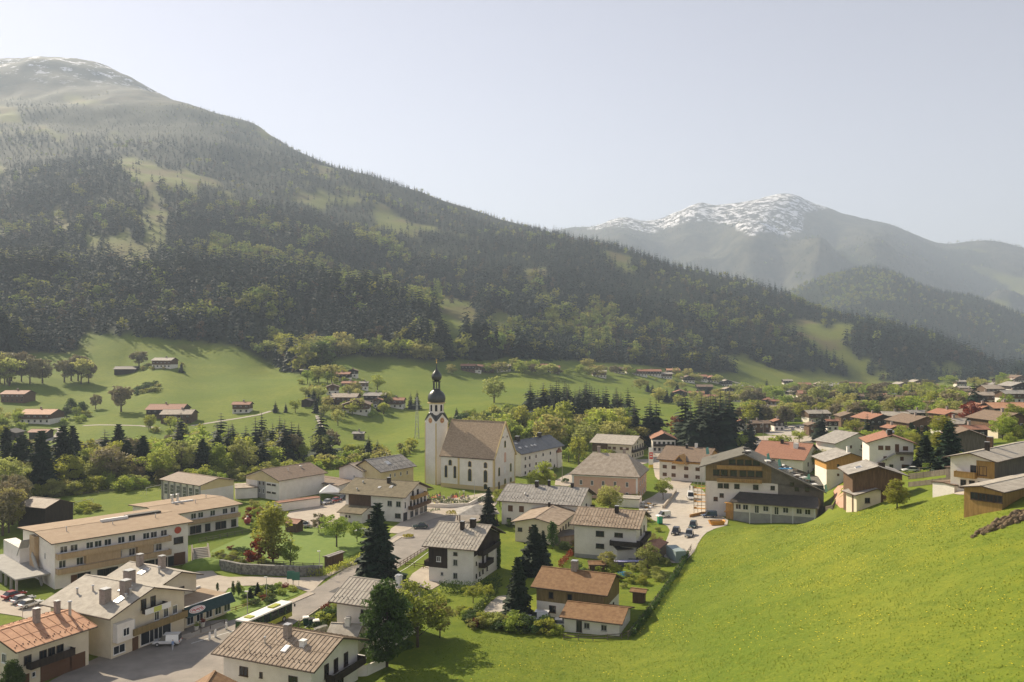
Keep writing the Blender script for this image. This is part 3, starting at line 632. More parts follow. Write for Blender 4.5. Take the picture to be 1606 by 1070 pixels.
for s, q in ((.62,.4),(.15,.3),(.12,.45),(.75,.55)): pipe(h, s, q, .9, .16)
h = house('hotel_annex', 'cream rear wing with a stepped pale sheet roof behind the large cream hotel', (250,921), (319,900.5), 7.0, kind='gable', apex=896.5, far=('M', 203), wall='cream', roof='pale', seam=0, ws=[('xm',4.3,[.3,.55],1.6,1.3,'b')], cat='hotel wing')
chimney(h, .38, -.02, 2.0, 1.0); chimney(h, .75, .1, 1.9, 1.0); pipe(h, .3, .3, 1.1, .2); skylight(h, .55, .4, 1.5, 2)
# restaurant extension with the dark awning fascia and the oval sign
A, B = onz(292, 958, 3.5), onz(362, 934, 3.5); A.z = B.z = 0; ex = (B-A); D = ex.length; rz = math.atan2(ex.y, ex.x)
t = thing('restaurant', 'low flat-roofed restaurant with a slanted dark green fascia and white oval sign', 'restaurant', A, rz)
AW = PM('awning_green', (.012,.035,.035), .6, (.02,.05,.05), 2)
MB().bb(0.3, D-.3, .8, 8, -.5, 3.6).build('wall', WALL['cream'], t); MB().bb(0, D, .55, 8.4, 3.61, 3.85).build('roof', ROOF['gravel'], t)
MB().bb(-.1, D+.1, .2, .5, 3.9, 4.05).bb(0,D,8.1,8.4,3.86,4.2).build('parapet', TRIM, t)
MB().prism([(-.9,2.4),(.5,2.4),(.5,4.0),(.2,4.0)], 'x', -.5, D+.4).build('awning', AW, t)
for i in range(5): w_ = put('window', window_mesh(1.5,1.6,'w')[0], t, (1.5+i*2.1, .797, .5)); put('pane', window_mesh(1.5,1.6,'w')[1], w_)
sg = MB(); sg.lathe([(1,0),(1,.06)], (0,0,0), 28, 0, 1.75, .62); sg.lathe([(1,0),(1,.03)], (0,0,.061), 28, 1, 1.55, .48); sg.lathe([(1,0),(1,.02)], (0,0,.092), 28, 0, 1.45, .41)
for i in range(9): sg.box((-1.1+i*.27, .05*math.sin(i*2.3), .13), (.15, .30+.12*(i % 3), .02), .35, 1)
so = sg.build('sign', [TRIM, PM('sign_red', (.5,.05,.04), .5)], t); so.location = (2.0, -.45, 3.25); so.rotation_euler = (R(55), 0, 0)
# long health-centre like apartment block, two staggered wings
GR = 'gravel'
h = house('apartment_block', 'long three-storey block with a flat brown roof and tan balcony bands', (80.8,853.4), (303.5,818), 9.7, (107,826), pitch=4, wall='white', roof=GR, seam=0, cat='apartment building',
   ws=[('ym',7.3,[.06,.13,.24,.30,.37,.47,.55,.66,.72,.80],1.5,1.4,'w'), ('ym',4.2,[.05,.17,.33,.39,.45,.55,.63,.70,.76],1.4,1.6,'w'), ('ym',.2,[.20,.34,.40,.60,.68,.78,.88],2.6,2.2,'b'), ('xm',5.2,[.72],.8,1.4,'w'), ('ym',0,[.13],1.2,2.3,'d'), ('ym',5.0,[.92],2.2,1.5,'b'), ('ym',.1,[.93],2.6,2.8,'d')])
for z, t1 in ((6.4,.84),(3.3,.84)): balcony(h, 'ym', .005, t1, z, 1.5, WALL['tan'], 1.0)
bd = MB().bb(-h['L']*.3, -h['L']*.05, -h['W']/2-1.3, -h['W']/2-.06, 4.4, 6.2).bb(h['L']*.08, h['L']*.2, -h['W']/2-1.3, -h['W']/2-.06, 4.4, 6.2).build('cladding', WALL['tan'], h['o'])
MB().bb(-h['L']*.05, h['L']*.16, -.5, .3, h['h']+h['W']*.03, h['h']+h['W']*.03+.7).build('roof_ridge_light', TRIM, h['o']); MB().box((h['L']*.3,1,h['h']+1), (8,1.6,.5)).build('solar_panel', ROOF['dark'], h['o'])
for q in (.18,.5,.82): pipe(h, q, -.3, .9, .1)
e = h['W']/2; b = MB().box((-h['L']/2-.5, e*.1, 5.4), (.9, 3.2, 8), 0).box((-h['L']/2-1.0,-e*.25,3.0), (.25,8.5,1.3), 0, 1, rx=R(38)); b.box((-h['L']/2-1.2,e*.55,6.2), (1.8,5,.25), 0, 1, rx=R(-48))
b.build('outside_stair', [WALL['tan'], WALL['grey']], h['o'])
MB().bb(-h['L']/2-2, -h['L']/2+.5, e*.55, e+7, -.5, 6.2).build('side_wing', WALL['white'], h['o']); MB().bb(-h['L']/2-6.5, -h['L']/2-.02, -e*.75, e+7, 2.6, 2.9).build('carport_roof', WALL['grey'], h['o'])
for i in range(6): MB().bb(-h['L']/2-6.3, -h['L']/2-5.9, -e*.7+i*3.6, -e*.7+i*3.6+.4, -.5, 2.59).build('column', WALL['grey'], h['o'])
sn = MB().lathe([(.8,0),(.8,.06)], (0,0,0), 20).build('round_emblem', PM('emblem_red', (.45,.08,.04), .6), h['o']); sn.location = (h['L']*.415, -h['W']/2-.03, 8.1); sn.rotation_euler = (R(90),0,0); APT = h
h = house('apartment_block', 'rear two-storey wing with flat brown roof, set back beyond the long block', (260,809), (381,790), 6.4, (298,785.5), pitch=4, wall='white', roof=GR, seam=0, cat='apartment building',
   ws=[('ym',4.2,[.35,.45,.62,.80,.92],1.5,1.5,'w'), ('ym',.3,[.34,.42,.55,.70,.78,.93],1.5,2.0,'b')])
balcony(h, 'ym', .2, .99, 3.2, 1.5, WALL['tan'], 1.0); MB().bb(-h['L']*.2, h['L']*.1, -.4, .3, h['h']+.4, h['h']+1.1).build('roof_ridge_light', TRIM, h['o']); pipe(h,.55,-.3,.9,.1); pipe(h,.8,.1,.9,.1)
for s_ in (.35,.42): pipe(h, s_, .1, 2.2, .35)
h = house('hay_barn', 'black wooden barn with leaning walls and a pale roof at the edge of the pitch', (25.9,793), (70.7,797.6), 6.0, (71,781), pitch=20, wall='dark', roof='beige', seam=0, og=.3, oe=.3, cat='barn')
h = house('sports_hall', 'school hall with a row of tall gridded windows between grey pillars', (249.3,751.6), (313,762), 6.6, (312,744.6), pitch=13, wall='white', roof='brown', seam=0, cat='hall')
for i in range(6):
    (x, y), rz = side_pos(h, 'ym', (i+.5)/6, 0); w_ = MB(); 
    for z in (1.9, 3.0, 4.1, 5.2): w_.bb(-.9,.9,-.09,0,z,z+.08)
    for x_ in (-.9,-.3,.3,.86): w_.bb(x_,x_+.06,-.085,0,1.9,5.28)
    wo = w_.build('window', TRIM, h['o']); wo.location = (x, y, 0); MB().bb(-.88,.88,-.05,-.003,1.95,5.2).build('pane', GLASS, wo)
for i in range(7):
    (x, y), rz = side_pos(h, 'ym', i/6, 0); MB().bb(x-.18, x+.18, y-.5, y-.01, -1, 6.3).build('pillar', WALL['grey'], h['o'])
MB().prism([(-h['W']/2-.05,4.9),(h['W']/2+.05,4.9),(h['W']/2+.05,6.5),(0,h['h']+h['W']/2*h['tan']-.1),(-h['W']/2-.05,6.5)], 'x', h['L']/2+.004, h['L']/2+.06).build('gable_panel', WALL['yellow'], h['o'])
h = house('school_link', 'low white link with a flat roof between the two school buildings', (368,766), (405,764), 3.6, (386,760), pitch=3, wall='white', roof='beige', seam=0, cat='building', og=.2, oe=.3)
h = house('school', 'white school building with yellow gable panels, grey glazed centre and shingled roof', (380,746.5), (437,754.5), 6.6, kind='gable', apex=736.5, far=('M', 486), wall='white', roof='brown', seam=0, cat='school',
   ws=[('xm',4.4,[.42,.54],.7,1.0,'b'), ('xm',1.6,[.42,.54],.7,1.6,'w'), ('xm',4.6,[.70,.85],1.9,.5,'b'), ('xm',2.0,[.70,.85],1.9,.5,'b')])
MB().prism([(-h['W']/2-.05,5.6),(h['W']/2+.05,5.6),(h['W']/2+.05,6.3),(0,h['h']+h['W']/2*h['tan']-.4),(-h['W']/2-.05,6.3)], 'x', -h['L']/2-.06, -h['L']/2-.004).build('gable_panel', WALL['yellow'], h['o'])
MB().bb(-h['L']/2-.03, -h['L']/2-.003, -h['W']*.1, h['W']*.15, -.5, 5.59).build('centre_panel', WALL['grey'], h['o']); pipe(h,.4,-.4,.8,.15); pipe(h,.7,-.3,.6,.3)
h = house('school_annex', 'low white annex with a row of small windows beside the school', (462,751), (531,762), 3.6, (500,747), pitch=8, wall='white', roof='brown', seam=0, cat='building', ws=[('ym',2.2,9,.9,.6,'b')])
h = house('garage_row', 'long low white garage wall with an orange-tiled top beside the school car park', (436,789), (503,780), 2.8, W=3.2, pitch=6, wall='white', roof='tile', seam=0, cat='garage', og=.1, oe=.2)
h = house('house', 'white house with a dark boarded gable and beige roof left of the grey-striped roof', (526.3,734.7), (568.6,739.7), 7.2, kind='gable', apex=727, far=('M', 580), wall='white', roof='beige', seam=0, ws=[('xm',4.4,[.65],.6,1.0,'w'), ('ym',3.5,3,.8,1.1,'w')])
h = house('house', 'long yellow house with a grey striped roof and skylight left of the church tower', (597,741), (654,731), 7.2, (606,716), pitch=26, wall='yellow', roof='grey', seam=2.2, ws=[('ym',4.6,[.28,.42,.6,.8],.7,1.3,'w')]); skylight(h, .42, -.45, 2, 2); pipe(h,.5,-.2,1.6,.08)
h = house('inn', 'inn with a mossy brown roof and stacked wooden balconies facing the square', (531.4,773.2), (636,781), 7.3, (600,751.8), pitch=20, wall='white', roof='moss', seam=0, cat='inn', og=1.6, oe=1.2,
   ws=[('ym',4.3,[.78,.93],1.5,1.6,'g'), ('ym',1.1,[.92],1.8,1.3,'b'), ('xp',3.6,[.32,.46,.6,.75,.9],1.1,1.7,'b'), ('xp',6.5,[.4,.6],1.1,1.5,'b'), ('xp',.4,[.36,.55,.76,.92],1.9,1.9,'g'), ('xp',0,[.1],2.2,2.5,'b'), ('xp',3.6,[.1],.9,2,'w')])
balcony(h, 'xp', .22, .99, 3.1, 1.4, WALL['brown']); balcony(h, 'xp', .30, .85, 5.9, 1.3, WALL['ochre']); chimney(h, .57, -.18, 1.3, .9, WALL['dark']); skylight(h, .66,-.42); skylight(h,.5,-.5,.8,1); pipe(h,.2,-.3,.5,.2); pipe(h,.22,-.75,.5,.2)
MB().bb(-h['L']/2+1, -h['L']/2+8.5, -h['W']/2-.05, -h['W']/2-.003, 3.0, 6.9).build('loggia', WALL['brown'], h['o'])
h = house('shed', 'small white shed with a dark lean-to roof in front of the brown-roofed inn', (528,803), (567,806.5), 2.9, (552,792.5), pitch=16, wall='white', roof='moss', seam=0, cat='shed', og=.4, ws=[('ym',1.4,[.3,.45],.5,.6,'b'), ('xp',0,[.5],1.3,2,'d')])
h = house('village_house', 'three-storey white house with black slate roof and skylights beside the church gable', (818,713), (886,699), 8.8, (840,685.5), pitch=30, wall='white', roof='slate', seam=0, ws=[('ym',6.2,[.1,.2,.35,.52,.7,.86],.9,1.1,'b'), ('ym',3.2,[.1,.2,.35,.52,.7],.9,1.1,'b'), ('ym',.6,[.1,.2,.6,.8],.9,1.1,'b'), ('xp',4,[.4,.7],1,1.3,'b')])
chimney(h,.25,0,1.4,1.6,WALL['dark']); chimney(h,.75,0,1.3,1.4,WALL['dark'])
for q in (.12,.25,.38,.45): skylight(h, q, -.55, 1.2, .9)
skylight(h,.15,-.2,1.5,.8); bw = MB().bb(-1.4,1.4,-.8,0,-.5,6.4); bw.prism([(-1.7,6.4),(1.7,6.4),(0,8.2)],'y',-1.0,.6,1); bo = bw.build('bay', [WALL['white'], ROOF['tile']], h['o']); bo.location = (h['L']*.40,-h['W']/2-.003,0)
h = house('village_house', 'long white house with pale flat-pitched roof and dark balcony beyond the pink villa', (924,694), (993,698), 7.0, (970,682), pitch=18, wall='cream', roof='pale', seam=0, og=1.2, ws=[('ym',4.4,[.45,.57,.75,.9],1.4,1.2,'d'), ('xp',4.4,5,1.0,1.6,'b'), ('xp',1,5,1.2,1.4,'b'), ('xp',6.6,[.5],1,1,'b')])
balcony(h,'xp',.02,.98,3.6,1.3,WALL['dark']); MB().bb(-h['L']/2-.03,-h['L']*.1,-h['W']/2-.05,-h['W']/2-.003,3,6.9).build('boarding',WALL['brown'],h['o'])
h = house('villa', 'pink villa with a tall hipped shingle roof and white window surrounds', (892,743.4), (1004,749), 7.8, (955,710.5), pitch=33, wall='pink', roof='beige', seam=0, hip=6, cat='villa', ws=[('ym',4.3,[.14,.31,.48,.66,.84],.95,1.6,'w'), ('ym',.9,[.14,.31,.48,.66,.84],.95,1.6,'w'), ('xp',4.3,[.25,.5,.75],.95,1.6,'w'), ('xp',.9,[.25,.5,.75],.95,1.6,'w')])
chimney(h,.33,.1,2.6,1.0,None,False); chimney(h,.70,.1,2.2,.9,None,False); MB().bb(-h['L']/2-.06,h['L']/2+.06,-h['W']/2-.06,-h['W']/2-.003,7.1,7.5).build('cornice',TRIM,h['o'])
for s in (-1,1): MB().bb(s*(h['L']/2)-.35*s-.3, s*(h['L']/2)-.35*s+.3, -h['W']/2-.04,-h['W']/2-.003,-1,7.09).build('corner_quoin',TRIM,h['o'])
h = house('house', 'wide white house with a long grey ribbed roof below the pink villa', (778.3,785), (910.7,793.8), 6.9, (860,761.7), pitch=20, wall='white', roof='grey', seam=.9, og=1.3, ws=[('ym',3.9,[.12,.27,.62,.8],1.4,1.7,'d'), ('ym',.8,[.1,.25,.5],1.3,1.3,'b'), ('xp',4,[.3,.6],1.2,1.5,'b')])
chimney(h,.38,-.1,1.4,.9,WALL['dark']); chimney(h,.52,0,1.3,.7,WALL['dark']); chimney(h,.80,0,1,.8,WALL['dark'],False); balcony(h,'xp',.1,.9,3.3,1.3,WALL['dark']); pipe(h,.3,-.6,.5,.25); pipe(h,.75,-.5,1,.07); pipe(h,.9,-.4,1.1,.07)
h = house('house', 'small house with a grey sheet roof and pale gable beside the tall dark spruces', (801,818.5), (876.4,824), 5.2, kind='gable', apex=812.5, far=('M', 872), wall='cream', roof='bronze', seam=0, ws=[('xm',2.6,[.40],1.4,1.5,'d'), ('xm',2.7,[.12],1.2,1.0,'b'), ('ym',2.3,[.2,.35,.5,.65,.8],.9,1.1,'b')]); chimney(h,.8,.12,1.1,.6,WALL['dark'])
h = house('carport', 'flat dark carport roof on white posts beside the small pale-gabled house', (878,842), (915,837), 2.7, W=6, pitch=2, wall='weath', roof='dark', seam=0, cat='carport', og=.2, oe=.2)
h = house('house', 'tall white house with a tan ribbed roof and dark corner balcony above the garden', (893,822), (1003.5,830.3), 8.0, (960,797.7), pitch=20, wall='white', roof='bronze', seam=.75, og=1.0, base=.9, ws=[('ym',5.4,[.42],2.0,1.3,'b'), ('ym',2.6,[.42],2.0,1.1,'b'), ('ym',5.6,[.72],2.0,1.0,'b'), ('ym',2.6,[.7],1.2,1.2,'b'), ('xp',5.2,[.4,.7],1.1,1.5,'b')])
chimney(h,.6,-.2,1.4,.9,WALL['dark']); balcony(h,'ym',.60,1.06,4.0,1.6,WALL['dark']); balcony(h,'xp',.0,.8,4.1,1.5,WALL['dark']); HT = h
h = house('garage', 'low dark-roofed garage wing attached to the tan-roofed tall house', (968,862), (1030,858), 3.0, W=7, pitch=8, wall='white', roof='dark', seam=0, cat='garage', og=.2, oe=.5)
h = house('house', 'white chalet with pale ribbed roof, black timber corner and ivy on its gable', (661.5,856), (748,863.8), 7.7, (740,821.2), pitch=22, wall='white', roof='pale', seam=.75, og=1.2, oe=1.0,
   ws=[('ym',6.0,[.60],.9,.7,'b'), ('ym',3.9,[.60],.95,1.25,'g'), ('ym',1.1,[.60],.95,1.25,'g'), ('ym',1.5,[.30],.55,.7,'g'), ('ym',4.4,[.22],.9,1.1,'w'), ('xp',3.9,[.10],.5,.8,'b'), ('xp',3.3,[.34,.5],1.0,2,'b'), ('xp',1.2,[.1,.22,.34,.5],.6,.9,'b'), ('xp',6.0,[.3,.45],1,1.8,'b')])
MB().bb(-h['L']/2-.06, -h['L']/2+h['L']*.42, -h['W']/2-.07, -h['W']/2-.003, 3.1, h['h']-.1).build('timber_panel', WALL['dark'], h['o']); put('window', window_mesh(1.0,1.1,'w')[0], h['o'], (-h['L']*.27,-h['W']/2-.07,4.4))
MB().prism([(-h['W']/2+.3,6.0),(h['W']/2+.05,6.0),(h['W']/2+.05,h['h']+.1),(0,h['h']+h['W']/2*h['tan']-.1),(-h['W']/2+.3,h['h']+.3)], 'x', h['L']/2+.004, h['L']/2+.07).build('gable_boarding', WALL['dark'], h['o'])
balcony(h,'xp',.18,.52,3.2,1.4,WALL['dark']); balcony(h,'xp',.15,.75,5.9,1.4,WALL['dark']); balcony(h,'xm',.55,.98,3.2,1.2,WALL['dark']); chimney(h,.52,-.25,1.5,.8,WALL['dark']); chimney(h,.68,-.12,1.5,1.1,WALL['dark']); pipe(h,.8,-.3,1.5,.04); pipe(h,.87,-.6,1.5,.04)
iv = [(h['L']/2+.1+.3*random.random(), h['W']/2-.2-random.random()*1.6, random.random()*6.5) for _ in range(500)]
V, Fc = quads(np.array(iv), .22, RS); me = npmesh('ivy', V, Fc, False); me.materials.append(LEAFD); put('ivy', me, h['o'])
h = house('house', 'chalet with a rust-brown shingle roof, mustard boards above white walls', (832,920), (952.7,934.5), 5.4, (905,894), pitch=21, wall='white', upper='olive', up=2.7, roof='rust', seam=0, ws=[('ym',3.4,[.22,.5],.9,1.2,'b'), ('ym',.8,[.24],1.3,1.3,'b'), ('xp',.9,[.6],.7,1.2,'b')])
chimney(h,.45,.0,1.5,1.1); 
h = house('garage', 'low white garage with a brown roof in front of the rust-roofed chalet', (876.7,967.5), (976,979.5), 2.6, (940,948), pitch=15, wall='white', roof='rust', seam=0, cat='garage', og=.7, oe=.7, ws=[('ym',.9,[.42,.73],1.0,1.0,'g'), ('ym',.2,[.28],1.0,1.9,'b')])
h = house('house', 'white house with a cream ribbed roof half hidden behind the dark pine', (514.9,943), (612,957), 7.2, (590,909), pitch=22, wall='white', roof='pale', seam=.75, ws=[('ym',5.7,[.52,.62],.7,.6,'b')], og=1.1); chimney(h,.85,-.1,1.5,.9,TRIM)
h = house('porch', 'small white-roofed entrance porch in front of the cream-roofed house', (509,998), (560,1001), 3.0, (530,977), pitch=25, wall='white', roof='pale', seam=0, cat='porch', og=.3); chimney(h,.55,-.1,1.0,.8,TRIM)
h = house('house', 'white house with a broad tan ribbed roof nearest the camera beside the street', (331.2,1024.4), (493,1054.5), 5.8, (460,987.5), pitch=20, wall='white', roof='bronze', seam=.72, og=1.3, oe=1.1,
   ws=[('ym',2.9,[.24,.80],1.5,1.3,'b'), ('ym',3.1,[.44],.5,.8,'b'), ('xp',3.2,[.3,.5,.72],1.0,1.9,'b'), ('xp',.3,[.2,.6],1.4,1.6,'b')])
chimney(h,.52,-.22,1.6,.9,BRICK); chimney(h,.72,-.38,.7,.8,TRIM,False); skylight(h,.60,-.55,.9,1.4); pipe(h,.38,-.5,.9,.12); pipe(h,.32,-.8,1.2,.04); pipe(h,.45,-.35,1.2,.04); balcony(h,'xp',.28,.98,2.8,1.5,WALL['dark'])
h = house('house', 'small house with only its brown roof showing at the lower picture edge by the street', (235,1135), (385,1128), 4.2, kind='gable', apex=1092, L=8, wall='cream', roof='rust', seam=0)
h = house('guest_house', 'white guest house with a mustard eaves band and a wooden roof dormer', (1029,720), (1108,726), 7.6, (1080,700.7), pitch=22, wall='white', upper='orange', up=6.6, roof='brown', seam=0, og=1.0, oe=.9, ws=[('ym',4.2,[.12,.32,.6,.85],1.6,1.3,'d'), ('ym',1.3,[.12,.32,.6,.85],1.6,1.3,'d'), ('xm',4,[.3,.7],1,1.3,'b')])
d_ = MB().prism([(-2.4,6.4),(2.4,6.4),(0,9.2)], 'y', -1.6, 3.2); d_.prism([(-2.9,6.1),(-2.6,6.1),(0,9.1),(2.6,6.1),(2.9,6.1),(0,9.5)], 'y', -2.0, 3.5, 1); d_.bb(-1.9,1.9,-2.3,-1.61,6.3,7.2,1); d_.bb(-1.0,1.0,-1.66,-1.6,7.2,8.0,2); do = d_.build('dormer', [WALL['brown'], WALL['orange'], GLASS], h['o']); do.location = (0,-h['W']/2-.9,.4)
chimney(h,.45,-.1,1.2,.8,WALL['dark']); chimney(h,.62,0,1.2,.9,TRIM)
h = house('house', 'white house with an orange-brown roof in front of the copper tree', (1020.6,689), (1062.6,689.5), 6.4, kind='gable', apex=679.6, L=16, wall='white', upper='dark', up=6, roof='tile', seam=0, ws=[('xm',4,5,1.1,1.2,'b'), ('xm',1,5,1.1,1.3,'b'), ('ym',4,4,1,1.2,'b')]); balcony(h,'xm',.05,.95,3.2,1.2,WALL['dark'])
h = house('house', 'house with a plain red-brown tiled roof and white roof hatch behind the hotel under construction', (1178,716), (1262,722.5), 7.0, (1245,693.8), pitch=22, wall='white', roof='tile', seam=0, ws=[('xp',4,[.3,.6],1.2,1.4,'b'), ('xp',1,[.3,.6],1.2,1.4,'b')]); chimney(h,.72,-.3,1.6,1.6,TRIM,False); chimney(h,.42,-.1,1.3,1.0,WALL['dark'],False)
h = house('house', 'chalet with mustard upper boards over white walls and an orange forecourt', (1294,724.5), (1376,725), 6.0, kind='gable', apex=710.5, L=14, wall='white', upper='orange', up=3.4, roof='grey', seam=0, og=1.3, ws=[('xm',4.2,[.25,.5,.75],.8,.9,'b'), ('xm',1.3,[.25],.7,.8,'d')]); chimney(h,.2,.0,1.5,.8,TRIM)
h = house('barn', 'dark brown barn with a wide grey gable roof behind a small spring tree', (1330.3,744.3), (1426,746.8), 6.8, kind='gable', apex=731.5, L=11, wall='brown', roof='grey', seam=0, og=1.0, oe=1.1, cat='barn'); skylight(h,.4,.5,1.4,1.4,GLASS); chimney(h,.35,-.25,.7,1.2,WALL['dark'],False)
h = house('cottage', 'tiny cream cottage with a low grey gable in front of the dark brown barn', (1341,777), (1411,776), 2.7, kind='gable', apex=766.5, L=6, wall='cream', roof='grey', seam=0, og=.7, oe=.7, cat='cottage', ws=[('xm',.9,[.28,.74],1.1,1.1,'b')])
h = house('house', 'large white house with orange tiles and an outside stair', (1358.9,694.5), (1439.5,696.6), 8.2, kind='gable', apex=682.6, L=13, wall='white', roof='tile', seam=0, ws=[('xm',6.2,[.26,.42,.82],1.3,1.2,'d'), ('xm',5.8,[.63],1,2.1,'d'), ('xm',3.4,[.36,.74],.9,1.1,'d'), ('xm',1,[.82],1.9,1.4,'d'), ('xm',1.2,[.3,.5],1,1.1,'b')]); balcony(h,'xm',.6,.98,5.4,1.4,WALL['weath'],.5); chimney(h,.1,.05,1.3,1.1,WALL['dark'])
MB().box((-h['L']/2-.7,h['W']*.14,3.9),(1.1,5.6,.25),0,rx=R(-32)).build('outside_stair', WALL['grey'], h['o']); sw = MB().lathe([(.5,0),(.5,2.0)],(0,0,0),12).build('solar_tank', METAL, h['roof']); sw.location=(-h['L']/2+1.5,-1,h['h']+h['W']/2*h['tan']+.9); sw.rotation_euler=(0,R(90),R(90))
h = house('house', 'white house with a grey roof joined to the left of the orange-tiled white house', (1310,696), (1384,692), 7.0, kind='gable', apex=679, L=12, wall='white', roof='grey', seam=0, ws=[('xm',4.8,[.35,.6],.9,1.1,'d')])
h = house('house', 'green shuttered house with a grey gable roof behind the mustard-boarded chalet', (1284,702.5), (1352,706), 6.0, kind='gable', apex=696, L=12, wall='olive', roof='grey', seam=0, ws=[('xm',3.8,[.3,.7],.9,1.1,'w')]); chimney(h,.4,.3,1.5,.9,TRIM)
h = house('barn', 'weathered brown wooden barn with a brown roof beside the hedge garden', (1487,684), (1553,686), 6.8, kind='gable', apex=674, L=11, wall='weath', roof='brown', seam=0, cat='barn')
h = house('house', 'wide pale-roofed farmhouse with white gable and boarded front at the right edge', (1563.5,725), (1668,700.5), 6.3, xyz=22.8, R_= (1606,692.5), pitch=15, wall='white', roof='pale', seam=0, og=1.4, oe=.9, ws=[('xm',.6,[.3,.5,.7],1.0,1.6,'b'), ('xm',3.4,[.55,.75],1.3,1.7,'b')]); balcony(h,'xm',.15,.62,2.9,1.3,WALL['ochre']); chimney(h,.35,.2,2.0,.9,WALL['brown']); chimney(h,.2,-.1,1.4,.7,WALL['dark']); RH = h; MB().bb(-h['L']/2-.04,h['L']/2,-h['W']/2-.06,-h['W']/2-.003,1.6,6.1).build('boarding',WALL['weath'],h['o']); MB().bb(-h['L']/2-.06,-h['L']/2-.003,-h['W']/2-.04,-h['W']*.1,2.9,6.1).build('boarding',WALL['ochre'],h['o'])
h = house('annex', 'orange timber annex with a terrace roof below the farmhouse at the right edge', (1575,772.5), (1668,750.5), 2.9, xyz=24.0, R_= (1606,747), pitch=10, wall='ochre', roof='pale', seam=0, cat='annex', og=.6, oe=.6, ws=[('xm',1.0,[.3,.5,.7,.9],1.4,1.2,'b')])
h = house('garage', 'white garage with a flat brown roof at the top of the meadow', (1497,761), (1538,757), 2.7, xyz=21.2, R_= (1515,752.5), pitch=5, wall='white', roof='brown', seam=0, cat='garage', og=.2, oe=.2, ws=[('ym',0,[.75],2.2,2.1,'g')])
h = house('shed', 'small square wooden garden shed below the weathered barn', (1501,735), (1524,734), 2.4, W=3.6, pitch=4, wall='weath', roof='brown', seam=0, cat='shed', og=.2, oe=.2)
h = house('kiosk', 'little wooden shrine hut with a red-brown roof on the lawn', (442,819.5), (466,822), 2.6, (459,813.5), pitch=22, wall='brown', roof='tile', seam=0, cat='hut', og=.7, oe=.6)
h = house('garden_shed', 'small open wooden shelter with a red-brown roof in the garden by the meadow fence', (987,927.5), (1013,930.5), 2.4, (1003,923), pitch=18, wall='brown', roof='rust', seam=0, cat='shed', og=.5, oe=.5)
h = house('garden_shed', 'low brown-roofed garden shed under the blossoming fruit tree', (923,886), (951,886), 2.2, (940,879.5), pitch=15, wall='brown', roof='rust', seam=0, cat='shed', og=.3, oe=.3)
h = house('shelter', 'wooden notice shelter with a thin grey roof at the garden corner', (515,874), (541,865), 2.6, W=1.6, pitch=8, wall='brown', roof='grey', seam=0, cat='shelter', og=.2, oe=.3)
h = house('building_store', 'site store of wood panels with a slanted brown roof beside the blue-grey container', (1028,866), (1048,850), 2.9, W=4.5, pitch=14, wall='weath', roof='tile', seam=0, cat='shed', og=.2, oe=.2)
h = house('carport', 'white flat garage roof in front of the pink villa', (966,781), (1003,783), 2.8, W=6, pitch=2, wall='white', roof='pale', seam=0, cat='garage', og=.1, oe=.1)
# ---------------------------------------------------------------- hotel under construction
A, B = onz(1107, 812, -.2), onz(1292, 822, -.2); A.z = B.z = min(gz(*A.xy), gz(*B.xy)); ex = B-A; D = ex.length; rz = math.atan2(ex.y, ex.x); k = A.y/F
t = thing('construction_hotel', 'large timber hotel under construction with scaffolding and open roof', 'hotel', A, rz)
z0 = A.z; zz = lambda py: CZ-(py-HY)*k-z0
xa = (1165-1107)*k; za, zl, zr_ = zz(709), zz(731), zz(763); lx, rx_ = -1.8, D+.6
GW = PM('primer_grey', (.12,.11,.085), .8, (.18,.165,.13), .7, detail=6)
def fac(x0, x1, z0_, y0, y1, m, nm='wall'):
    top = lambda x: (zl+(za-zl)*(x-lx)/(xa-lx) if x < xa else za+(zr_-za)*(x-xa)/(rx_-xa))-.35
    pl = [(x0, z0_), (x1, z0_), (x1, top(x1))]+([(xa, top(xa))] if x0 < xa < x1 else [])+[(x0, top(x0))]
    return MB().prism(pl, 'y', y0, y1).build(nm, m, t)
z3 = zz(754); xs = (1205-1107)*k
MB().bb(0, D*.62, 0, 17, -2.5, z3).build('wall', WALL['white'], t); fac(-.05, xs, z3+.002, -.05, 17, WALL['olive'], 'upper_wall'); MB().bb(D*.62+.003, D, 0, 17, -2.5, z3-.003).build('side_wall', GW, t); fac(xs+.003, D, z3+.002, 0, 17, GW, 'bare_gable')
rb = MB()
for x0, z_0, x1, z_1 in ((lx, zl, xa, za), (xa, za, rx_, zr_)):
    rb.add([(x0,-1.8,z_0),(x1,-1.8,z_1),(x1,18,z_1),(x0,18,z_0)], [(0,1,2,3)], 0); rb.add([(x0,-1.8,z_0-.3),(x1,-1.8,z_1-.3),(x1,18,z_1-.3),(x0,18,z_0-.3)], [(3,2,1,0)], 1)
    rb.add([(x0,-1.8,z_0-.3),(x1,-1.8,z_1-.3),(x1,-1.8,z_1),(x0,-1.8,z_0)], [(0,1,2,3)], 1)
rb.add([(rx_,-1.8,zr_-.3),(rx_,18,zr_-.3),(rx_,18,zr_),(rx_,-1.8,zr_)], [(0,1,2,3)], 1)
roofc = rb.build('roof', [PM('roof_felt', (.10,.095,.075), .8, (.16,.15,.12), .8, .02, detail=7), WALL['weath']], t)
for i, (x0, x1, z) in enumerate(((17,70,726+7),(17,70,741+12))): 
    q = MB().bb(x0*k, x1*k+14*k, -1.5, -.06, zz(z)-.15, zz(z)); q.bb(x0*k, x1*k+14*k, -1.55, -1.5, zz(z), zz(z)+1.0); q.build('balcony', WALL['ochre'], t)
def fw(x, z, w=1.3, hh=1.3, y=-.052, st='b'):
    o = put('window', window_mesh(w, hh, st)[0], t, (x*k, y, zz(z))); put('pane', window_mesh(w, hh, st)[1], o)
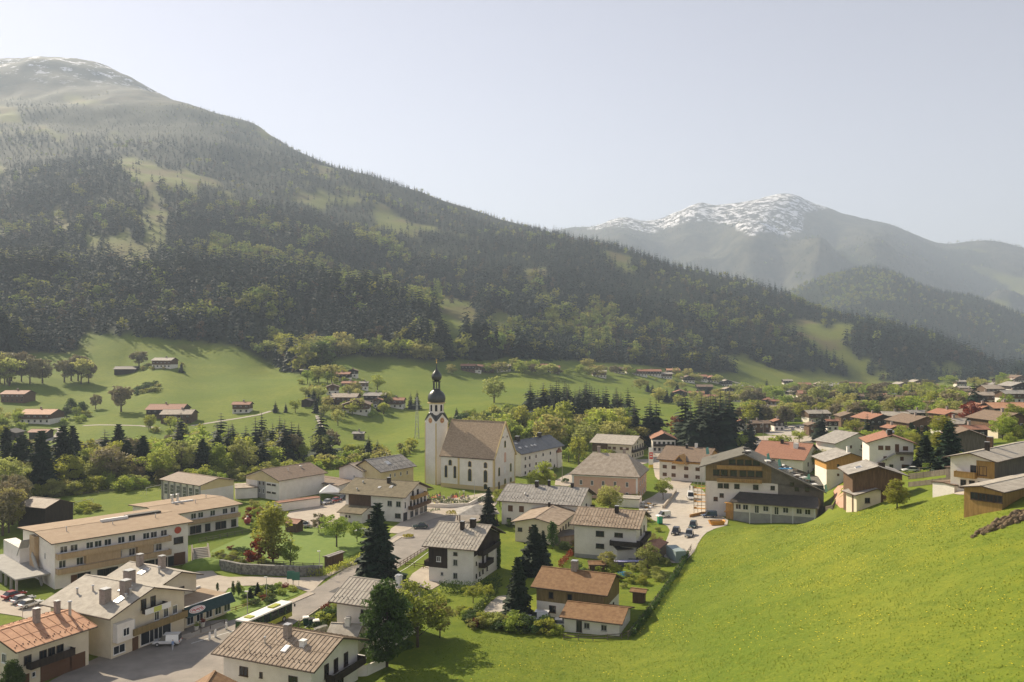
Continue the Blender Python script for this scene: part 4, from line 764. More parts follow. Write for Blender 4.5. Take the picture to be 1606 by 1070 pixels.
for x in (16,28,42,56,68,80): fw(x, 745, 1.9, 1.7)
for x in (40,52,64,76): fw(x, 727, 1.9, 1.5)
for x in (22,31,47,75): fw(x, 764.5, 1.5, 1.4, -.003)
for x, z in ((15,785),(24,779),(100,764),(128,757),(135,764),(150,764)): fw(x, z, 1.2, 1.2, -.003)
# roof clutter under tarpaulins
TP = PM('tarp_green', (.10,.30,.24), .7, (.18,.40,.33), 2); cl = MB()
for i in range(26):
    s = random.random(); x = xa+(rx_-xa)*s*.9; z = za+(zr_-za)*(x-xa)/(rx_-xa); cl.box((x, 1+random.random()*14, z+.3), (.5+random.random()*2.5, .5+random.random()*1.5, .25+random.random()*.5), random.random()*3, random.randint(0,2))
cl.build('roof_materials', [WALL['weath'], ROOF['dark'], TRIM], t)
for s, y in ((.30,10),(.44,8),(.80,5),(.98,-1.2),(-.5,12)):
    x = xa+(rx_-xa)*s; z = (za+(zr_-za)*s) if s > 0 else za+s*(za-zl)
    q = MB(); q.add([(0,-.7,0),(.9,.5,.1),(.5,.7,2.2),(-.2,-.3,1.9),(.2,.1,-.05),(.3,.2,2.0)], [(0,1,2,3),(3,2,5),(0,4,1)]); o = q.build('tarpaulin', TP, t); o.location = (x, y, z-.1)
q = MB().box((0,0,0), (4.5,1.2,.25), .3); o = q.build('blue_sheet', PM('sheet_blue', (.05,.22,.42), .6), t); o.location = (xa+(rx_-xa)*.5, 3, za+(zr_-za)*.5+.6)
# scaffolding at the left end
q = MB()
for i in range(4):
    for j in range(2): q.cyl((-3.4+i*1.1, -1+j*1.4, -.3), (-3.4+i*1.1, -1+j*1.4, zz(750)), .05, .05, 5)
for z in (1.8, 3.8, 5.8, 7.8): q.bb(-3.5, 0, -1.1, .5, z, z+.08, 1); q.bb(-3.5, 0, -1.1, -1.05, z+.95, z+1.1, 1); q.bb(-3.5,-2.6,-1.0,-.9,z+.1,z+.6,1)
q.build('scaffold', [METAL, WALL['orange']], t)
# front annex with dark roof and white window band
A2, B2 = onz(1150, 815, A.z), onz(1280, 826, A.z); A2.z = B2.z = A.z; e2 = B2-A2; D2 = e2.length
t2 = thing('construction_annex', 'single-storey wing with dark roof and white window band fronting the unfinished hotel', 'hotel wing', A2, math.atan2(e2.y, e2.x)); k2 = A2.y/F
MB().bb(0, D2, .4, 9, -2.5, 2.3).build('base_wall', WALL['grey'], t2); MB().bb(.05, D2-.05, .45, 9, 2.302, 5.0).build('wall', WALL['white'], t2)
q = MB().add([(-1,-1.2,5.2),(D2+.8,-1.2,5.2),(D2+.2,5,7.3),(1,5,7.3)], [(0,1,2,3)], 0); q.add([(-1,-1.2,5.0),(D2+.8,-1.2,5.0),(D2+.8,-1.2,5.2),(-1,-1.2,5.2)], [(0,1,2,3)], 1); q.add([(-1,-1.2,5.01),(D2+.8,-1.2,5.01),(D2+.8,9,5.01),(-1,9,5.01)], [(3,2,1,0)], 1); q.add([(D2+.8,-1.2,5.0),(D2+.8,9,5.0),(D2+.2,5,7.3)], [(0,1,2)], 1); q.add([(-1,-1.2,5.0),(-1,9,5.0),(1,5,7.3)], [(2,1,0)], 1)
q.build('roof', [ROOF['dark'], WALL['weath']], t2)
for i, x in enumerate((.06,.15,.29,.40,.53,.64,.80,.90)):
    o = put('window', window_mesh(1.5 if i not in (2,4) else 1.2, 1.5 if i not in (2,4) else 2.2, 'w')[0], t2, (x*D2, .448, 3.0 if i not in (2,4) else 2.31)); put('pane', window_mesh(1.5 if i not in (2,4) else 1.2, 1.5 if i not in (2,4) else 2.2, 'w')[1], o)
for x in (.21,.47,.73,.985): MB().bb(x*D2-.1, x*D2+.1, -.9, -.7, -1, 4.99).build('post', TRIM, t2)
MB().bb(-2.2,-.1,.6,1.6,-.5,4.5).bb(-2.6,-.1,0,1.9,2.0,2.15).bb(-2.6,-.1,0,1.9,4.5,4.6).build('stair_frame', WALL['orange'], t2)
# ---------------------------------------------------------------- church
def arch(w, h, d=.1, n=8):
    return [(-w/2, 0), (w/2, 0), (w/2, h-w/2)]+[(w/2*math.cos(a), h-w/2+w/2*math.sin(a)) for a in [math.pi*i/n for i in range(1, n)]]+[(-w/2, h-w/2)]
def arch_window(par, x, y, z, w, h, rz, blind=None):
    f = MB().prism(arch(w+.35, h+.3), 'y', -.05, 0); o = f.build('window', YEL if not blind else TRIM, par); o.location = (x, y, z-.12); o.rotation_euler = (0, 0, rz)
    g = MB().prism(arch(w, h), 'y', -.09, -.051); g.build('pane', GLASS if not blind else blind, o).location = (0, 0, .14); return o
h = house('church', 'cream parish church nave with steep shingled roof and arched windows', (689,714.8), (775.6,721), 11.2, (750,659.5), pitch=56, wall='white', roof='shingle', seam=0, og=.35, oe=.5, cat='church', th=.3)
CH = h; L2, W2 = h['L']/2, h['W']/2
for x in (-.30,-.02): pass
for t_, big in ((.10,0),(.27,0),(.55,1),(.84,1)):
    x = -L2+2*L2*t_
    arch_window(h['o'], x, -W2-.003, 3.0 if big else 3.6, 1.3 if big else 1.0, 4.2, 0)
for t_ in (.18,.55,.84): arch_window(h['o'], -L2+2*L2*t_, -W2-.003, 8.0, 1.2, 1.9, 0)
arch_window(h['o'], -L2+2*L2*.84, -W2-.003, .6, 1.3, 1.8, 0)
for y, z, w_, hh, bl in ((-.56,5.0,1.1,2.9,0),(0,5.4,1.1,2.4,TRIM),(.56,5.4,1.1,2.9,0),(0,9.2,1.5,3.6,WALL['pink']),(0,14.5,1.1,2.3,0),(-.58,.4,1.1,2.6,0),(.56,1.6,1.1,1.6,0),(0,1.6,1.2,1.8,0)):
    arch_window(h['o'], L2+.003, y*W2, z, w_, hh, R(90), bl)
for y in (-.2,.2): win(h, 'xp', .5+y/2*1.0, 18.0, .5, .5, 'b')
zt = h['h']; MB().bb(-L2-.06, L2+.06, -W2-.06, W2+.06, -2.4, 1.5).build('plinth', YEL, h['o'])
for x0, x1 in ((L2-.6, L2+.05), (-.32*L2-.4, -.32*L2+.4)): MB().bb(x0, x1, -W2-.09, -W2+.01, 1.502, zt-.1).build('pilaster', YEL, h['o'])
MB().bb(L2-.02, L2+.09, -W2-.09, -W2+.5, 1.502, zt+.3).bb(L2-.02, L2+.09, W2-.5, W2+.05, 1.502, zt+.3).build('pilaster', YEL, h['o'])
ap = [(-W2-.5, zt-.35), (-W2-.5, zt+.15), (0, zt+h['Wt']/2*h['tan']+.25), (W2+.5, zt+.15), (W2+.5, zt-.35), (0, zt+h['Wt']/2*h['tan']-.45)]
MB().prism(ap, 'x', L2+.12, L2+.52).build('verge', YEL, h['o'])
# tower
tb = onz(683, 761.5, 0); d0 = tb.y; s = 6.0; ang = R(-2.5)+math.atan2(tb.x, tb.y)*-1
c = Vector((tb.x, tb.y, 0))+Vector((-math.sin(ang)*0, 1, 0))*s/math.sqrt(2)
t = thing('church_tower', 'slender white church tower with clocks, yellow corners and a black double onion dome', 'church tower', (c.x, c.y, gz(c.x, c.y)-.2), R(45)+R(2))
S = s/2; TW = WALL['white']; zs = 23.1
MB().bb(-S, S, -S, S, -2, zs-.3).build('wall', TW, t)
for sx in (-1, 1):
    for sy in (-1, 1): MB().bb(sx*S-.32 if sx > 0 else -S-.04, S+.04 if sx > 0 else -S+.32, sy*S-.32 if sy > 0 else -S-.04, S+.04 if sy > 0 else -S+.32, -1.9, zs-.6).build('corner_strip', YEL, t)
g = MB()
for i in range(4):
    a = i*math.pi/2
    pl = [(-S-.1, zs-.3), (S+.1, zs-.3), (S*.9, zs+.3), (S*.55, zs+2.0), (S*.25, zs+2.8), (0, zs+3.0), (-S*.25, zs+2.8), (-S*.55, zs+2.0), (-S*.9, zs+.3)]
    q = MB().prism(pl, 'y', -S-.002, -S+.6); M = Matrix.Rotation(a, 3, 'Z'); g.add([M @ Vector(v)*1.0 for v in q.v], q.f, 0)
g.build('clock_gable', TW, t)
rf = MB().add([(-S,-S,zs-.2),(S,-S,zs-.2),(S,S,zs-.2),(-S,S,zs-.2),(0,0,zs+3.6)], [(0,1,4),(1,2,4),(2,3,4),(3,0,4)])
for i in range(4):
    M = Matrix.Rotation(i*math.pi/2, 3, 'Z'); pl = [(-S*.95, zs+.35), (-S*.55, zs+2.1), (-S*.25, zs+2.95), (0, zs+3.15), (S*.25, zs+2.95), (S*.55, zs+2.1), (S*.95, zs+.35), (S*.95, zs+.1), (0, zs+2.7), (-S*.95, zs+.1)]
    q = MB().prism(pl, 'y', -S-.25, -.3); rf.add([M @ Vector(v) for v in q.v], q.f, 0)
rf.build('gable_roof', COPPER, t)
FR = PM('clock_face', (.42,.16,.08), .6); 
for i in range(4):
    M = Matrix.Rotation(i*math.pi/2, 3, 'Z'); q = MB().lathe([(1.05,0),(1.05,.05)], (0,0,0), 24, 0); q.lathe([(.8,0),(.8,.03)], (0,0,.051), 24, 1); q.lathe([(.3,0),(.3,.02)], (0,0,.082), 16, 0)
    for j in range(12): q.box((.9*math.cos(j*math.pi/6), .9*math.sin(j*math.pi/6), .06), (.2,.07,.04), j*math.pi/6, 2)
    q.box((.0,.35,.12), (.08,.75,.03), 0, 2); q.box((.25,.0,.12), (.55,.08,.03), .3, 2)
    o = q.build('clock', [YEL, FR, GOLD], t); p = M @ Vector((0, -S-.01, zs+.3)); o.location = p; o.rotation_euler = (R(90), 0, i*math.pi/2)
bz = zs+2.2; r0 = 2.75
MB().lathe([(r0,0),(r0,4.2)], (0,0,bz), 8, 0, rot=R(22.5)).build('belfry', TW, t)
for i in range(8):
    a = i*math.pi/4; o = MB().prism(arch(.9, 2.4), 'y', -.05, 0).build('belfry_opening', BLACK, t); rr = r0*math.cos(R(22.5))+.004; o.location = (rr*math.sin(a), -rr*math.cos(a), bz+1.4); o.rotation_euler = (0,0,a)
MB().lathe([(3.0,0),(3.35,.15),(3.35,.35),(3.0,.4)], (0,0,bz+4.2), 16).build('cornice', YEL, t)
o1 = bz+4.55
MB().lathe([(2.9,0),(3.25,.8),(3.3,1.6),(3.1,2.6),(2.6,3.5),(1.9,4.2),(1.35,4.6),(1.3,4.8)], (0,0,o1), 20).build('onion_dome', COPPER, t, True)
MB().lathe([(1.5,0),(1.5,.25)], (0,0,o1+4.8), 12).lathe([(1.5,0),(1.7,.3),(1.3,.35)], (0,0,o1+7.5), 12).build('lantern_ring', COPPER, t)
for i in range(8): MB().cyl((1.15*math.cos(i*math.pi/4), 1.15*math.sin(i*math.pi/4), o1+5.0), (1.15*math.cos(i*math.pi/4), 1.15*math.sin(i*math.pi/4), o1+7.5), .17, .17, 6).build('lantern_post', COPPER, t)
MB().lathe([(.9,0),(1.55,.5),(1.9,1.3),(1.85,2.1),(1.45,2.9),(.85,3.6),(.4,4.3),(.22,5.0),(.12,6.2),(.08,6.6)], (0,0,o1+7.85), 18).build('upper_onion', COPPER, t, True)
q = MB(); q.lathe([(.05,0),(.22,.2),(.22,.4),(.05,.55)], (0,0,o1+14.3), 10); q.bb(-.04,.04,-.04,.04,o1+14.8,o1+16.0); q.bb(-.3,.3,-.04,.04,o1+15.4,o1+15.5); q.build('spire_cross', GOLD, t)
# ---------------------------------------------------------------- far farms and hamlets, each house on its own
def chalet(lab, px, py, wpx, yaw=0, roof='tile', wall='white', upper='brown', hh=5.4, ratio=.75, cat='house', gable=False, group=None, nm='chalet', pitch=19):
    p = at(px, py); m = wpx*p.y/F; og = .8
    D_, W_ = (m, m*ratio) if not gable else (m*ratio*1.5, m)
    W_ = max(W_, 4); D_ = max(D_, 4)
    rz = R(yaw)+(R(90) if gable else 0); z0 = p.z; up = 2.7
    o = thing(nm, lab, cat, (p.x, p.y+(W_/2 if not gable else D_/2)*.7, z0), rz, group)
    hs = dict(o=o, L=D_-1.6, W=W_-1.6, Lt=D_, Wt=W_, h=hh, tan=math.tan(R(pitch)), up=up if upper else None, upw=upper)
    L2, W2 = hs['L']/2, hs['W']/2; zt = hh+.8*hs['tan']-.22
    if upper:
        MB().bb(-L2, L2, -W2, W2, -4, up).build('wall', WALL[wall], o)
        MB().prism([(-W2-.04,up),(W2+.04,up),(W2+.04,zt),(0,hh+W_/2*hs['tan']-.25),(-W2-.04,zt)], 'x', -L2-.04, L2+.04).build('upper_wall', WALL[upper], o)
    else: MB().prism([(-W2,-4),(W2,-4),(W2,zt),(0,hh+W_/2*hs['tan']-.25),(-W2,zt)], 'x', -L2, L2).build('wall', WALL[wall], o)
    hs['roof'] = roof_mesh(D_, W_, hh, hs['tan'], .22, 0).build('roof', [ROOF[roof], FASC, ROOF[roof]], o)
    if wall != 'dark':
        n = max(2, int(m/3.4)); sd = 'xm' if gable else 'ym'
        wins(hs, [(sd, .8, n, 1.1, 1.2, 'b')]+([(sd, 3.3, n, 1.1, 1.2, 'w')] if hh > 5 else []))
        if m > 12: balcony(hs, sd, .05, .95, 2.75, 1.1, WALL[upper or 'brown'])
        chimney(hs, .4+.2*random.random(), .05, 1.1, .8)
    return hs
OLD = ['leftmost','second from the left','third from the left','fourth from the left','fifth from the left','sixth from the left','seventh from the left','eighth from the left','ninth from the left','tenth from the left','eleventh from the left','twelfth from the left','thirteenth from the left','fourteenth from the left','fifteenth from the left']
RN = dict(tile='red-brown roofed', brown='brown-roofed', beige='beige-roofed', pale='pale-roofed', grey='grey-roofed', orange='orange-roofed', dark='dark-roofed', slate='slate-roofed', rust='rust-roofed', bronze='tan-roofed')
def cluster(where, group, L_):
    L_ = sorted(L_, key=lambda q: q[0])
    for i, q in enumerate(L_):
        px, py, wpx, yaw, roof, gb = q[:6]; wall = q[6] if len(q) > 6 else 'white'
        chalet('%s chalet, %s %s' % (RN[roof], OLD[i], where), px, py, wpx, yaw, roof, wall, None if wall == 'dark' else ('brown' if i % 3 else 'dark'), 5.4 if wall != 'dark' else 3.8, gable=gb, group=group)
cluster('at the farm on the left edge', 'farm at the left edge', [(22,631,42,-4,'tile',0,'brown'),(58,664,54,-4,'orange',0,'white'),(60,689,32,-3,'tile',0,'dark'),(10,690,30,6,'dark',1,'dark')])
cluster('beside the lone path below the left meadow', 'farm on the lower left meadow', [(258,656,58,3,'tile',0,'brown'),(276,664,50,3,'beige',0,'brown'),(378,648,30,0,'tile',0,'white')])
chalet('round-backed dark barn on the upper left meadow', 195, 587, 34, 8, 'dark', 'dark', None, 4.2, nm='barn', cat='barn'); chalet('white farmhouse with a pale roof high on the left meadow', 255, 577, 34, -6, 'pale', 'white', 'brown', 6)
chalet('tiny dark hut at the forest edge left of the hamlet', 476, 587, 14, 5, 'pale', 'dark', None, 3.2, nm='hut', cat='hut')
cluster('in the hamlet left of the church tower', 'hamlet left of the church tower', [(537,598,26,-5,'tile',0),(547,613,24,-6,'tile',0),(520,619,22,10,'brown',1),(570,612,16,0,'pale',0),(480,638,18,0,'dark',1,'dark'),(540,636,44,-4,'beige',0,'brown'),(556,648,46,6,'brown',1,'white'),(588,633,36,-5,'grey',0),(620,640,30,-4,'tile',0),(592,640,16,0,'tile',1),(516,635,18,3,'brown',0,'dark'),(553,592,16,0,'brown',1)])
chalet('small grey field barn on the meadow left of the tower', 562, 690, 20, -3, 'grey', 'weath', None, 3.4, nm='barn', cat='barn', ratio=.8)
cluster('in the far farm row behind the church dome', 'farm row behind the dome', [(734,583,24,0,'tile',0,'brown'),(762,584,28,-2,'tile',0,'brown'),(790,583,24,0,'pale',0),(748,585,16,0,'brown',1)])
cluster('on the far terrace right of the dome', 'farms right of the dome', [(850,582,20,-3,'tile',0),(868,585,22,-2,'tile',0),(838,582,14,0,'brown',1),(934,585,20,0,'tile',0),(940,592,24,0,'pale',0)])
cluster('on the far slope above the dark spruce grove', 'houses above the spruce grove', [(972,586,18,0,'brown',0),(990,587,18,0,'tile',1),(1005,590,22,0,'tile',0),(1025,590,26,-2,'tile',0),(1045,594,20,2,'pale',0),(1056,588,22,0,'orange',0),(1080,600,20,0,'brown',1),(1098,598,24,0,'tile',0),(1106,612,26,-4,'brown',0,'dark'),(1118,600,20,2,'tile',1)])
cluster('along the far valley floor beyond the village', 'far valley houses', [(1156,614,24,0,'grey',0),(1140,606,18,0,'pale',1),(1236,604,16,0,'pale',0),(1262,610,22,0,'tile',0),(1270,626,34,-6,'tile',0),(1302,612,34,0,'grey',0,'brown'),(1216,640,22,0,'tile',0),(1330,622,22,0,'brown',0),(1400,613,16,0,'tile',1),(1412,618,20,0,'tile',0),(1426,614,18,0,'tile',0),(1440,606,20,0,'pale',1),(1448,624,22,0,'brown',0)])
cluster('beyond the green belt right of centre', 'houses beyond the green belt', [(1418,634,24,0,'brown',0),(1434,626,20,3,'tile',1),(1465,612,14,0,'tile',0),(1508,606,18,0,'pale',0),(1580,604,30,0,'tile',0),(1560,612,24,0,'brown',0),(1600,600,26,4,'brown',1),(1380,618,18,0,'tile',0)])
cluster('beside the upper road right of the spruce block', 'houses by the upper road', [(1162,676,18,0,'tile',1),(1193,679,32,3,'brown',0,'brown'),(1222,676,20,0,'tile',1),(1278,683,24,0,'brown',1,'brown'),(1180,682,14,0,'brown',1)])
cluster('behind the large orange-tiled white house', 'houses behind the orange-tiled house', [(1335,668,34,-6,'brown',1,'brown'),(1378,674,48,8,'tile',1,'brown'),(1352,652,40,0,'pale',0,'brown'),(1416,652,60,0,'brown',0,'brown'),(1460,654,70,-2,'tile',0,'brown'),(1440,664,30,2,'grey',0),(1404,692,26,6,'tile',1),(1306,676,22,0,'tile',0)])
cluster('on the rise at the right edge', 'houses on the rise at the right edge', [(1552,634,40,0,'beige',0),(1592,632,40,4,'grey',0),(1566,620,44,0,'beige',0),(1600,616,36,0,'grey',1),(1584,660,62,2,'orange',0),(1586,684,70,6,'brown',1,'cream'),(1530,700,44,4,'tile',0,'brown')])

def scatter_village(where, group, poly, n, seed, wr):
    rs = random.Random(seed); L_ = []; xs = [p[0] for p in poly]; ys = [p[1] for p in poly]
    for _ in range(4000):
        x, y = rs.uniform(min(xs), max(xs)), rs.uniform(min(ys), max(ys))
        if len(L_) == n: break
        if inpoly(np.array([x]), np.array([y]), poly)[0] and all(abs(x-q[0]) > 19 or abs(y-q[1]) > 7 for q in L_): L_.append((x, y, rs.uniform(*wr)*(y-560)/70, rs.uniform(-12, 12), rs.choice(['tile','brown','beige','pale','grey','bronze','tile']), int(rs.random() < .4), rs.choice(['white','white','cream','brown'])))
    cluster(where, group, L_)
scatter_village('right of the spruce block', 'houses right of the spruce block', [(1165,650),(1330,640),(1330,662),(1170,664)], 9, 3, (22,34))
scatter_village('in the crowded far village', 'crowded far village on the right', [(1330,630),(1540,622),(1530,646),(1330,650)], 13, 5, (22,36))
scatter_village('furthest up the valley', 'rows furthest up the valley', [(1240,606),(1600,600),(1600,620),(1250,624)], 15, 8, (20,30))
scatter_village('near the copper beeches', 'houses between road and copper beeches', [(1400,664),(1600,656),(1600,680),(1500,690),(1420,684)], 8, 9, (24,36))
scatter_village('below the far terrace', 'houses below the far terrace', [(1040,618),(1200,616),(1200,640),(1090,636)], 7, 12, (18,28))
# ---------------------------------------------------------------- roads, yards, paths
ASPH = PM('asphalt', (.21,.19,.165), .9, (.31,.275,.235), .18, .005, detail=8); PAVE = PM('paving', (.36,.31,.25), .9, (.44,.385,.31), .4, .005, detail=8); GRAV = PM('gravel', (.36,.325,.27), .95, (.44,.40,.34), .6, .02, detail=8)
BRK = PM('brick_paving', (.42,.24,.16), .9, (.50,.31,.21), 1.2, detail=6); LAWN = PM('lawn', (.12,.19,.025), .9, (.16,.225,.032), .5, .03, detail=6); EARTH = PM('earth', (.12,.085,.05), .95, (.20,.15,.09), .8, .1, detail=8); WHT = PM('road_paint', (.7,.7,.66), .7)
def smoothpoly(pts, it=2):
    for _ in range(it):
        q = []
        for i in range(len(pts)):
            a, b = pts[i], pts[(i+1) % len(pts)]; q += [(a[0]*.75+b[0]*.25, a[1]*.75+b[1]*.25), (a[0]*.25+b[0]*.75, a[1]*.25+b[1]*.75)]
        pts = q
    return pts
def drape(name, pts, m, off, kind='structure', step=None, thick=0, smooth=1):
    w_ = [Vector(at(*p)[:2]) for p in smoothpoly(pts, smooth)]; n = len(w_); xs = [p.x for p in w_]; ys = [p.y for p in w_]
    step = step or max(2., (max(xs)-min(xs)+max(ys)-min(ys))/60); pts2 = list(w_)
    gx, gy = np.meshgrid(np.arange(min(xs), max(xs), step), np.arange(min(ys), max(ys), step)); ins = inpoly(gx.ravel(), gy.ravel(), [(p.x, p.y) for p in w_])
    pts2 += [Vector((float(x), float(y))) for x, y in zip(gx.ravel()[ins], gy.ravel()[ins])]
    r = delaunay_2d_cdt(pts2, [(i, (i+1) % n) for i in range(n)], [], 1, 1e-3); v = np.array([(p.x, p.y) for p in r[0]]); z = TA.H(v[:,0], v[:,1])+off
    me = bpy.data.meshes.new(name); me.from_pydata([(a[0], a[1], zz_) for a, zz_ in zip(v, z)], [], [tuple(f) for f in r[2]])
    bm = bmesh.new(); bm.from_mesh(me); bmesh.ops.recalc_face_normals(bm, faces=bm.faces)
    if sum(f.normal.z for f in bm.faces) < 0: bmesh.ops.reverse_faces(bm, faces=bm.faces)
    if thick:
        g = bmesh.ops.extrude_edge_only(bm, edges=[e for e in bm.edges if e.is_boundary])
        for e in g['geom']:
            if isinstance(e, bmesh.types.BMVert): e.co.z -= thick
    bm.to_mesh(me); bm.free(); me.materials.append(m); return tag(put(name, me), kind=kind)
def strip(name, pts, w, m, off, kind='structure', thick=0):
    """a ribbon of width w metres along pixel points"""
    p = [at(*q) for q in pts]; P_ = []
    for a, b in zip(p[:-1], p[1:]):
        n = max(1, int((b-a).length/3)); P_ += [a.lerp(b, i/n) for i in range(n)]
    P_.append(p[-1]); mb = MB(); L_ = []
    for i, q in enumerate(P_):
        d = (P_[min(i+1, len(P_)-1)]-P_[max(i-1, 0)]); d.z = 0; d.normalize(); s = Vector((-d.y, d.x, 0))*w/2
        for k in (1, 0, -1): r = q+s*k; L_.append((r.x, r.y, gz(r.x, r.y)+off))
    n = len(P_); mb.add(L_, [(i*3+k, i*3+k+1, i*3+k+4, i*3+k+3) for i in range(n-1) for k in (0, 1)])
    if thick:
        mb.add([(x, y, z-thick) for x, y, z in L_], [(i*3, i*3+3, i*3+4, i*3+1) for i in range(n-1)]); o = 3*n
        mb.f += [(i*3, i*3+3, o+i*3+3, o+i*3) for i in range(n-1)]+[(i*3+2, i*3+5, o+i*3+5, o+i*3+2) for i in range(n-1)]; mb.m += [0]*(2*(n-1))
    me = mb.mesh(name, m); o = put(name, me); tag(o, kind=kind); return o
drape('road', [(-60,1170),(40,1090),(140,1036),(225,1004),(296,978),(352,972),(388,968),(489,928),(545,890),(604,850),(632,832),(625,820),(660,800),(700,790),(752,800),(770,812),(742,820),(668,862),(632,886),(600,908),(515,945),(466,974),(430,1005),(380,1060),(330,1150)], ASPH, .07)
drape('yard', [(296,900),(330,893),(345,906),(400,905),(470,907),(516,903),(500,918),(489,930),(475,927),(452,918),(360,920),(352,932),(300,925)], PAVE, .11)
drape('yard', [(-60,915),(20,930),(70,945),(95,955),(70,985),(20,962),(-60,965)], PAVE, .10)
drape('car_park', [(440,806),(500,793),(540,776),(560,776),(590,800),(560,812),(510,832),(478,822)], PAVE, .10)
drape('village_square', [(628,782),(700,784),(735,778),(768,772),(782,786),(772,800),(720,806),(668,816),(630,838),(604,836),(640,812)], PAVE, .13)
drape('yard', [(1000,790),(1030,776),(1042,762),(1074,758),(1110,772),(1118,800),(1150,822),(1112,832),(1098,846),(1086,872),(1060,888),(1036,870),(1046,846),(1052,828),(1030,818),(1005,810)], GRAV, .09)
drape('road', [(1120,700),(1150,690),(1200,683),(1260,684),(1300,684),(1300,694),(1230,696),(1170,700),(1130,712)], PAVE, .09); drape('car_park', [(1190,676),(1260,664),(1300,670),(1290,682),(1210,684)], GRAV, .12)
drape('forecourt', [(1306,762),(1340,762),(1342,796),(1310,798)], BRK, .10); drape('driveway', [(752,966),(776,936),(800,934),(797,968)], GRAV, .09); drape('driveway', [(640,905),(668,886),(700,890),(690,925),(640,925)], PAVE, .09)
drape('road', [(1020,712),(1030,760),(1075,770),(1090,752),(1060,742),(1040,715),(1120,712),(1110,704),(1030,704)], PAVE, .12); drape('road', [(860,760),(905,735),(925,728),(1020,718),(1020,728),(930,740),(900,764)], PAVE, .10)
drape('terrace', [(1480,765),(1500,745),(1545,745),(1560,770),(1535,778),(1490,776)], PAVE, .12)
drape('lawn', [(318,870),(380,842),(420,828),(470,822),(512,832),(560,838),(588,855),(548,872),(505,893),(440,885),(345,877)], LAWN, .06)
drape('lawn', [(360,921),(452,919),(474,928),(462,935),(400,957),(376,970),(352,976),(352,934)], LAWN, .08)
strip('pavement', [(378,975),(430,956),(489,931)], 1.6, PAVE, .18, thick=.2); strip('pavement', [(504,908),(560,880),(612,852),(628,842)], 1.5, PAVE, .18, thick=.2); strip('pavement', [(352,980),(322,990),(286,1002)], 2.2, PAVE, .20, thick=.2)
strip('path', [(0,707),(20,703),(40,700),(70,692),(88,686),(96,674),(86,672)], 3.2, GRAV, .10); strip('path', [(130,668),(220,668),(250,672)], 2.6, GRAV, .10); strip('path', [(300,668),(350,660),(405,651),(425,645)], 2.8, GRAV, .10)
strip('path', [(497,652),(505,672),(512,690),(520,700)], 2.2, GRAV, .10); strip('path', [(100,788),(60,800),(20,812),(-40,820)], 3, GRAV, .1); strip('path', [(1140,596),(1180,606),(1240,616),(1300,622)], 4, GRAV, .15)
strip('kerb', [(470,975),(515,946),(560,922),(602,904)], .3, PAVE, .2, thick=.2); strip('road_marking', [(300,1010),(360,992),(420,972)], .15, WHT, .085)
for a_, b_ in (((396,1040),(430,1012)),((520,930),(536,922))): strip('tar_patch', [a_, b_], 1.6, PM('tar', (.09,.085,.08), .8), .078)
strip('road_marking', [(478,985),(520,958),(580,925),(640,890),(700,845)], .15, WHT, .085)
strip('stream', [(-60,772),(60,755),(160,740),(260,728),(360,718),(470,708),(560,704)], 9, PM('water', (.05,.07,.06), .12, (.10,.12,.10), .6, .05), .06)
# flower roundabout on the square
def bed(px, py, r, nm, lab, cat, m2=YEL):
    p = at(px, py); q = MB().lathe([(r,-.1),(r,.14),(r*.9,.18)], (0,0,0), 20, 0); o = q.build('kerb', PAVE); o['label'] = None
    t = thing(nm, lab, cat, p+Vector((0,0,.13))); o.parent = t; del o['label']
    rs = np.random.RandomState(int(px)); n = 160; a = rs.rand(n)*6.28; rr = np.sqrt(rs.rand(n))*r*.85
    V, Fc = quads(np.c_[rr*np.cos(a), rr*np.sin(a), .2+rs.rand(n)*.35], .2, rs); me = npmesh('flowers', V, Fc, False); me.materials.append(m2); put('flowers', me, t)
FLY = PM('flowers_yellow', (.65,.5,.05), .7, (.25,.30,.05), 3); bed(712, 806, 3.0, 'flower_bed', 'round bed of yellow flowers in the paved village square', 'flower bed', FLY); bed(640, 843, 1.6, 'flower_bed', 'small round flower bed beside the street near the white chalet', 'flower bed', FLY)
# ---------------------------------------------------------------- trees as things
COUNT = {0:0, 1:0, 2:0}; _ti = [0]
KIDX = dict(spruce=0, leafy=1, olive=1, tall=1, maple=1, bare=2, dark=1, copper=1)
NMS = dict(spruce='spruce_tree', leafy='broadleaf_tree', olive='broadleaf_tree', tall='birch_tree', maple='fruit_tree', bare='bare_tree', dark='pine_tree', copper='copper_beech', bush='bush', darkbush='dark_bush', copperbush='copper_shrub', oliveb='bush', cypress='cypress')
CATS = dict(spruce_tree='spruce', broadleaf_tree='tree', birch_tree='birch', fruit_tree='tree', bare_tree='tree', pine_tree='pine', copper_beech='copper beech', bush='bush', dark_bush='bush', copper_shrub='shrub', cypress='cypress')
def place_mesh_tree(kind, i, x, y, z, h, nm, lab, cat, grp=None, wf=1.0, parts=False):
    cm, tm = TREES[kind, i % (4 if kind.startswith('spruce') else 3)]
    if not parts:
        o = put(nm, cm, None, (x, y, z-.3), (i*2.4) % 6.28); o.scale = (h*wf, h*wf, h)
    else:
        o = put(nm, None, None, (x, y, z-.1), (i*2.4) % 6.28); o.scale = (h*wf, h*wf, h); put('crown', cm, o); put('trunk', tm, o)
    return tag(o, lab, cat, grp)
def T(kind, px, py, hpx, lab, wf=1.0, grp=None, p=None, hm=None):
    p = p or at(px, py); _ti[0] += 1; h = hm or hpx*p.y/F
    if kind in KIDX: COUNT[KIDX[kind]] += 1
    k = kind if p.y < 330 else kind+'_mid'
    if k not in [q[0] for q in TREES]: k = kind
    nm = NMS[kind]; return place_mesh_tree(k, _ti[0], p.x, p.y, p.z, h, nm, lab, CATS[nm], grp, wf, p.y < 700)
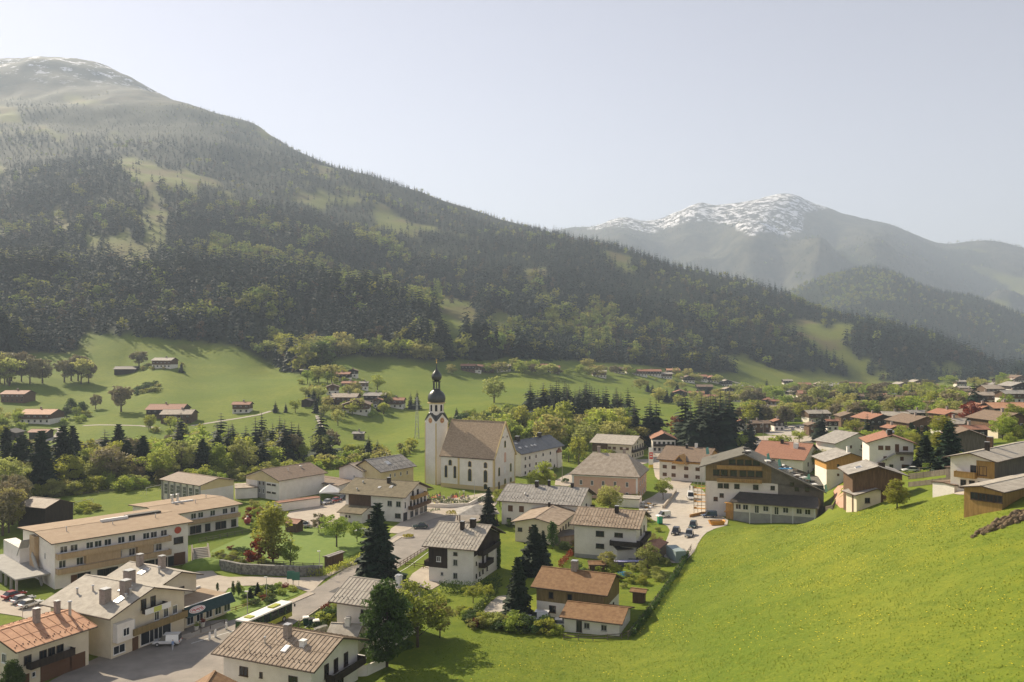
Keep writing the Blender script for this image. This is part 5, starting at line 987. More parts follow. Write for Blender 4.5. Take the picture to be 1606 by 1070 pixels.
for k, x, y, hh, lab, wf in [
 ('spruce',592,908,124,'tall dark spruce rising beside the junction, largest spruce in the village',1.5), ('spruce',766,824,62,'dark spruce between the church square and the grey-roofed white house',1.1),
 ('spruce',838,900,80,'broad dark spruce directly left of the tan-roofed tall house',1.5), ('spruce',812,968,98,'tallest spruce of the trio left of the rust-roofed chalet',1.35), ('spruce',800,962,48,'short young spruce at the foot of the trio by the driveway',1.3), ('spruce',852,890,60,'slim spruce just behind the broad dark spruce',1.0),
 ('cypress',866,862,48,'narrow dark evergreen beside the small pale-gabled house',.9), ('dark',607,1046,142,'big dark pine at the meadow corner near the bottom of the picture',.95), ('leafy',655,1015,112,'large pale willow-like tree beside the dark pine',1.15), ('olive',690,1000,60,'smaller pale tree at the right foot of the large willow-like tree',1.1),
 ('tall',428,884,98,'tall light green tree in the garden behind the stone wall',1.3), ('copperbush',410,886,48,'red-leaved shrub in front of the tall garden tree',1.0), ('leafy',456,888,40,'rounded green tree right of the red-leaved shrub',1.1),
 ('maple',528,858,56,'spreading yellow-green fruit tree on the lawn',1.15), ('bare',500,836,34,'grey-green bare fruit tree behind the spreading fruit tree',1.1), ('leafy',560,850,34,'low green tree between the lawn and the tall spruce',1.0),
 ('olive',957,812,56,'pale green tree in front of the pink villa',1.0), ('tall',852,768,46,'yellow-green tree between church and village house',1.5), ('leafy',908,730,48,'compact round green tree beside the long white house',.85), ('leafy',1040,784,38,'small bright tree right of the pink villa',1.0),
 ('olive',951,897,36,'blossoming pale fruit tree in front of the tan-roofed tall house',1.2), ('olive',1016,900,50,'pale feathery tree beside the garage wing above the blue sheets',1.1), ('maple',742,946,34,'bright green garden tree left of the driveway',1.1), ('leafy',766,940,26,'small green tree next to the driveway hedge',1.1),
 ('tall',1407,797,46,'thin spring tree in new leaf in front of the dark brown barn',1.7), ('dark',20,1092,60,'dark pine crown at the bottom left corner',1.0), ('spruce',1290,692,50,'dark spruce above the red-brown tiled house',1.2), ('spruce',1528,652,64,'tall dark spruce on the right standing over the copper beeches',1.25),
 ('copper',1523,676,48,'larger dark red copper beech at the right',1.0), ('copper',1499,672,26,'smaller bright red copper tree left of the larger copper beech',1.1), ('copper',1060,684,32,'copper-red tree behind the orange-brown roofed white house',1.25), ('leafy',1577,644,28,'round yellow-green tree in front of the white hall',1.1),
 ('tall',1478,716,66,'tall bright yellow-green birch above the garden hedge',1.5), ('tall',1466,712,50,'slimmer green birch left of the tall bright birch',1.4), ('spruce',1452,708,42,'dark conifer left of the garden birches',1.2), ('spruce',1498,716,44,'dark conifer behind the tall bright birch',1.2), ('spruce',1440,704,36,'small dark conifer behind the orange-tiled white house',1.2), ('dark',1425,700,30,'dark round evergreen behind the orange-tiled white house',1.2),
 ('leafy',1342,688,34,'large rounded pale tree above the grey-roofed white house',1.3), ('bush',1398,722,8,'clipped bush beside the white stair house',1.2), ('spruce',1560,672,30,'small conifer in front of the arched-roof house',1.0),
 ('bare',190,646,44,'broad leafless tree alone on the left meadow',1.2), ('leafy',120,655,18,'small tree right of the left-edge farm',1.1), ('bare',150,642,24,'thin bare tree on the left meadow slope',1.0), ('bare',218,575,26,'spreading bare tree by the round-backed barn',1.5), ('spruce',284,584,18,'dark evergreen at the right end of the pale-roofed farmhouse',1.4),
 ('olive',775,632,44,'large solitary round tree on the meadow behind the church',1.15), ('tall',854,634,26,'slim bare birch right of the solitary round tree',1.2), ('dark',505,580,46,'huge pale broad tree at the forest edge above the hamlet',1.6),
 ('spruce',578,722,42,'left one of the two dark firs behind the yellow house',1.4), ('spruce',592,722,34,'right one of the two dark firs behind the yellow house',1.4), ('spruce',644,642,28,'left dark conifer beside the church dome',1.4), ('spruce',654,642,32,'right dark conifer beside the church dome',1.4), ('spruce',716,657,20,'small dark conifer on the rise behind the church roof',1.4),
 ('spruce',432,647,20,'first conifer of the short row at the hamlet path',1.3), ('spruce',448,647,17,'second conifer of the short row at the hamlet path',1.5), ('leafy',463,647,22,'rounded tree at the end of the short conifer row',1.1), ('olive',530,668,28,'pale tree in front of the big brown hamlet barn',1.0), ('olive',508,652,20,'roundish tree left of the pale hamlet tree',1.2), ('olive',500,600,30,'round tree at the upper left of the hamlet',1.3), ('olive',520,600,30,'round tree in the upper middle of the hamlet',1.3), ('leafy',592,612,26,'rounded tree right of the hamlet roofs',1.3), ('leafy',602,650,20,'leafy tree among the lower hamlet roofs',1.2), ('spruce',486,622,26,'dark conifer on the left flank of the hamlet',1.4),
 ('cypress',366,936,26,'left one of the two pencil cypresses by the restaurant',.55), ('cypress',374,938,30,'right one of the two pencil cypresses by the restaurant',.55), ('cypress',341,928,16,'small column shrub on the restaurant terrace',.7),
 ('bush',443,934,12,'dark rounded bush near the tip of the planted island',1.2), ('spruce',404,934,22,'left young conifer on the planted island',1.5), ('spruce',392,938,18,'smaller young conifer on the planted island',1.5), ('darkbush',428,930,14,'green shrub on the planted island',1.2),
 ('darkbush',375,868,14,'dark round bush on the bank above the stone wall',1.3), ('darkbush',388,870,12,'second dark round bush on the bank above the wall',1.3), ('copperbush',362,862,8,'small orange shrub on the garden bank',1.3), ('copperbush',746,984,16,'orange flowering shrub in the hedge above the meadow',1.4),
 ('darkbush',520,975,26,'dark bush by the wall behind the tan-roofed house',1.3), ('bush',508,978,22,'yellow-green bush by the driveway behind the tan-roofed house',1.3), ('copperbush',514,962,18,'orange-brown shrub at the roadside fence',1.0), ('bush',487,1002,18,'low bush next to the waste bins',1.2), ('darkbush',430,1072,16,'small bush under the eaves of the tan-roofed house',1.2),
 ('darkbush',722,748,0,'',1)]:
    if hh: T(k, x, y, hh, lab, wf)
def belt(poly, n, mix, hr, grp, labs, seed, wf=1.15, mind=3.2):
    rs = random.Random(seed); xs = [p[0] for p in poly]; ys = [p[1] for p in poly]; got = []
    tries = 0
    while len(got) < n and tries < n*60:
        tries += 1; x, y = rs.uniform(min(xs), max(xs)), rs.uniform(min(ys), max(ys))
        if not inpoly(np.array([x]), np.array([y]), poly)[0]: continue
        p = at(x, y)
        if any((p.xy-q.xy).length < mind for q in got) or near_house(p): continue
        got.append(p); r = rs.random()*sum(v for _, v in mix); k = mix[0][0]
        for kk, v in mix:
            r -= v
            if r <= 0: k = kk; break
        lb = labs.get(k, labs['*'])+('' if n < 24 else ', %s part' % ('left', 'middle', 'right')[min(2, int(3*(x-min(xs))/(max(xs)-min(xs))))])
        a, b = hr.get(k, hr['*']); T(k, 0, 0, 0, lb, wf*rs.uniform(.85, 1.2)*(1.35 if k == 'spruce' else 1), (grp+': '+lb)[:110], p, rs.uniform(a, b))
HOUSES = [(o.location.x, o.location.y) for o in COL.objects if o.parent is None and o.type == 'EMPTY' and o.get('category') in ('house','barn','hotel','church','building','school','hall','villa','village house','inn','garage')]
def near_house(p): return any((p.x-a)**2+(p.y-b)**2 < 64 for a, b in HOUSES)
RB = {'spruce':'dark spruce in the tree belt along the stream', 'leafy':'green broadleaf tree in the belt along the stream', 'olive':'pale olive tree in the belt along the stream', 'bare':'thinly leaved tree in the belt along the stream', 'bush':'bright bush at the foot of the tree belt along the stream', 'oliveb':'pale bush at the foot of the tree belt along the stream', 'tall':'slender light green tree in the belt along the stream', '*':'tree in the belt along the stream'}
belt([(-30,752),(120,735),(300,716),(520,706),(520,722),(400,744),(250,757),(120,768),(-30,785)], 120, [('spruce',24),('leafy',26),('olive',26),('bare',14),('tall',14)], {'spruce':(14,24),'*':(9,16)}, 'belt along the stream', RB, 1, 1.2, 3.4)
belt([(-30,786),(120,769),(250,760),(400,746),(520,726),(600,715),(600,728),(520,738),(400,753),(250,766),(120,776),(-30,796)], 90, [('bush',5),('oliveb',5)], {'*':(3.5,6.5)}, 'bushes along the stream', RB, 2, 1.2, 2.6)
belt([(540,708),(660,700),(662,716),(540,724)], 16, [('bush',3),('oliveb',3),('leafy',1)], {'leafy':(6,8),'*':(3,5)}, 'scrub left of the tower', {'*':'pale scrub left of the church tower','leafy':'small tree left of the church tower'}, 3)
belt([(-20,597),(140,597),(142,603),(-20,606)], 17, [('bare',5),('olive',2)], {'*':(18,24)}, 'row on the left meadow', {'*':'slender bare tree of the row on the upper left meadow','olive':'pale leafy tree of the row on the upper left meadow'}, 4, 1.0, 4)
belt([(-10,660),(34,650),(34,690),(-10,700)], 14, [('leafy',4),('olive',2),('bush',3)], {'bush':(4,6),'*':(8,13)}, 'trees at the left farm', {'*':'leafy tree at the left-edge farm','bush':'bush at the left-edge farm'}, 5)
belt([(85,640),(140,655),(120,668),(85,668)], 8, [('dark',2),('bush',4)], {'dark':(8,11),'*':(3,5)}, 'evergreens at the left farm', {'*':'bush right of the left-edge farm','dark':'dark evergreen right of the left-edge farm'}, 6)
belt([(225,672),(310,668),(318,684),(235,684)], 12, [('bush',5),('leafy',2)], {'leafy':(7,10),'*':(3,5)}, 'bushes at the lone path farm', {'*':'bush around the farm on the lower left meadow','leafy':'small tree around the farm on the lower left meadow'}, 7)
belt([(205,606),(250,602),(250,616),(215,620)], 22, [('darkbush',5),('oliveb',1)], {'*':(2.5,4.5)}, 'scrub on the left bank', {'*':'dark scrub on the meadow bank below the farmhouse'}, 8, 1.5)
belt([(235,572),(285,572),(285,580),(215,582)], 12, [('oliveb',3),('copperbush',1)], {'*':(2.5,4)}, 'garden at the high farmhouse', {'*':'garden bush by the pale-roofed high farmhouse','copperbush':'reddish bush by the pale-roofed high farmhouse'}, 9)
belt([(470,600),(530,588),(600,606),(625,628),(600,655),(520,662),(470,648)], 34, [('leafy',3),('olive',4),('bush',4),('spruce',1)], {'bush':(3,5),'spruce':(9,13),'*':(7,11)}, 'trees in the tower hamlet', {'*':'leafy tree among the hamlet left of the church','bush':'bush among the hamlet left of the church','spruce':'conifer among the hamlet left of the church'}, 10, 1.25, 4)
belt([(700,662),(760,642),(832,642),(830,662),(740,690),(705,690)], 40, [('bush',5),('oliveb',4),('darkbush',3)], {'*':(3,5.5)}, 'scrub on the mound', {'*':'scrub on the mound behind the church roof'}, 11, 1.3)
belt([(740,700),(800,684),(900,680),(980,684),(1020,694),(1000,706),(900,712),(760,712)], 44, [('leafy',5),('olive',4),('tall',4)], {'*':(11,20)}, 'trees behind the church', {'*':'broadleaf tree in the green row behind the church','tall':'slender yellow-green tree in the green row behind the church'}, 12, 1.15, 4)
belt([(824,652),(900,650),(968,660),(1000,672),(930,676),(862,668)], 46, [('spruce',1)], {'*':(16,25)}, 'spruce grove', {'*':'dark spruce in the grove behind the church'}, 13, 1.15, 4.2)
belt([(990,696),(1035,690),(1035,702),(1000,704)], 6, [('spruce',1)], {'*':(20,25)}, 'spruces by the copper tree', {'*':'dark spruce left of the copper tree'}, 14, 1.2, 4.5)
belt([(1068,700),(1145,696),(1152,706),(1078,712)], 16, [('spruce',1)], {'*':(23,30)}, 'spruce block', {'*':'tall dark spruce in the dense block right of the copper tree'}, 15, 1.25, 4)
belt([(1000,612),(1060,608),(1130,628),(1150,655),(1080,645),(1010,625)], 34, [('bush',3),('spruce',3),('olive',3)], {'bush':(3,6),'*':(9,15)}, 'trees on the far terrace bank', {'*':'broadleaf tree on the far terrace bank','spruce':'spruce on the far terrace bank','bush':'bush on the far terrace bank'}, 16, 1.3, 5)
belt([(700,580),(850,578),(1000,582),(1120,596),(1130,606),(1000,596),(850,592),(700,590)], 30, [('olive',4),('leafy',2),('bush',3),('bare',2)], {'bush':(4,6),'*':(9,15)}, 'trees at the far farm row', {'*':'leafy tree by the far farms right of the dome','bush':'bush by the far farms right of the dome','bare':'bare tree by the far farms right of the dome'}, 17, 1.3, 6)
belt([(1150,662),(1220,648),(1320,646),(1440,640),(1510,640),(1500,668),(1440,660),(1320,668),(1230,670),(1155,676)], 74, [('leafy',5),('olive',5),('tall',3),('spruce',2),('bare',2)], {'spruce':(14,20),'*':(9,16)}, 'green belt', {'*':'yellow-green tree in the wide belt right of centre','spruce':'conifer in the wide belt right of centre','bare':'brownish tree in the wide belt right of centre','olive':'pale olive tree in the wide belt right of centre','tall':'slender tree in the wide belt right of centre'}, 18, 1.3, 5)
belt([(1140,616),(1300,612),(1440,606),(1560,604),(1600,614),(1540,626),(1440,634),(1300,640),(1150,640)], 80, [('leafy',4),('olive',4),('spruce',3),('bare',3),('bush',2)], {'bush':(4,6),'*':(10,18)}, 'far valley trees', {'*':'tree scattered among the far valley houses','spruce':'conifer scattered among the far valley houses','bare':'brown tree scattered among the far valley houses','bush':'bush scattered among the far valley houses'}, 19, 1.3, 7)
belt([(1440,716),(1500,712),(1520,724),(1440,730)], 12, [('darkbush',3),('bush',4)], {'*':(2.5,4)}, 'garden bushes', {'*':'garden bush below the birches on the right','darkbush':'dark garden bush below the birches on the right'}, 20)
belt([(1500,690),(1606,668),(1606,690),(1545,700)], 14, [('bush',3),('spruce',1),('leafy',2)], {'bush':(3,5),'*':(7,11)}, 'gardens on the rise', {'*':'garden tree among the houses on the right rise','spruce':'garden conifer among the houses on the right rise','bush':'garden bush among the houses on the right rise'}, 21)
belt([(392,560),(470,575),(560,560),(690,572),(690,566),(560,552),(420,552)], 40, [('olive',4),('leafy',3),('spruce',1)], {'*':(14,22)}, 'pale forest margin', {'*':'pale tree on the forest margin above the hamlet','spruce':'spruce on the forest margin above the hamlet'}, 22, 1.2, 6)
belt([(960,905),(1040,880),(1052,886),(1030,920),(980,925)], 14, [('bush',4),('oliveb',3)], {'*':(1.2,2.4)}, 'garden by the meadow fence', {'*':'shrub in the garden beside the meadow fence'}, 23, 1.3, 2)
belt([(330,868),(400,872),(440,888),(350,882)], 22, [('bush',5)], {'*':(.8,1.5)}, 'bank shrubs', {'*':'low shrub on the bank above the stone wall'}, 24, 1.5, 1)
belt([(395,790),(430,800),(430,830),(400,836),(385,815)], 16, [('oliveb',3),('copperbush',1),('bush',3)], {'*':(1.2,2.6)}, 'garden behind the long block', {'*':'shrub in the garden behind the long block','copperbush':'red shrub in the garden behind the long block'}, 25, 1.2, 2)
belt([(365,925),(450,921),(465,930),(410,952),(380,950)], 20, [('bush',4),('darkbush',3),('copperbush',1)], {'*':(.8,1.6)}, 'planted island', {'*':'low shrub on the planted island by the restaurant','darkbush':'low dark shrub on the planted island by the restaurant','copperbush':'low reddish shrub on the planted island by the restaurant'}, 26, 1.3, 1.2)
belt([(112,795),(140,790),(150,806),(120,812)], 8, [('bush',4)], {'*':(2,3)}, 'bushes by the black barn', {'*':'green bush behind the black barn'}, 27, 1.4, 2)
belt([(716,962),(740,985),(860,995),(880,1000),(880,990),(800,980),(740,968)], 26, [('darkbush',4),('bush',2),('oliveb',1)], {'*':(1.8,3.0)}, 'hedge row above the meadow', {'*':'bush in the hedge row between houses and meadow','darkbush':'dark bush in the hedge row between houses and meadow'}, 28, 1.3, 1.3)
belt([(478,975),(530,955),(545,968),(500,990)], 10, [('bush',4),('darkbush',3)], {'*':(1,2)}, 'street garden', {'*':'low shrub between the street and the cream-roofed house','darkbush':'low dark shrub between the street and the cream-roofed house'}, 29, 1.3, 1.2)
belt([(700,770),(860,860),(900,905),(1000,905),(1050,840),(1010,790),(1000,760),(860,740),(840,790)], 60, [('bush',5),('oliveb',3),('darkbush',4),('leafy',1)], {'leafy':(4,6),'*':(1.3,2.8)}, 'gardens in the village centre', {'*':'garden shrub between the central houses','leafy':'small garden tree between the central houses','darkbush':'dark garden shrub between the central houses'}, 41, 1.3, 2)
belt([(1020,690),(1300,690),(1500,690),(1500,735),(1300,745),(1110,700),(1020,705)], 60, [('bush',4),('darkbush',3),('leafy',4),('spruce',2)], {'leafy':(6,10),'spruce':(8,14),'*':(1.5,3)}, 'gardens right of the centre', {'*':'garden shrub among the houses right of centre','leafy':'small tree among the houses right of centre','spruce':'conifer among the houses right of centre','darkbush':'dark shrub among the houses right of centre'}, 42, 1.3, 3)
belt([(-10,790),(24,784),(28,830),(-10,850)], 9, [('bare',3),('olive',1)], {'*':(10,17)}, 'bare trees at the left edge', {'*':'thin bare tree at the left edge beside the black barn','olive':'pale tree at the left edge beside the black barn'}, 43, 1.0, 3)
belt([(650,760),(930,700),(1020,700),(1000,735),(900,745),(840,775)], 22, [('bush',4),('leafy',3)], {'leafy':(5,8),'*':(1.5,2.5)}, 'trees around the church', {'*':'shrub around the church and village house','leafy':'small tree around the church and village house'}, 44, 1.3, 3)
# hedges
def hedge(pts, w, h_, lab, m=LEAFD, dens=30, nm='hedge'):
    p = [at(*q) for q in pts]; rs = np.random.RandomState(len(lab)); out = []
    for a, b in zip(p[:-1], p[1:]):
        n = int((b-a).length*dens*h_); t_ = rs.rand(n, 1); c_ = np.array(a)[None]*(1-t_)+np.array(b)[None]*t_; d = (b-a); s = np.array((-d.y, d.x, 0))/max(.01, d.length)
        out.append(c_+s*((rs.rand(n,1)-.5)*w)+np.array([0,0,1])*(rs.rand(n,1)*h_))
    c = np.vstack(out); o0 = np.array(p[0]); V, Fc = quads(c-o0, .16, rs); me = npmesh(nm, V, Fc, False); me.materials.append(m)
    o = put(nm, me, None, p[0]); return tag(o, lab, 'hedge')
hedge([(690,928),(740,932),(785,918)], 1.6, 2.4, 'dark hedge at the foot of the black-cornered white chalet'); hedge([(735,972),(768,945),(778,928)], 1.2, 1.6, 'hedge running up the left side of the driveway')
hedge([(878,890),(905,862),(912,850)], 1.0, 1.5, 'red-brown hedge left of the tan-roofed tall house', LEAFR); hedge([(1400,734),(1440,726),(1490,722)], 1.8, 2.0, 'long clipped hedge in the garden on the right', LEAFG); hedge([(990,1000),(1012,972),(1040,935),(1062,902),(1078,874)], 1.0, 1.5, 'ragged hedge along the garden side of the meadow', LEAFD)
hedge([(425,898),(505,905),(560,884),(588,868)], 1.4, 1.8, 'leafy hedge at the lower edge of the lawn above the street', LEAFG); hedge([(665,786),(720,792),(758,786)], 1.2, 1.6, 'dark hedge in front of the churchyard', LEAFD); hedge([(655,806),(690,800)], .8, .8, 'low hedge on the square', LEAFD); hedge([(560,842),(600,836)], 1.2, 1.6, 'hedge left of the tall junction spruce', LEAFG)
p_ = at(322, 893); 
def mound(px, py, rx, ry, h_, lab, m, nm, cat, seed=1, rough=.12):
    p = at(px, py); N = 40; V = []; Fc = []
    for i in range(N+1):
        for j in range(N+1):
            x, y = -1+2*i/N, -1+2*j/N; r2 = x*x+y*y; z = max(0, 1-r2)**.6*h_*(1+rough*4*float(fbm(x*4+seed, y*4, 4, seed))); wx, wy = p.x+x*rx, p.y+y*ry
            V.append((x*rx, y*ry, gz(wx, wy)-p.z+z-.25*(r2 > .95)))
    Fc = [(i*(N+1)+j, (i+1)*(N+1)+j, (i+1)*(N+1)+j+1, i*(N+1)+j+1) for i in range(N) for j in range(N)]
    me = npmesh(nm, np.array(V), Fc, True); me.materials.append(m); return tag(put(nm, me, None, p), lab, cat)
mound(324, 890, 5.5, 3.5, 2.0, 'rounded grassy mound beside the steps of the long block', LAWN, 'grass_mound', 'mound', 3, .05)
mound(1594, 815, 5.5, 1.6, .8, 'heap of dug brown earth below the orange timber annex', EARTH, 'earth_heap', 'earth heap', 5, .5)
eh = bpy.data.objects['earth_heap']; rs = np.random.RandomState(2)
for i in range(96):
    a, r = rs.rand()*6.28, rs.rand()**.5; x, y = math.cos(a)*r*6.6, math.sin(a)*r*2.0; s_ = .10+rs.rand()*.28
    b_ = MB().lathe([(.1,-1),(.8,-.5),(1,.1),(.7,.7),(.1,1)], (0,0,0), 7); b_.v = [tuple(np.array(v)*s_*rs.uniform(.75,1.25,3)) for v in b_.v]
    o = b_.build('clod', EARTH, eh); o.location = (x, y, gz(eh.location.x+x, eh.location.y+y)-eh.location.z+max(0,1-r*r)**.6*.8*.9)
# stone retaining wall and fences
def wallrun(pts, h_, th, lab, m, nm='retaining_wall', cat='wall', dz=-.5):
    p = [at(*q) for q in pts]; b = MB(); o0 = p[0]
    for a, c in zip(p[:-1], p[1:]):
        d = c-a; s = Vector((-d.y, d.x, 0)).normalized()*th/2; q = [a-o0-s, c-o0-s, c-o0+s, a-o0+s]
        b.add([(v.x, v.y, v.z+dz) for v in q]+[(v.x, v.y, v.z+h_) for v in q], [(3,2,1,0),(4,5,6,7),(0,1,5,4),(1,2,6,5),(2,3,7,6),(3,0,4,7)])
    return tag(b.build(nm, m), lab, cat) if False else tag(put(nm, b.mesh(nm, m), None, o0), lab, cat)
wallrun([(346,893),(380,900),(420,902),(470,904),(506,902)], 2.2, .8, 'rough stone retaining wall below the garden', STONE)
_post = {}
def fence(pts, h_, lab, m=None, gap=2.2, rails=2, nm='fence', dz=0, panel=False):
    m = m or WALL['weath']; p = [at(*q)+Vector((0,0,dz)) for q in pts]; o0 = p[0]; t = thing(nm, lab, 'fence', o0); b = MB(); k = (round(h_,2), m.name)
    if k not in _post: _post[k] = MB().bb(-.06,.06,-.06,.06,-.3,h_+.08).mesh('post', m)
    cnt = 0
    for a, c in zip(p[:-1], p[1:]):
        n = max(1, int((c-a).length/gap))
        for i in range(n):
            q0, q1 = a.lerp(c, i/n)-o0, a.lerp(c, (i+1)/n)-o0; d = (q1-q0).normalized(); s = Vector((-d.y, d.x, 0)).normalized()*.03
            if cnt < 95: put('post', _post[k], t, q0); cnt += 1
            for r in range(rails):
                z1 = h_*(r+1)/rails; z0 = z1-(.12 if not panel else h_/rails-.03)
                q = [q0-s, q1-s, q1+s, q0+s]; b.add([(v.x, v.y, v.z+z0) for v in q]+[(v.x, v.y, v.z+z1) for v in q], [(3,2,1,0),(4,5,6,7),(0,1,5,4),(1,2,6,5),(2,3,7,6),(3,0,4,7)])
    b.build('rail', m, t); return t
fence([(342,876),(380,883),(430,889),(475,892),(508,893)], 1.0, 'light plank fence on top of the stone retaining wall', WALL['weath'], 2.0, 3, dz=.3)
fence([(312,852),(345,845),(380,838),(395,835)], 1.1, 'post and rail fence along the ramp of the rear wing', WALL['weath'], 2, 2); fence([(622,892),(660,868),(676,860)], 1.0, 'wooden fence along the street left of the black-cornered chalet', WALL['brown'], 2, 2); fence([(636,888),(664,892),(682,897)], 1.0, 'wooden garden fence in front of the black-cornered chalet', WALL['brown'], 2, 2)
fence([(463,826),(480,828),(500,830)], 1.0, 'picket fence at the lawn edge by the car park', WALL['white'], 1.2, 2); fence([(985,1003),(1008,975),(1035,938),(1058,905),(1085,862)], 1.3, 'wooden fence between the gardens and the open meadow', WALL['weath'], 2.0, 3); fence([(884,1003),(930,1005),(975,1002),(1000,990)], .9, 'low post fence below the white garage at the meadow', WALL['weath'], 2, 2)
fence([(468,985),(500,962),(530,948)], .9, 'roadside fence beside the shrubs near the bus', WALL['weath'], 2, 2); fence([(1425,752),(1460,748),(1496,744)], 1.4, 'dark board fence across the terraced garden on the right', WALL['weath'], 2, 3, panel=True); fence([(1425,764),(1462,760),(1500,755)], 1.1, 'second board fence at the top edge of the meadow', WALL['weath'], 2, 3, panel=True)
fence([(1480,718),(1488,730),(1496,744)], 1.0, 'short fence descending through the right garden', WALL['weath'], 2, 2); fence([(1292,802),(1306,800),(1311,790)], 1.2, 'short fence by the orange forecourt', WALL['weath'], 1.5, 2); fence([(130,778),(200,770),(250,764)], 1.1, 'wire fence along the far side of the football pitch', WALL['weath'], 4, 2); fence([(355,962),(370,958),(395,950),(432,938)], .8, 'curved wooden rail around the planted island', WALL['ochre'], 2, 2)
fence([(352,980),(330,988),(300,1000)], .9, 'low rail in front of the restaurant terrace', WALL['weath'], 2, 1); fence([(1432,740),(1465,738)], 1, 'small fence above the terraced garden', WALL['weath'], 2, 2)
wallrun([(1040,798),(1056,778),(1060,772)], 1.0, .5, 'low pale wall along the lane right of the pink villa', PAVE, 'garden_wall'); wallrun([(660,795),(700,797),(735,795),(762,780)], 1.2, .4, 'white churchyard wall below the nave', WALL['white'], 'churchyard_wall'); wallrun([(478,1000),(500,992),(512,988)], .9, .9, 'low hedge-topped wall by the waste bins', STONE, 'garden_wall'); wallrun([(540,1062),(575,1060),(606,1045)], 1.6, .3, 'white garden wall at the meadow edge near the dark pine', WALL['white'], 'garden_wall')
wallrun([(1082,812),(1100,808),(1115,806)], .9, .3, 'stack-height boarding by the scaffold', WALL['orange'], 'hoarding', 'hoarding')
# churchyard graves
q = MB().bb(-.35,.35,-.1,.1,0,.9).bb(-.45,.45,-.3,.3,0,.12); q2 = MB().bb(-.06,.06,-.05,.05,0,1.3).bb(-.32,.32,-.045,.045,.8,.92); GM = [(MB().bb(-.35,.35,-.1,.1,0,.9).bb(-.45,.45,.1,1.6,0,.15,1)).mesh('gravestone', [GRAV, FLY]), (MB().bb(-.06,.06,-.05,.05,0,1.3).bb(-.32,.32,-.045,.045,.8,.92).bb(-.4,.4,.1,1.5,0,.12,1)).mesh('grave_cross', [FASC, PM('flowers_red', (.5,.10,.06), .7)])]
rs = random.Random(3)
for i in range(60):
    p = at(670+rs.random()*66, 777+rs.random()*14); o = put('gravestone' if i % 2 else 'grave_cross', GM[0 if i % 2 else 1], None, p, R(20)+rs.uniform(-.1,.1)); tag(o, ['dark iron grave cross with red flowers in the churchyard','pale gravestone with yellow flowers in the churchyard'][i % 2], 'grave', ['iron crosses in the churchyard','gravestones in the churchyard'][i % 2])
# ---------------------------------------------------------------- vehicles
def car_meshes(kind):
    L_, W_, H_ = dict(car=(4.3,1.78,1.45), van=(4.4,1.85,1.85), suv=(4.6,1.9,1.7), bigvan=(5.4,2.0,2.3))[kind]; x = L_/2; hb = .85 if kind != 'bigvan' else 1.05
    if kind in ('car','suv'): body = [(-x,.35),(-x+.05,hb*.95),(-x+.5,hb),(x-1.3,hb),(x-.15,hb*.82),(x,.4)]; cab = [(-x+.25,hb-.01),(-x+.65,H_-.03),(x-2.0,H_),(x-1.25,hb-.01)] if kind == 'suv' else [(-x+.35,hb-.01),(-x+.95,H_-.05),(x-2.1,H_),(x-1.25,hb-.01)]
    else: body = [(-x,.35),(-x+.03,hb),(x-1.1,hb),(x-.15,hb*.85),(x,.4)]; cab = [(-x+.05,hb-.01),(-x+.12,H_-.05),(x-1.8,H_),(x-1.0,hb-.01)]
    b = MB().prism(body, 'y', -W_/2, W_/2); c = MB(); n = len(cab); w0, w1 = W_/2-.05, W_/2-.22
    vs = [(p[0], -(w0 if p[1] < hb else w1), p[1]) for p in cab]+[(p[0], (w0 if p[1] < hb else w1), p[1]) for p in cab]
    c.add(vs, [tuple(range(n)), tuple(range(n, 2*n))[::-1]]+[(i, (i+1) % n, n+(i+1) % n, n+i) for i in range(n)])
    r = MB(); r.bb(cab[1][0]-.02, cab[2][0]+.02, -w1-.02, w1+.02, H_-.06, H_+.01)
    if kind in ('van','bigvan'):
        for s in (-1, 1): r.add([(cab[1][0]+.05, s*(w1+.02), H_-.06), (x-2.2, s*(w1+.02), H_-.06), (x-2.2, s*(w0+.015), hb), (cab[0][0]+.05, s*(w0+.015), hb)], [(0,1,2,3)])
    wh = MB().cyl((0,-.11,0),(0,.11,0),.33,.33,14); rim = MB().cyl((0,-.13,0),(0,.13,0),.2,.2,10)
    return b, c, r, wh, rim, L_, W_
CMS = {}
LIGHTM = PM('lamp_lens', (.8,.78,.7), .15); TAIL = PM('tail_lens', (.4,.02,.02), .3)
def car(px, py, hd, col, kind, lab, colname, grp=None):
    p = at(px, py)+Vector((0,0,.12)); t = thing('parked_car' if kind in ('car','suv') else 'parked_van', lab, 'car' if kind in ('car','suv') else 'van', p, R(hd), grp); PN = PM('paint_'+colname, col, .25, metal=.2, spec=.6)
    key = (kind, colname)
    if key not in CMS:
        b, c, r, wh, rim, L_, W_ = car_meshes(kind); bm_ = b.mesh('body', PN); CMS[key] = (bm_, c.mesh('window', GLASS), r.mesh('roof', PN), wh.mesh('wheel', BLACK), rim.mesh('rim', METAL), MB().bb(-.04,.04,-.2,.2,-.08,.08).mesh('headlight', LIGHTM), MB().bb(-.04,.04,-.15,.15,-.1,.1).mesh('tail_light', TAIL), L_, W_)
    B_, C_, R__, Wm, Rm, Hm, Tm, L_, W_ = CMS[key]; bo = put('body', B_, t); md = bo.modifiers.new('b', 'BEVEL'); md.width = .06; md.segments = 2
    put('window', C_, t); put('roof', R__, t)
    for sx in (-1, 1):
        for sy in (-1, 1): w_ = put('wheel', Wm, t, (sx*L_*.30, sy*(W_/2-.06), .33)); put('rim', Rm, w_)
    for sy in (-1, 1): put('headlight', Hm, t, (L_/2-.03, sy*W_*.33, .68)); put('tail_light', Tm, t, (-L_/2+.0, sy*W_*.38, .72))
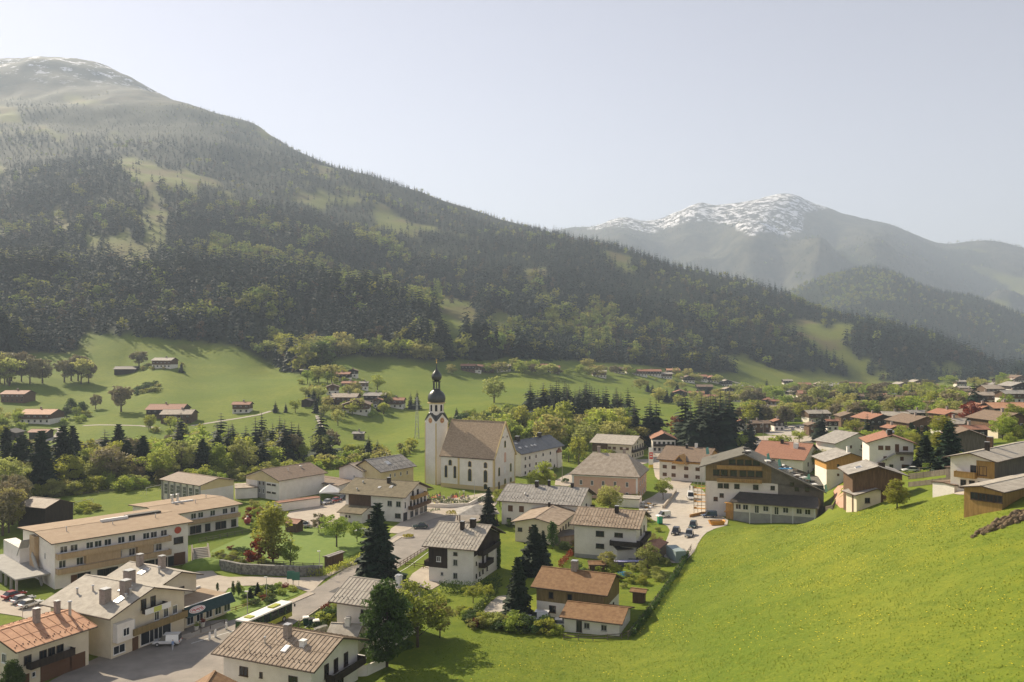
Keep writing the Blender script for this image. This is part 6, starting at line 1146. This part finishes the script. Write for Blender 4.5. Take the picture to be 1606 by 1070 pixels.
Wc, Bk, Gy, Rd, Bl, Sv = (.75,.75,.73), (.02,.02,.025), (.16,.17,.18), (.30,.03,.025), (.03,.06,.12), (.45,.46,.47)
car(262,1012,186,Wc,'van','white delivery van parked in front of the cream hotel','white'); car(659,829,190,(.03,.06,.06),'car','dark green car parked on the square in front of the inn','green')
for x, y, c, n, lab in ((497,793,Gy,'grey','grey car at the left end of the row by the garage wall'),(512,791,Sv,'silver','silver car in the row by the white tent'),(525,788,Rd,'red','red car in the row beside the inn'),(538,784,Bk,'black','black car in the row beside the inn')): car(x, y, 240, c, 'car', lab, n, 'cars in the inn car park')
car(1060,838,250,Bk,'suv','black car left of the pair parked by the meadow','black','cars on the gravel lane'); car(1081,842,252,Gy,'suv','grey car parked closest to the meadow edge','grey','cars on the gravel lane'); car(1087,828,250,(.04,.06,.05),'suv','dark green car parked behind the grey car at the meadow edge','green','cars on the gravel lane')
car(1112,812,185,Bl,'van','dark blue van with a white roof load beside the orange skip','blue'); car(1083,783,262,Wc,'bigvan','white lorry-like van on the lane by the scaffold','white'); car(1040,812,200,Wc,'van','white van on the building yard','white')
car(843,975,170,Wc,'van','white van half hidden behind the hedge by the rust-roofed chalet','white'); car(871,984,172,Wc,'car','white car beside the white van under the chalet wall','white'); car(1428,741,175,Wc,'car','white car parked beside the stair of the orange-tiled house','white'); car(566,838,150,Wc,'car','white car behind the fruit trees beside the inn shed','white'); car(480,826,100,(.6,.6,.55),'car','pale car in the yard behind the lawn','pale')
for i, x in enumerate((22,36,48)): car(x, 938+i*7, 60, [Rd,Sv,Wc][i], 'car', ['red car under the carport of the long block','silver car under the carport of the long block','white car under the carport of the long block'][i], ['red','silver','white'][i])
car(1178,684,190,Rd,'car','red car on the upper road','red'); car(1170,676,185,Wc,'car','white car near the houses by the upper road','white')
for i in range(9): car(1205+i*9, 674-(i % 2)*2, 100, [Wc,Sv,Gy][i % 3], 'car', ['white car in the far car park beside the upper road','silver car in the far car park beside the upper road','grey car in the far car park beside the upper road'][i % 3], ['white','silver','grey'][i % 3], ['white','silver','grey'][i % 3]+' cars in the far car park')
car(100,838,20,(.3,.12,.05),'car','tiny distant tractor-red car beyond the black barn','rustred') if 0 else None
# bus
p0, p1 = at(392, 992), at(458, 962); c = p0.lerp(p1, .15); t = thing('bus', 'yellow and dark green bus with a white roof waiting at the roadside', 'bus', c+Vector((1.2,.8,.12)), math.atan2(p1.y-p0.y, p1.x-p0.x)); BYEL = PM('bus_yellow', (.38,.40,.05), .35); BGR = PM('bus_green', (.05,.10,.03), .3)
Lb = 12.0; o = MB().bb(-6,6,-1.25,1.25,.35,1.15).build('lower_body', BYEL, t); MB().bb(-5.97,5.97,-1.22,1.22,1.152,2.75).build('window', GLASS, t); rb = MB().bb(-6,6,-1.25,1.25,2.752,3.0).build('roof', TRIM, t); MB().bb(1.4,3.6,-.6,.6,3.0,3.2).bb(-4.6,-3.4,-.7,.7,3.0,3.15).build('roof_unit', BYEL, rb)
for x in (-5.9,-3.9,-1.9,.1,2.1,4.1,5.9): MB().bb(x-.08,x+.08,-1.26,1.26,1.153,2.751).build('pillar', BGR, t)
MB().bb(-6.01,-2.5,-1.27,1.27,1.153,2.0).build('side_panel', BGR, t)
for x in (-3.4,3.7):
    for y in (-1.15,1.15): w_ = put('wheel', MB().cyl((0,-.15,0),(0,.15,0),.5,.5,16).mesh('wheel', BLACK), t, (x,y,.5)); put('rim', MB().cyl((0,-.17,0),(0,.17,0),.28,.28,12).mesh('rim', METAL), w_)
for y in (-1.45,1.45): MB().cyl((6.0,y*.85,2.7),(6.5,y,2.5),.04,.04,6).bb(6.4,6.55,y-.12,y+.12,2.0,2.5).build('mirror', BLACK, t)
# skip, container, bins, tents, signs
def small(nm, lab, cat, px, py, rz, parts, dz=.1):
    t = thing(nm, lab, cat, at(px, py)+Vector((0,0,dz)), R(rz))
    for n_, b_, m_ in parts: b_.build(n_, m_, t)
    return t
ORG = PM('skip_orange', (.60,.27,.03), .6); CONT = PM('container_grey', (.25,.31,.31), .6); GRN = PM('toilet_green', (.02,.25,.13), .5)
small('skip', 'orange builders skip beside the dark blue van', 'skip', 1124, 824, 5, [('tub', MB().prism([(-2.2,1.3),(-1.6,.1),(1.6,.1),(2.2,1.3),(2.1,1.3),(1.5,.2),(-1.5,.2),(-2.1,1.3)], 'y', -.95,.95).bb(-1.8,1.8,-.95,-.9,.2,1.25).bb(-1.8,1.8,.9,.95,.2,1.25), ORG), ('rubble', MB().box((0,0,.8),(2.6,1.5,.5),.1), EARTH)])
small('container', 'blue-grey site container at the edge of the meadow', 'container', 1060, 878, 100, [('box', MB().bb(-3,3,-1.2,1.2,.1,2.6), CONT), ('door', MB().bb(-.45,.45,-1.25,-1.205,.15,2.2), PM('container_door', (.12,.3,.28), .6)), ('window', MB().bb(1.2,2.2,-1.24,-1.205,1.2,2.0), GLASS)])
small('toilet_cabin', 'green portable toilet cabin with a white roof on the yard', 'toilet cabin', 1035, 822, 10, [('cabin', MB().bb(-.6,.6,-.6,.6,.1,2.1), GRN), ('roof', MB().prism([(-.65,2.1),(.65,2.1),(.5,2.35),(-.5,2.35)],'y',-.65,.65), TRIM), ('door', MB().bb(-.4,.4,-.65,-.605,.2,2.0), PM('toilet_door', (.05,.35,.2), .5))])
for i, (x, y, lab) in enumerate(((1000,794,'heap of covered building materials right of the villa garage'),(1018,796,'low stack of pale boards on the building yard'),(1010,806,'pile of stone slabs nearest the tan-roofed house'))):
    b_ = MB(); rs_ = random.Random(i)
    for j in range(14): b_.box((rs_.uniform(-2.5,2.5), rs_.uniform(-1.2,1.2), .2+rs_.random()*.8), (rs_.uniform(.5,2.2), rs_.uniform(.4,1.0), rs_.uniform(.1,.5)), rs_.random()*3, rs_.randint(0,2))
    small('material_heap', lab, 'material heap', x, y, i*30, [('boards', b_, [TRIM, WALL['ochre'], WALL['grey']])])
small('tent', 'white pyramid tent in the car park behind the red car', 'tent', 517, 781, 10, [('canopy', MB().add([(-3.2,-3.2,2.3),(3.2,-3.2,2.3),(3.2,3.2,2.3),(-3.2,3.2,2.3),(0,0,4.4),(-3.2,-3.2,2.0),(3.2,-3.2,2.0),(3.2,3.2,2.0),(-3.2,3.2,2.0)], [(0,1,4),(1,2,4),(2,3,4),(3,0,4),(5,6,1,0),(6,7,2,1),(7,8,3,2),(8,5,0,3)]), TRIM)]+[('pole', MB().cyl((sx*3.1,sy*3.1,0),(sx*3.1,sy*3.1,2.3),.05,.05,6), METAL) for sx in (-1,1) for sy in (-1,1)])
small('canopy', 'wide grey square canopy roof on the square beside the dark spruce', 'canopy', 748, 820, 8, [('roof', MB().add([(-6,-5,3.2),(6,-5,3.2),(6,5,3.2),(-6,5,3.2),(0,0,5.2)], [(0,1,4),(1,2,4),(2,3,4),(3,0,4),(3,2,1,0)]), ROOF['grey'])]+[('post', MB().cyl((sx*5.2,sy*4.2,0),(sx*5.2,sy*4.2,3.3),.15,.15,8), WALL['brown']) for sx in (-1,1) for sy in (-1,1)])
small('price_sign', 'tall white and red filling-station sign with yellow foot between the houses', 'sign', 1021, 735, 0, [('panel', MB().bb(-.9,.9,-.15,.15,1.5,8.5), TRIM), ('red_field', MB().bb(-.75,.75,-.19,-.151,3.8,6.6), PM('sign_red2', (.55,.04,.03), .5)), ('yellow_field', MB().bb(-.9,.9,-.2,.2,.3,1.49), PM('sign_yellow', (.7,.5,.03), .5)), ('lettering', MB().bb(-.55,.55,-.22,-.192,6.9,7.5).bb(-.5,.5,-.22,-.192,5.6,6.0).bb(-.5,.5,-.22,-.192,4.6,5.0), TRIM)])
SG = PM('sign_green', (.06,.18,.13), .6)
for x, y, lab in ((456,918,'left green notice board on thin legs at the junction'),(464,920,'right green notice board on thin legs at the junction')):
    small('notice_board', lab, 'sign', x, y, 5, [('board', MB().bb(-.8,.8,-.04,.04,1.2,2.9), SG)]+[('leg', MB().cyl((s*.6,0,-.1),(s*.6,0,1.25),.05,.05,6), METAL) for s in (-1,1)])
def lamp(px, py, hm, lab, dbl=False): 
    small('street_lamp', lab, 'street lamp', px, py, 0, [('pole', MB().cyl((0,0,-.1),(0,0,hm),.09,.05,8), METAL), ('lamp_head', MB().bb(-.5,.15,-.15,.15,hm,hm+.14), TRIM)])
lamp(501,903,5.2,'slim street lamp at the junction below the lawn'); lamp(388,968,4.6,'ornate white lamp post beside the planted island'); lamp(418,940,4.2,'pale flagpole-like post in the planted island'); lamp(744,786,7,'white lamp post in front of the church nave'); lamp(455,882,5,'lamp post in the garden behind the wall'); lamp(1171,692,12,'tall lamp post on the upper road'); lamp(1197,690,8,'shorter lamp post on the upper road right of the tall one'); lamp(882,758,8,'lamp post between the village house and the pink villa'); lamp(728,796,5,'lamp post at the churchyard wall')
for x, y, lab in ((338,1000,'left stone bollard on the restaurant kerb'),(355,988,'right stone bollard on the restaurant kerb'),(329,1004,'white stone bollard at the terrace end')): small('bollard', lab, 'bollard', x, y, 0, [('shaft', MB().lathe([(.2,0),(.2,.9),(.12,1.0),(.2,1.15),(.05,1.35)], (0,0,0), 12), TRIM)])
PLM = PM('planter', (.6,.57,.5), .8)
for i, (x, y) in enumerate(((308,990),(318,984),(262,992),(268,990),(274,988),(244,1000))):
    t = small('planter', ['white planter nearest the restaurant door','white planter beside the restaurant windows','rightmost small planter by the hotel van','middle small planter by the hotel van','small planter under the hotel balcony','planter behind the white van'][i], 'planter', x, y, 0, [('pot', MB().lathe([(.3,0),(.45,.8),(.38,.8)], (0,0,0), 10), PLM)]); rs_ = np.random.RandomState(i); V, Fc = quads(rs_.normal(size=(60,3))*.22+np.array([0,0,1.1]), .14, rs_); me = npmesh('plant', V, Fc, False); me.materials.append([LEAFG, LEAFR][i % 2]); put('plant', me, t)
for x, y, lab, m_ in ((489,983,'dark green waste bin behind the tan ribbed roof','g'),(496,985,'waste bin with a pale lid behind the tan ribbed roof','w'),(480,980,'round pale-topped container near the bus','w')): small('waste_bin', lab, 'waste bin', x, y, 20, [('bin', MB().prism([(-.45,0),(.45,0),(.55,1.2),(-.55,1.2)],'y',-.5,.5), PM('bin_green', (.02,.06,.04), .6)), ('lid', MB().prism([(-.6,1.2),(.6,1.2),(.5,1.4),(-.5,1.4)],'y',-.55,.55), TRIM if m_ == 'w' else BLACK)])
BLU = PM('sheet_blue2', (.03,.26,.50), .4, (.06,.36,.62), 2); LIL = PM('sheet_lilac', (.22,.20,.50), .6, (.55,.55,.7), 3)
mound(979, 903, 1.9, 1.0, .8, 'bright blue sheet draped over a heap in the garden', BLU, 'blue_sheet', 'sheet', 8, .3); small('pool_cover', 'lilac and white covered pool edge beside the garage wing', 'pool cover', 982, 888, 2, [('rim', MB().bb(-4,4,-.8,.8,0,1.0), PM('pool_wall',(.12,.11,.14),.7)), ('cover', MB().bb(-3.9,3.9,-.7,.7,1.0,1.12), LIL)])
small('parasol', 'white half-closed parasol on the restaurant terrace', 'parasol', 340, 966, 0, [('pole', MB().cyl((0,0,0),(0,0,2.6),.04,.04,6), METAL), ('shade', MB().lathe([(.35,1.3),(.5,1.6),(.2,2.5),(.03,2.9)], (0,0,0), 10), TRIM)])
small('parasol', 'flat white garden parasol by the bottom white garden wall', 'parasol', 558, 1056, 0, [('pole', MB().cyl((0,0,0),(0,0,2.3),.04,.04,6), METAL), ('shade', MB().lathe([(1.7,2.15),(1.65,2.25),(.05,2.8)], (0,0,0), 8), TRIM)])
small('sculpture', 'red art object with white knobs in the garden behind the rear wing', 'sculpture', 388, 822, 0, [('body', MB().lathe([(.6,0),(1.0,.6),(.8,1.4),(.2,1.8)], (0,0,0), 12), PM('art_red', (.35,.05,.04), .5)), ('knob', MB().lathe([(.05,1.7),(.3,1.9),(.3,2.1),(.05,2.3)], (0,0,0), 10), TRIM)])
# goal, stairs, pylon, cross
for x, y, lab in ((131,798,'football goal near the black barn'),(242,774,'football goal at the far end of the pitch')): small('football_goal', lab, 'football goal', x, y, 70, [('frame', MB().cyl((-3.6,0,0),(-3.6,0,2.4),.06,.06,6).cyl((3.6,0,0),(3.6,0,2.4),.06,.06,6).cyl((-3.6,0,2.4),(3.6,0,2.4),.06,.06,6).cyl((-3.6,0,2.4),(-3.6,1.8,0),.04,.04,5).cyl((3.6,0,2.4),(3.6,1.8,0),.04,.04,5), TRIM)])
t = small('outdoor_steps', 'concrete steps with pale side walls at the end of the long block', 'steps', 316, 884, -64, [('flank', MB().prism([(-4,-.5),(4,-.5),(4,.3),(-4,3.6)],'y',-1.9,-1.6), PAVE), ('flank', MB().prism([(-4,-.5),(4,-.5),(4,.3),(-4,3.6)],'y',1.6,1.9), PAVE)]+[('step', MB().bb(-4+i*.6,4,-1.59,1.59,-.6,3.0-i*.25) if i == 0 else MB().bb(-4+i*.6-.6,-4+i*.6,-1.59,1.59,-.6,3.0-i*.25), GRAV) for i in range(1, 12)])
def pylon(px, py, hm, lab):
    b = MB(); r0, r1 = hm*.07, hm*.012; n = 9
    def c_(k, z): a = k*math.pi/2+.78; r = r0+(r1-r0)*z/hm; return (r*math.cos(a), r*math.sin(a), z)
    for k in range(4):
        b.cyl(c_(k, 0), c_(k, hm), .11, .06, 5)
        for i in range(n): z0, z1 = hm*i/n, hm*(i+1)/n; b.cyl(c_(k, z0), c_(k+1, z1), .05, .05, 4); b.cyl(c_(k+1, z0), c_(k, z1), .05, .05, 4)
    small('pylon', lab, 'pylon', px, py, 0, [('mast', b, METAL), ('crossarm', MB().cyl((-hm*.09,0,hm*.93),(hm*.09,0,hm*.93),.1,.1,5).cyl((-hm*.12,0,hm*.8),(hm*.12,0,hm*.8),.1,.1,5), METAL)])
pylon(654, 688, 22, 'lattice power pylon on the meadow just left of the church tower')
# people: one continuous skinned figure each
def person(px, py, hd, top, legs, lab, stride=.18, p=None):
    p = p or at(px, py)+Vector((0,0,.12)); J = [(0,0,.95),(0,0,1.2),(0,0,1.42),(0,0,1.52),(0,0.02,1.66),(0,.01,1.76), (.17,0,1.40),(.23,.05,1.15),(.22,.16,.93), (-.17,0,1.40),(-.23,-.03,1.15),(-.23,.06,.92), (.09,0,.90),(.10,stride*.6,.50),(.10,stride,.08),(.10,stride+.13,.03), (-.09,0,.90),(-.10,-stride*.3,.50),(-.10,-stride,.10),(-.10,-stride+.12,.03)]
    E = [(0,1),(1,2),(2,3),(3,4),(4,5),(2,6),(6,7),(7,8),(2,9),(9,10),(10,11),(0,12),(12,13),(13,14),(14,15),(0,16),(16,17),(17,18),(18,19)]; Rr = [.14,.13,.14,.055,.10,.07,.06,.045,.035,.06,.045,.035,.09,.06,.045,.035,.09,.06,.045,.035]
    me = bpy.data.meshes.new('person'); me.from_pydata(J, E, []); bm = bmesh.new(); bm.from_mesh(me); bm.verts.layers.skin.verify(); bm.to_mesh(me); bm.free()
    sv = me.skin_vertices[0].data
    for i, r_ in enumerate(Rr): sv[i].radius = (r_, r_*.8)
    sv[0].use_root = True; m, n, b = nodes('clothing'); tc = n.nodes.new('ShaderNodeTexCoord'); sp = n.nodes.new('ShaderNodeSeparateXYZ'); cr = n.nodes.new('ShaderNodeValToRGB'); mr = n.nodes.new('ShaderNodeMapRange'); mr.inputs[2].default_value = 1.85
    n.links.new(tc.outputs['Object'], sp.inputs[0]); n.links.new(sp.outputs[2], mr.inputs[0]); n.links.new(mr.outputs[0], cr.inputs[0]); cr.color_ramp.interpolation = 'CONSTANT'; e = cr.color_ramp.elements; e[0].color = (*legs, 1); e[1].position = .50; e[1].color = (*top, 1)
    q = e.new(.81); q.color = (.5,.32,.24,1); q = e.new(.91); q.color = (.06,.04,.03,1); n.links.new(cr.outputs[0], b.inputs['Base Color']); me.materials.append(m)
    o = put('person', me, None, p, R(hd)); o.modifiers.new('skin', 'SKIN'); s = o.modifiers.new('sub', 'SUBSURF'); s.levels = s.render_levels = 1; tag(o, lab, 'person')
person(1082,770,10,(.05,.05,.06),(.03,.03,.05),'left of two people in dark clothes walking on the lane by the scaffold'); person(1087,770,-10,(.12,.05,.04),(.03,.03,.04),'right of two people in dark clothes walking on the lane by the scaffold'); person(721,778,90,(.7,.7,.68),(.35,.35,.38),'person in white standing in the churchyard by the nave wall'); person(271,1021,40,(.2,.3,.5),(.5,.5,.55),'person in a blue top beside the white delivery van')
# ---------------------------------------------------------------- forest masses: the nearest trees are things, the rest one mass
def in_view(V, h):
    px, py = pix(V); return (px > -10) & (px < 1616) & (py > 20) & (py-h*F/V[:,1] < 1060)
def finish_forest():
    iv = in_view(VA, HA); size = HA/VA[:,1]*iv
    near = np.zeros(len(VA), bool)
    for k, kind in ((0, 'spruce_mid'), (1, 'leafy_mid'), (2, 'bare_mid')):
        ids = np.where(KA == k)[0]; n = max(0, (300 if k == 0 else 120 if k == 1 else 60)-COUNT.get(k, 0))
        ids = ids[np.argsort(-size[ids])][:n]; near[ids] = True
        for i in ids:
            x, y, z = VA[i]; h = HA[i]
            lab, grp = {0: ('tall dark spruce at the lower edge of the mountain forest', 'spruces along the lower forest edge'),
                   1: ('pale green broadleaf tree growing among the dark spruces of the mountain forest', 'broadleaf trees in the lower forest'),
                   2: ('brown thinly leaved tree growing among the dark spruces of the mountain forest', 'brown trees in the lower forest')}[k]
            pxx = CX+F*x/y; sfx = [', above the left meadow', ', behind the church', ', above the far houses', ', at the far right'][0 if pxx < 420 else 1 if pxx < 830 else 2 if pxx < 1200 else 3]; lab += sfx; grp += sfx
            nm = {0: 'spruce_tree', 1: 'broadleaf_tree', 2: 'bare_tree'}[k]
            place_mesh_tree(kind, i, x, y, z, h, nm, lab, nm.replace('_', ' '), grp)
    global GN; fo = forest('mountain_forest', VA[~near], KA[~near], HA[~near], 1); GN = fo.modifiers[0].node_group
    def fC(V, px, py): return ~(inpoly(px, py, [(1425,416),(1460,430),(1535,446),(1600,480),(1530,466),(1455,440)]))
    V = scatter(TC, .15, .8, 1950, 4000, .0065, 8, fC, 6); K = kindsfor(V, 31, .12); forest('hill_forest', V, K, np.where(K == 0, 24, 16)*RS.uniform(.7, 1.2, len(V)), 2)
    def fB(V, px, py): return (fbm(V[:,0]/520, V[:,1]/520, 5, 8)+.18+RS.normal(0,.05,len(V)) > .04) & (V[:,2] < 1080+RS.normal(0,80,len(V))) & (py > 340)
    V = scatter(TB, -.05, .8, 3200, 7000, .0060, 8, fB, 7); K = kindsfor(V, 41, .05); forest('mountain_woodland', V, K, RS.uniform(14, 26, len(V)), 3)
    print('FOREST', len(VA), near.sum(), len(V))
def meadow_stuff():
    rs = np.random.RandomState(4); pts = []
    EDGE = [(1100,830),(1084,868),(1062,902),(1040,936),(1012,975),(990,1005),(880,1008),(800,1000),(720,995),(650,1040),(610,1070),(560,1120),(500,1200),(2000,1200),(2000,800),(1606,805),(1500,780),(1450,788),(1400,798),(1340,801),(1300,822),(1200,826)]
    def pick(n, d0, d1):
        Y = np.sqrt(rs.uniform(d0*d0, d1*d1, n)); u = rs.uniform(-.2, .68, n); X = u*Y; Z = TA.H(X, Y); V = np.c_[X, Y, Z]; px, py = pix(V); return V[inpoly(px, py, EDGE)], 
    V = pick(150000, 66, 228)[0]; n1 = fbm(V[:,0]/3.5, V[:,1]/3.5, 4, 2); V = V[n1+rs.normal(0,.5,len(V)) > .0]
    instance_stuff('grass', V, [tuft(i) for i in range(4)], rs.uniform(.06, .15, len(V)), 5)
    V = pick(260000, 66, 228)[0]; px, py = pix(V); band = np.exp(-((px-1440)/190.)**2-((py-822+(px-1440)*.12)/30.)**2)*.9+.22*np.exp(-((py-960)/90.)**2)+.05+.25*np.exp(-((px-1100)/160.)**2-((py-1010)/50.)**2)
    n1 = fbm(V[:,0]/9, V[:,1]/9, 5, 12); V = V[rs.rand(len(V)) < band*np.clip(n1*3+.45, 0, 1)*.15]; V[:,2] += .16
    dm = MB().lathe([(.02,0),(.5,.25),(.0,.4)], (0,0,0), 6).mesh('dandelion', DANM); instance_stuff('dandelions', V, [dm], rs.uniform(.10, .2, len(V)), 6); print('TUFTS', len(V))
# ---------------------------------------------------------------- the valley's hazy air
hz = MB().box((0, 4100, 700), (15000, 10600, 1560)); m = bpy.data.materials.new('haze'); m.use_nodes = True; n = m.node_tree
for q in list(n.nodes):
    if q.type == 'BSDF_PRINCIPLED': n.nodes.remove(q)
pv = n.nodes.new('ShaderNodeVolumePrincipled'); pv.inputs['Density'].default_value = 1.4e-4; pv.inputs['Color'].default_value = (.68,.82,1,1); pv.inputs['Anisotropy'].default_value = .16
n.links.new(pv.outputs[0], n.nodes['Material Output'].inputs['Volume'])
o = hz.build('haze', m); tag(o, kind='stuff')
finish_forest(); meadow_stuff()
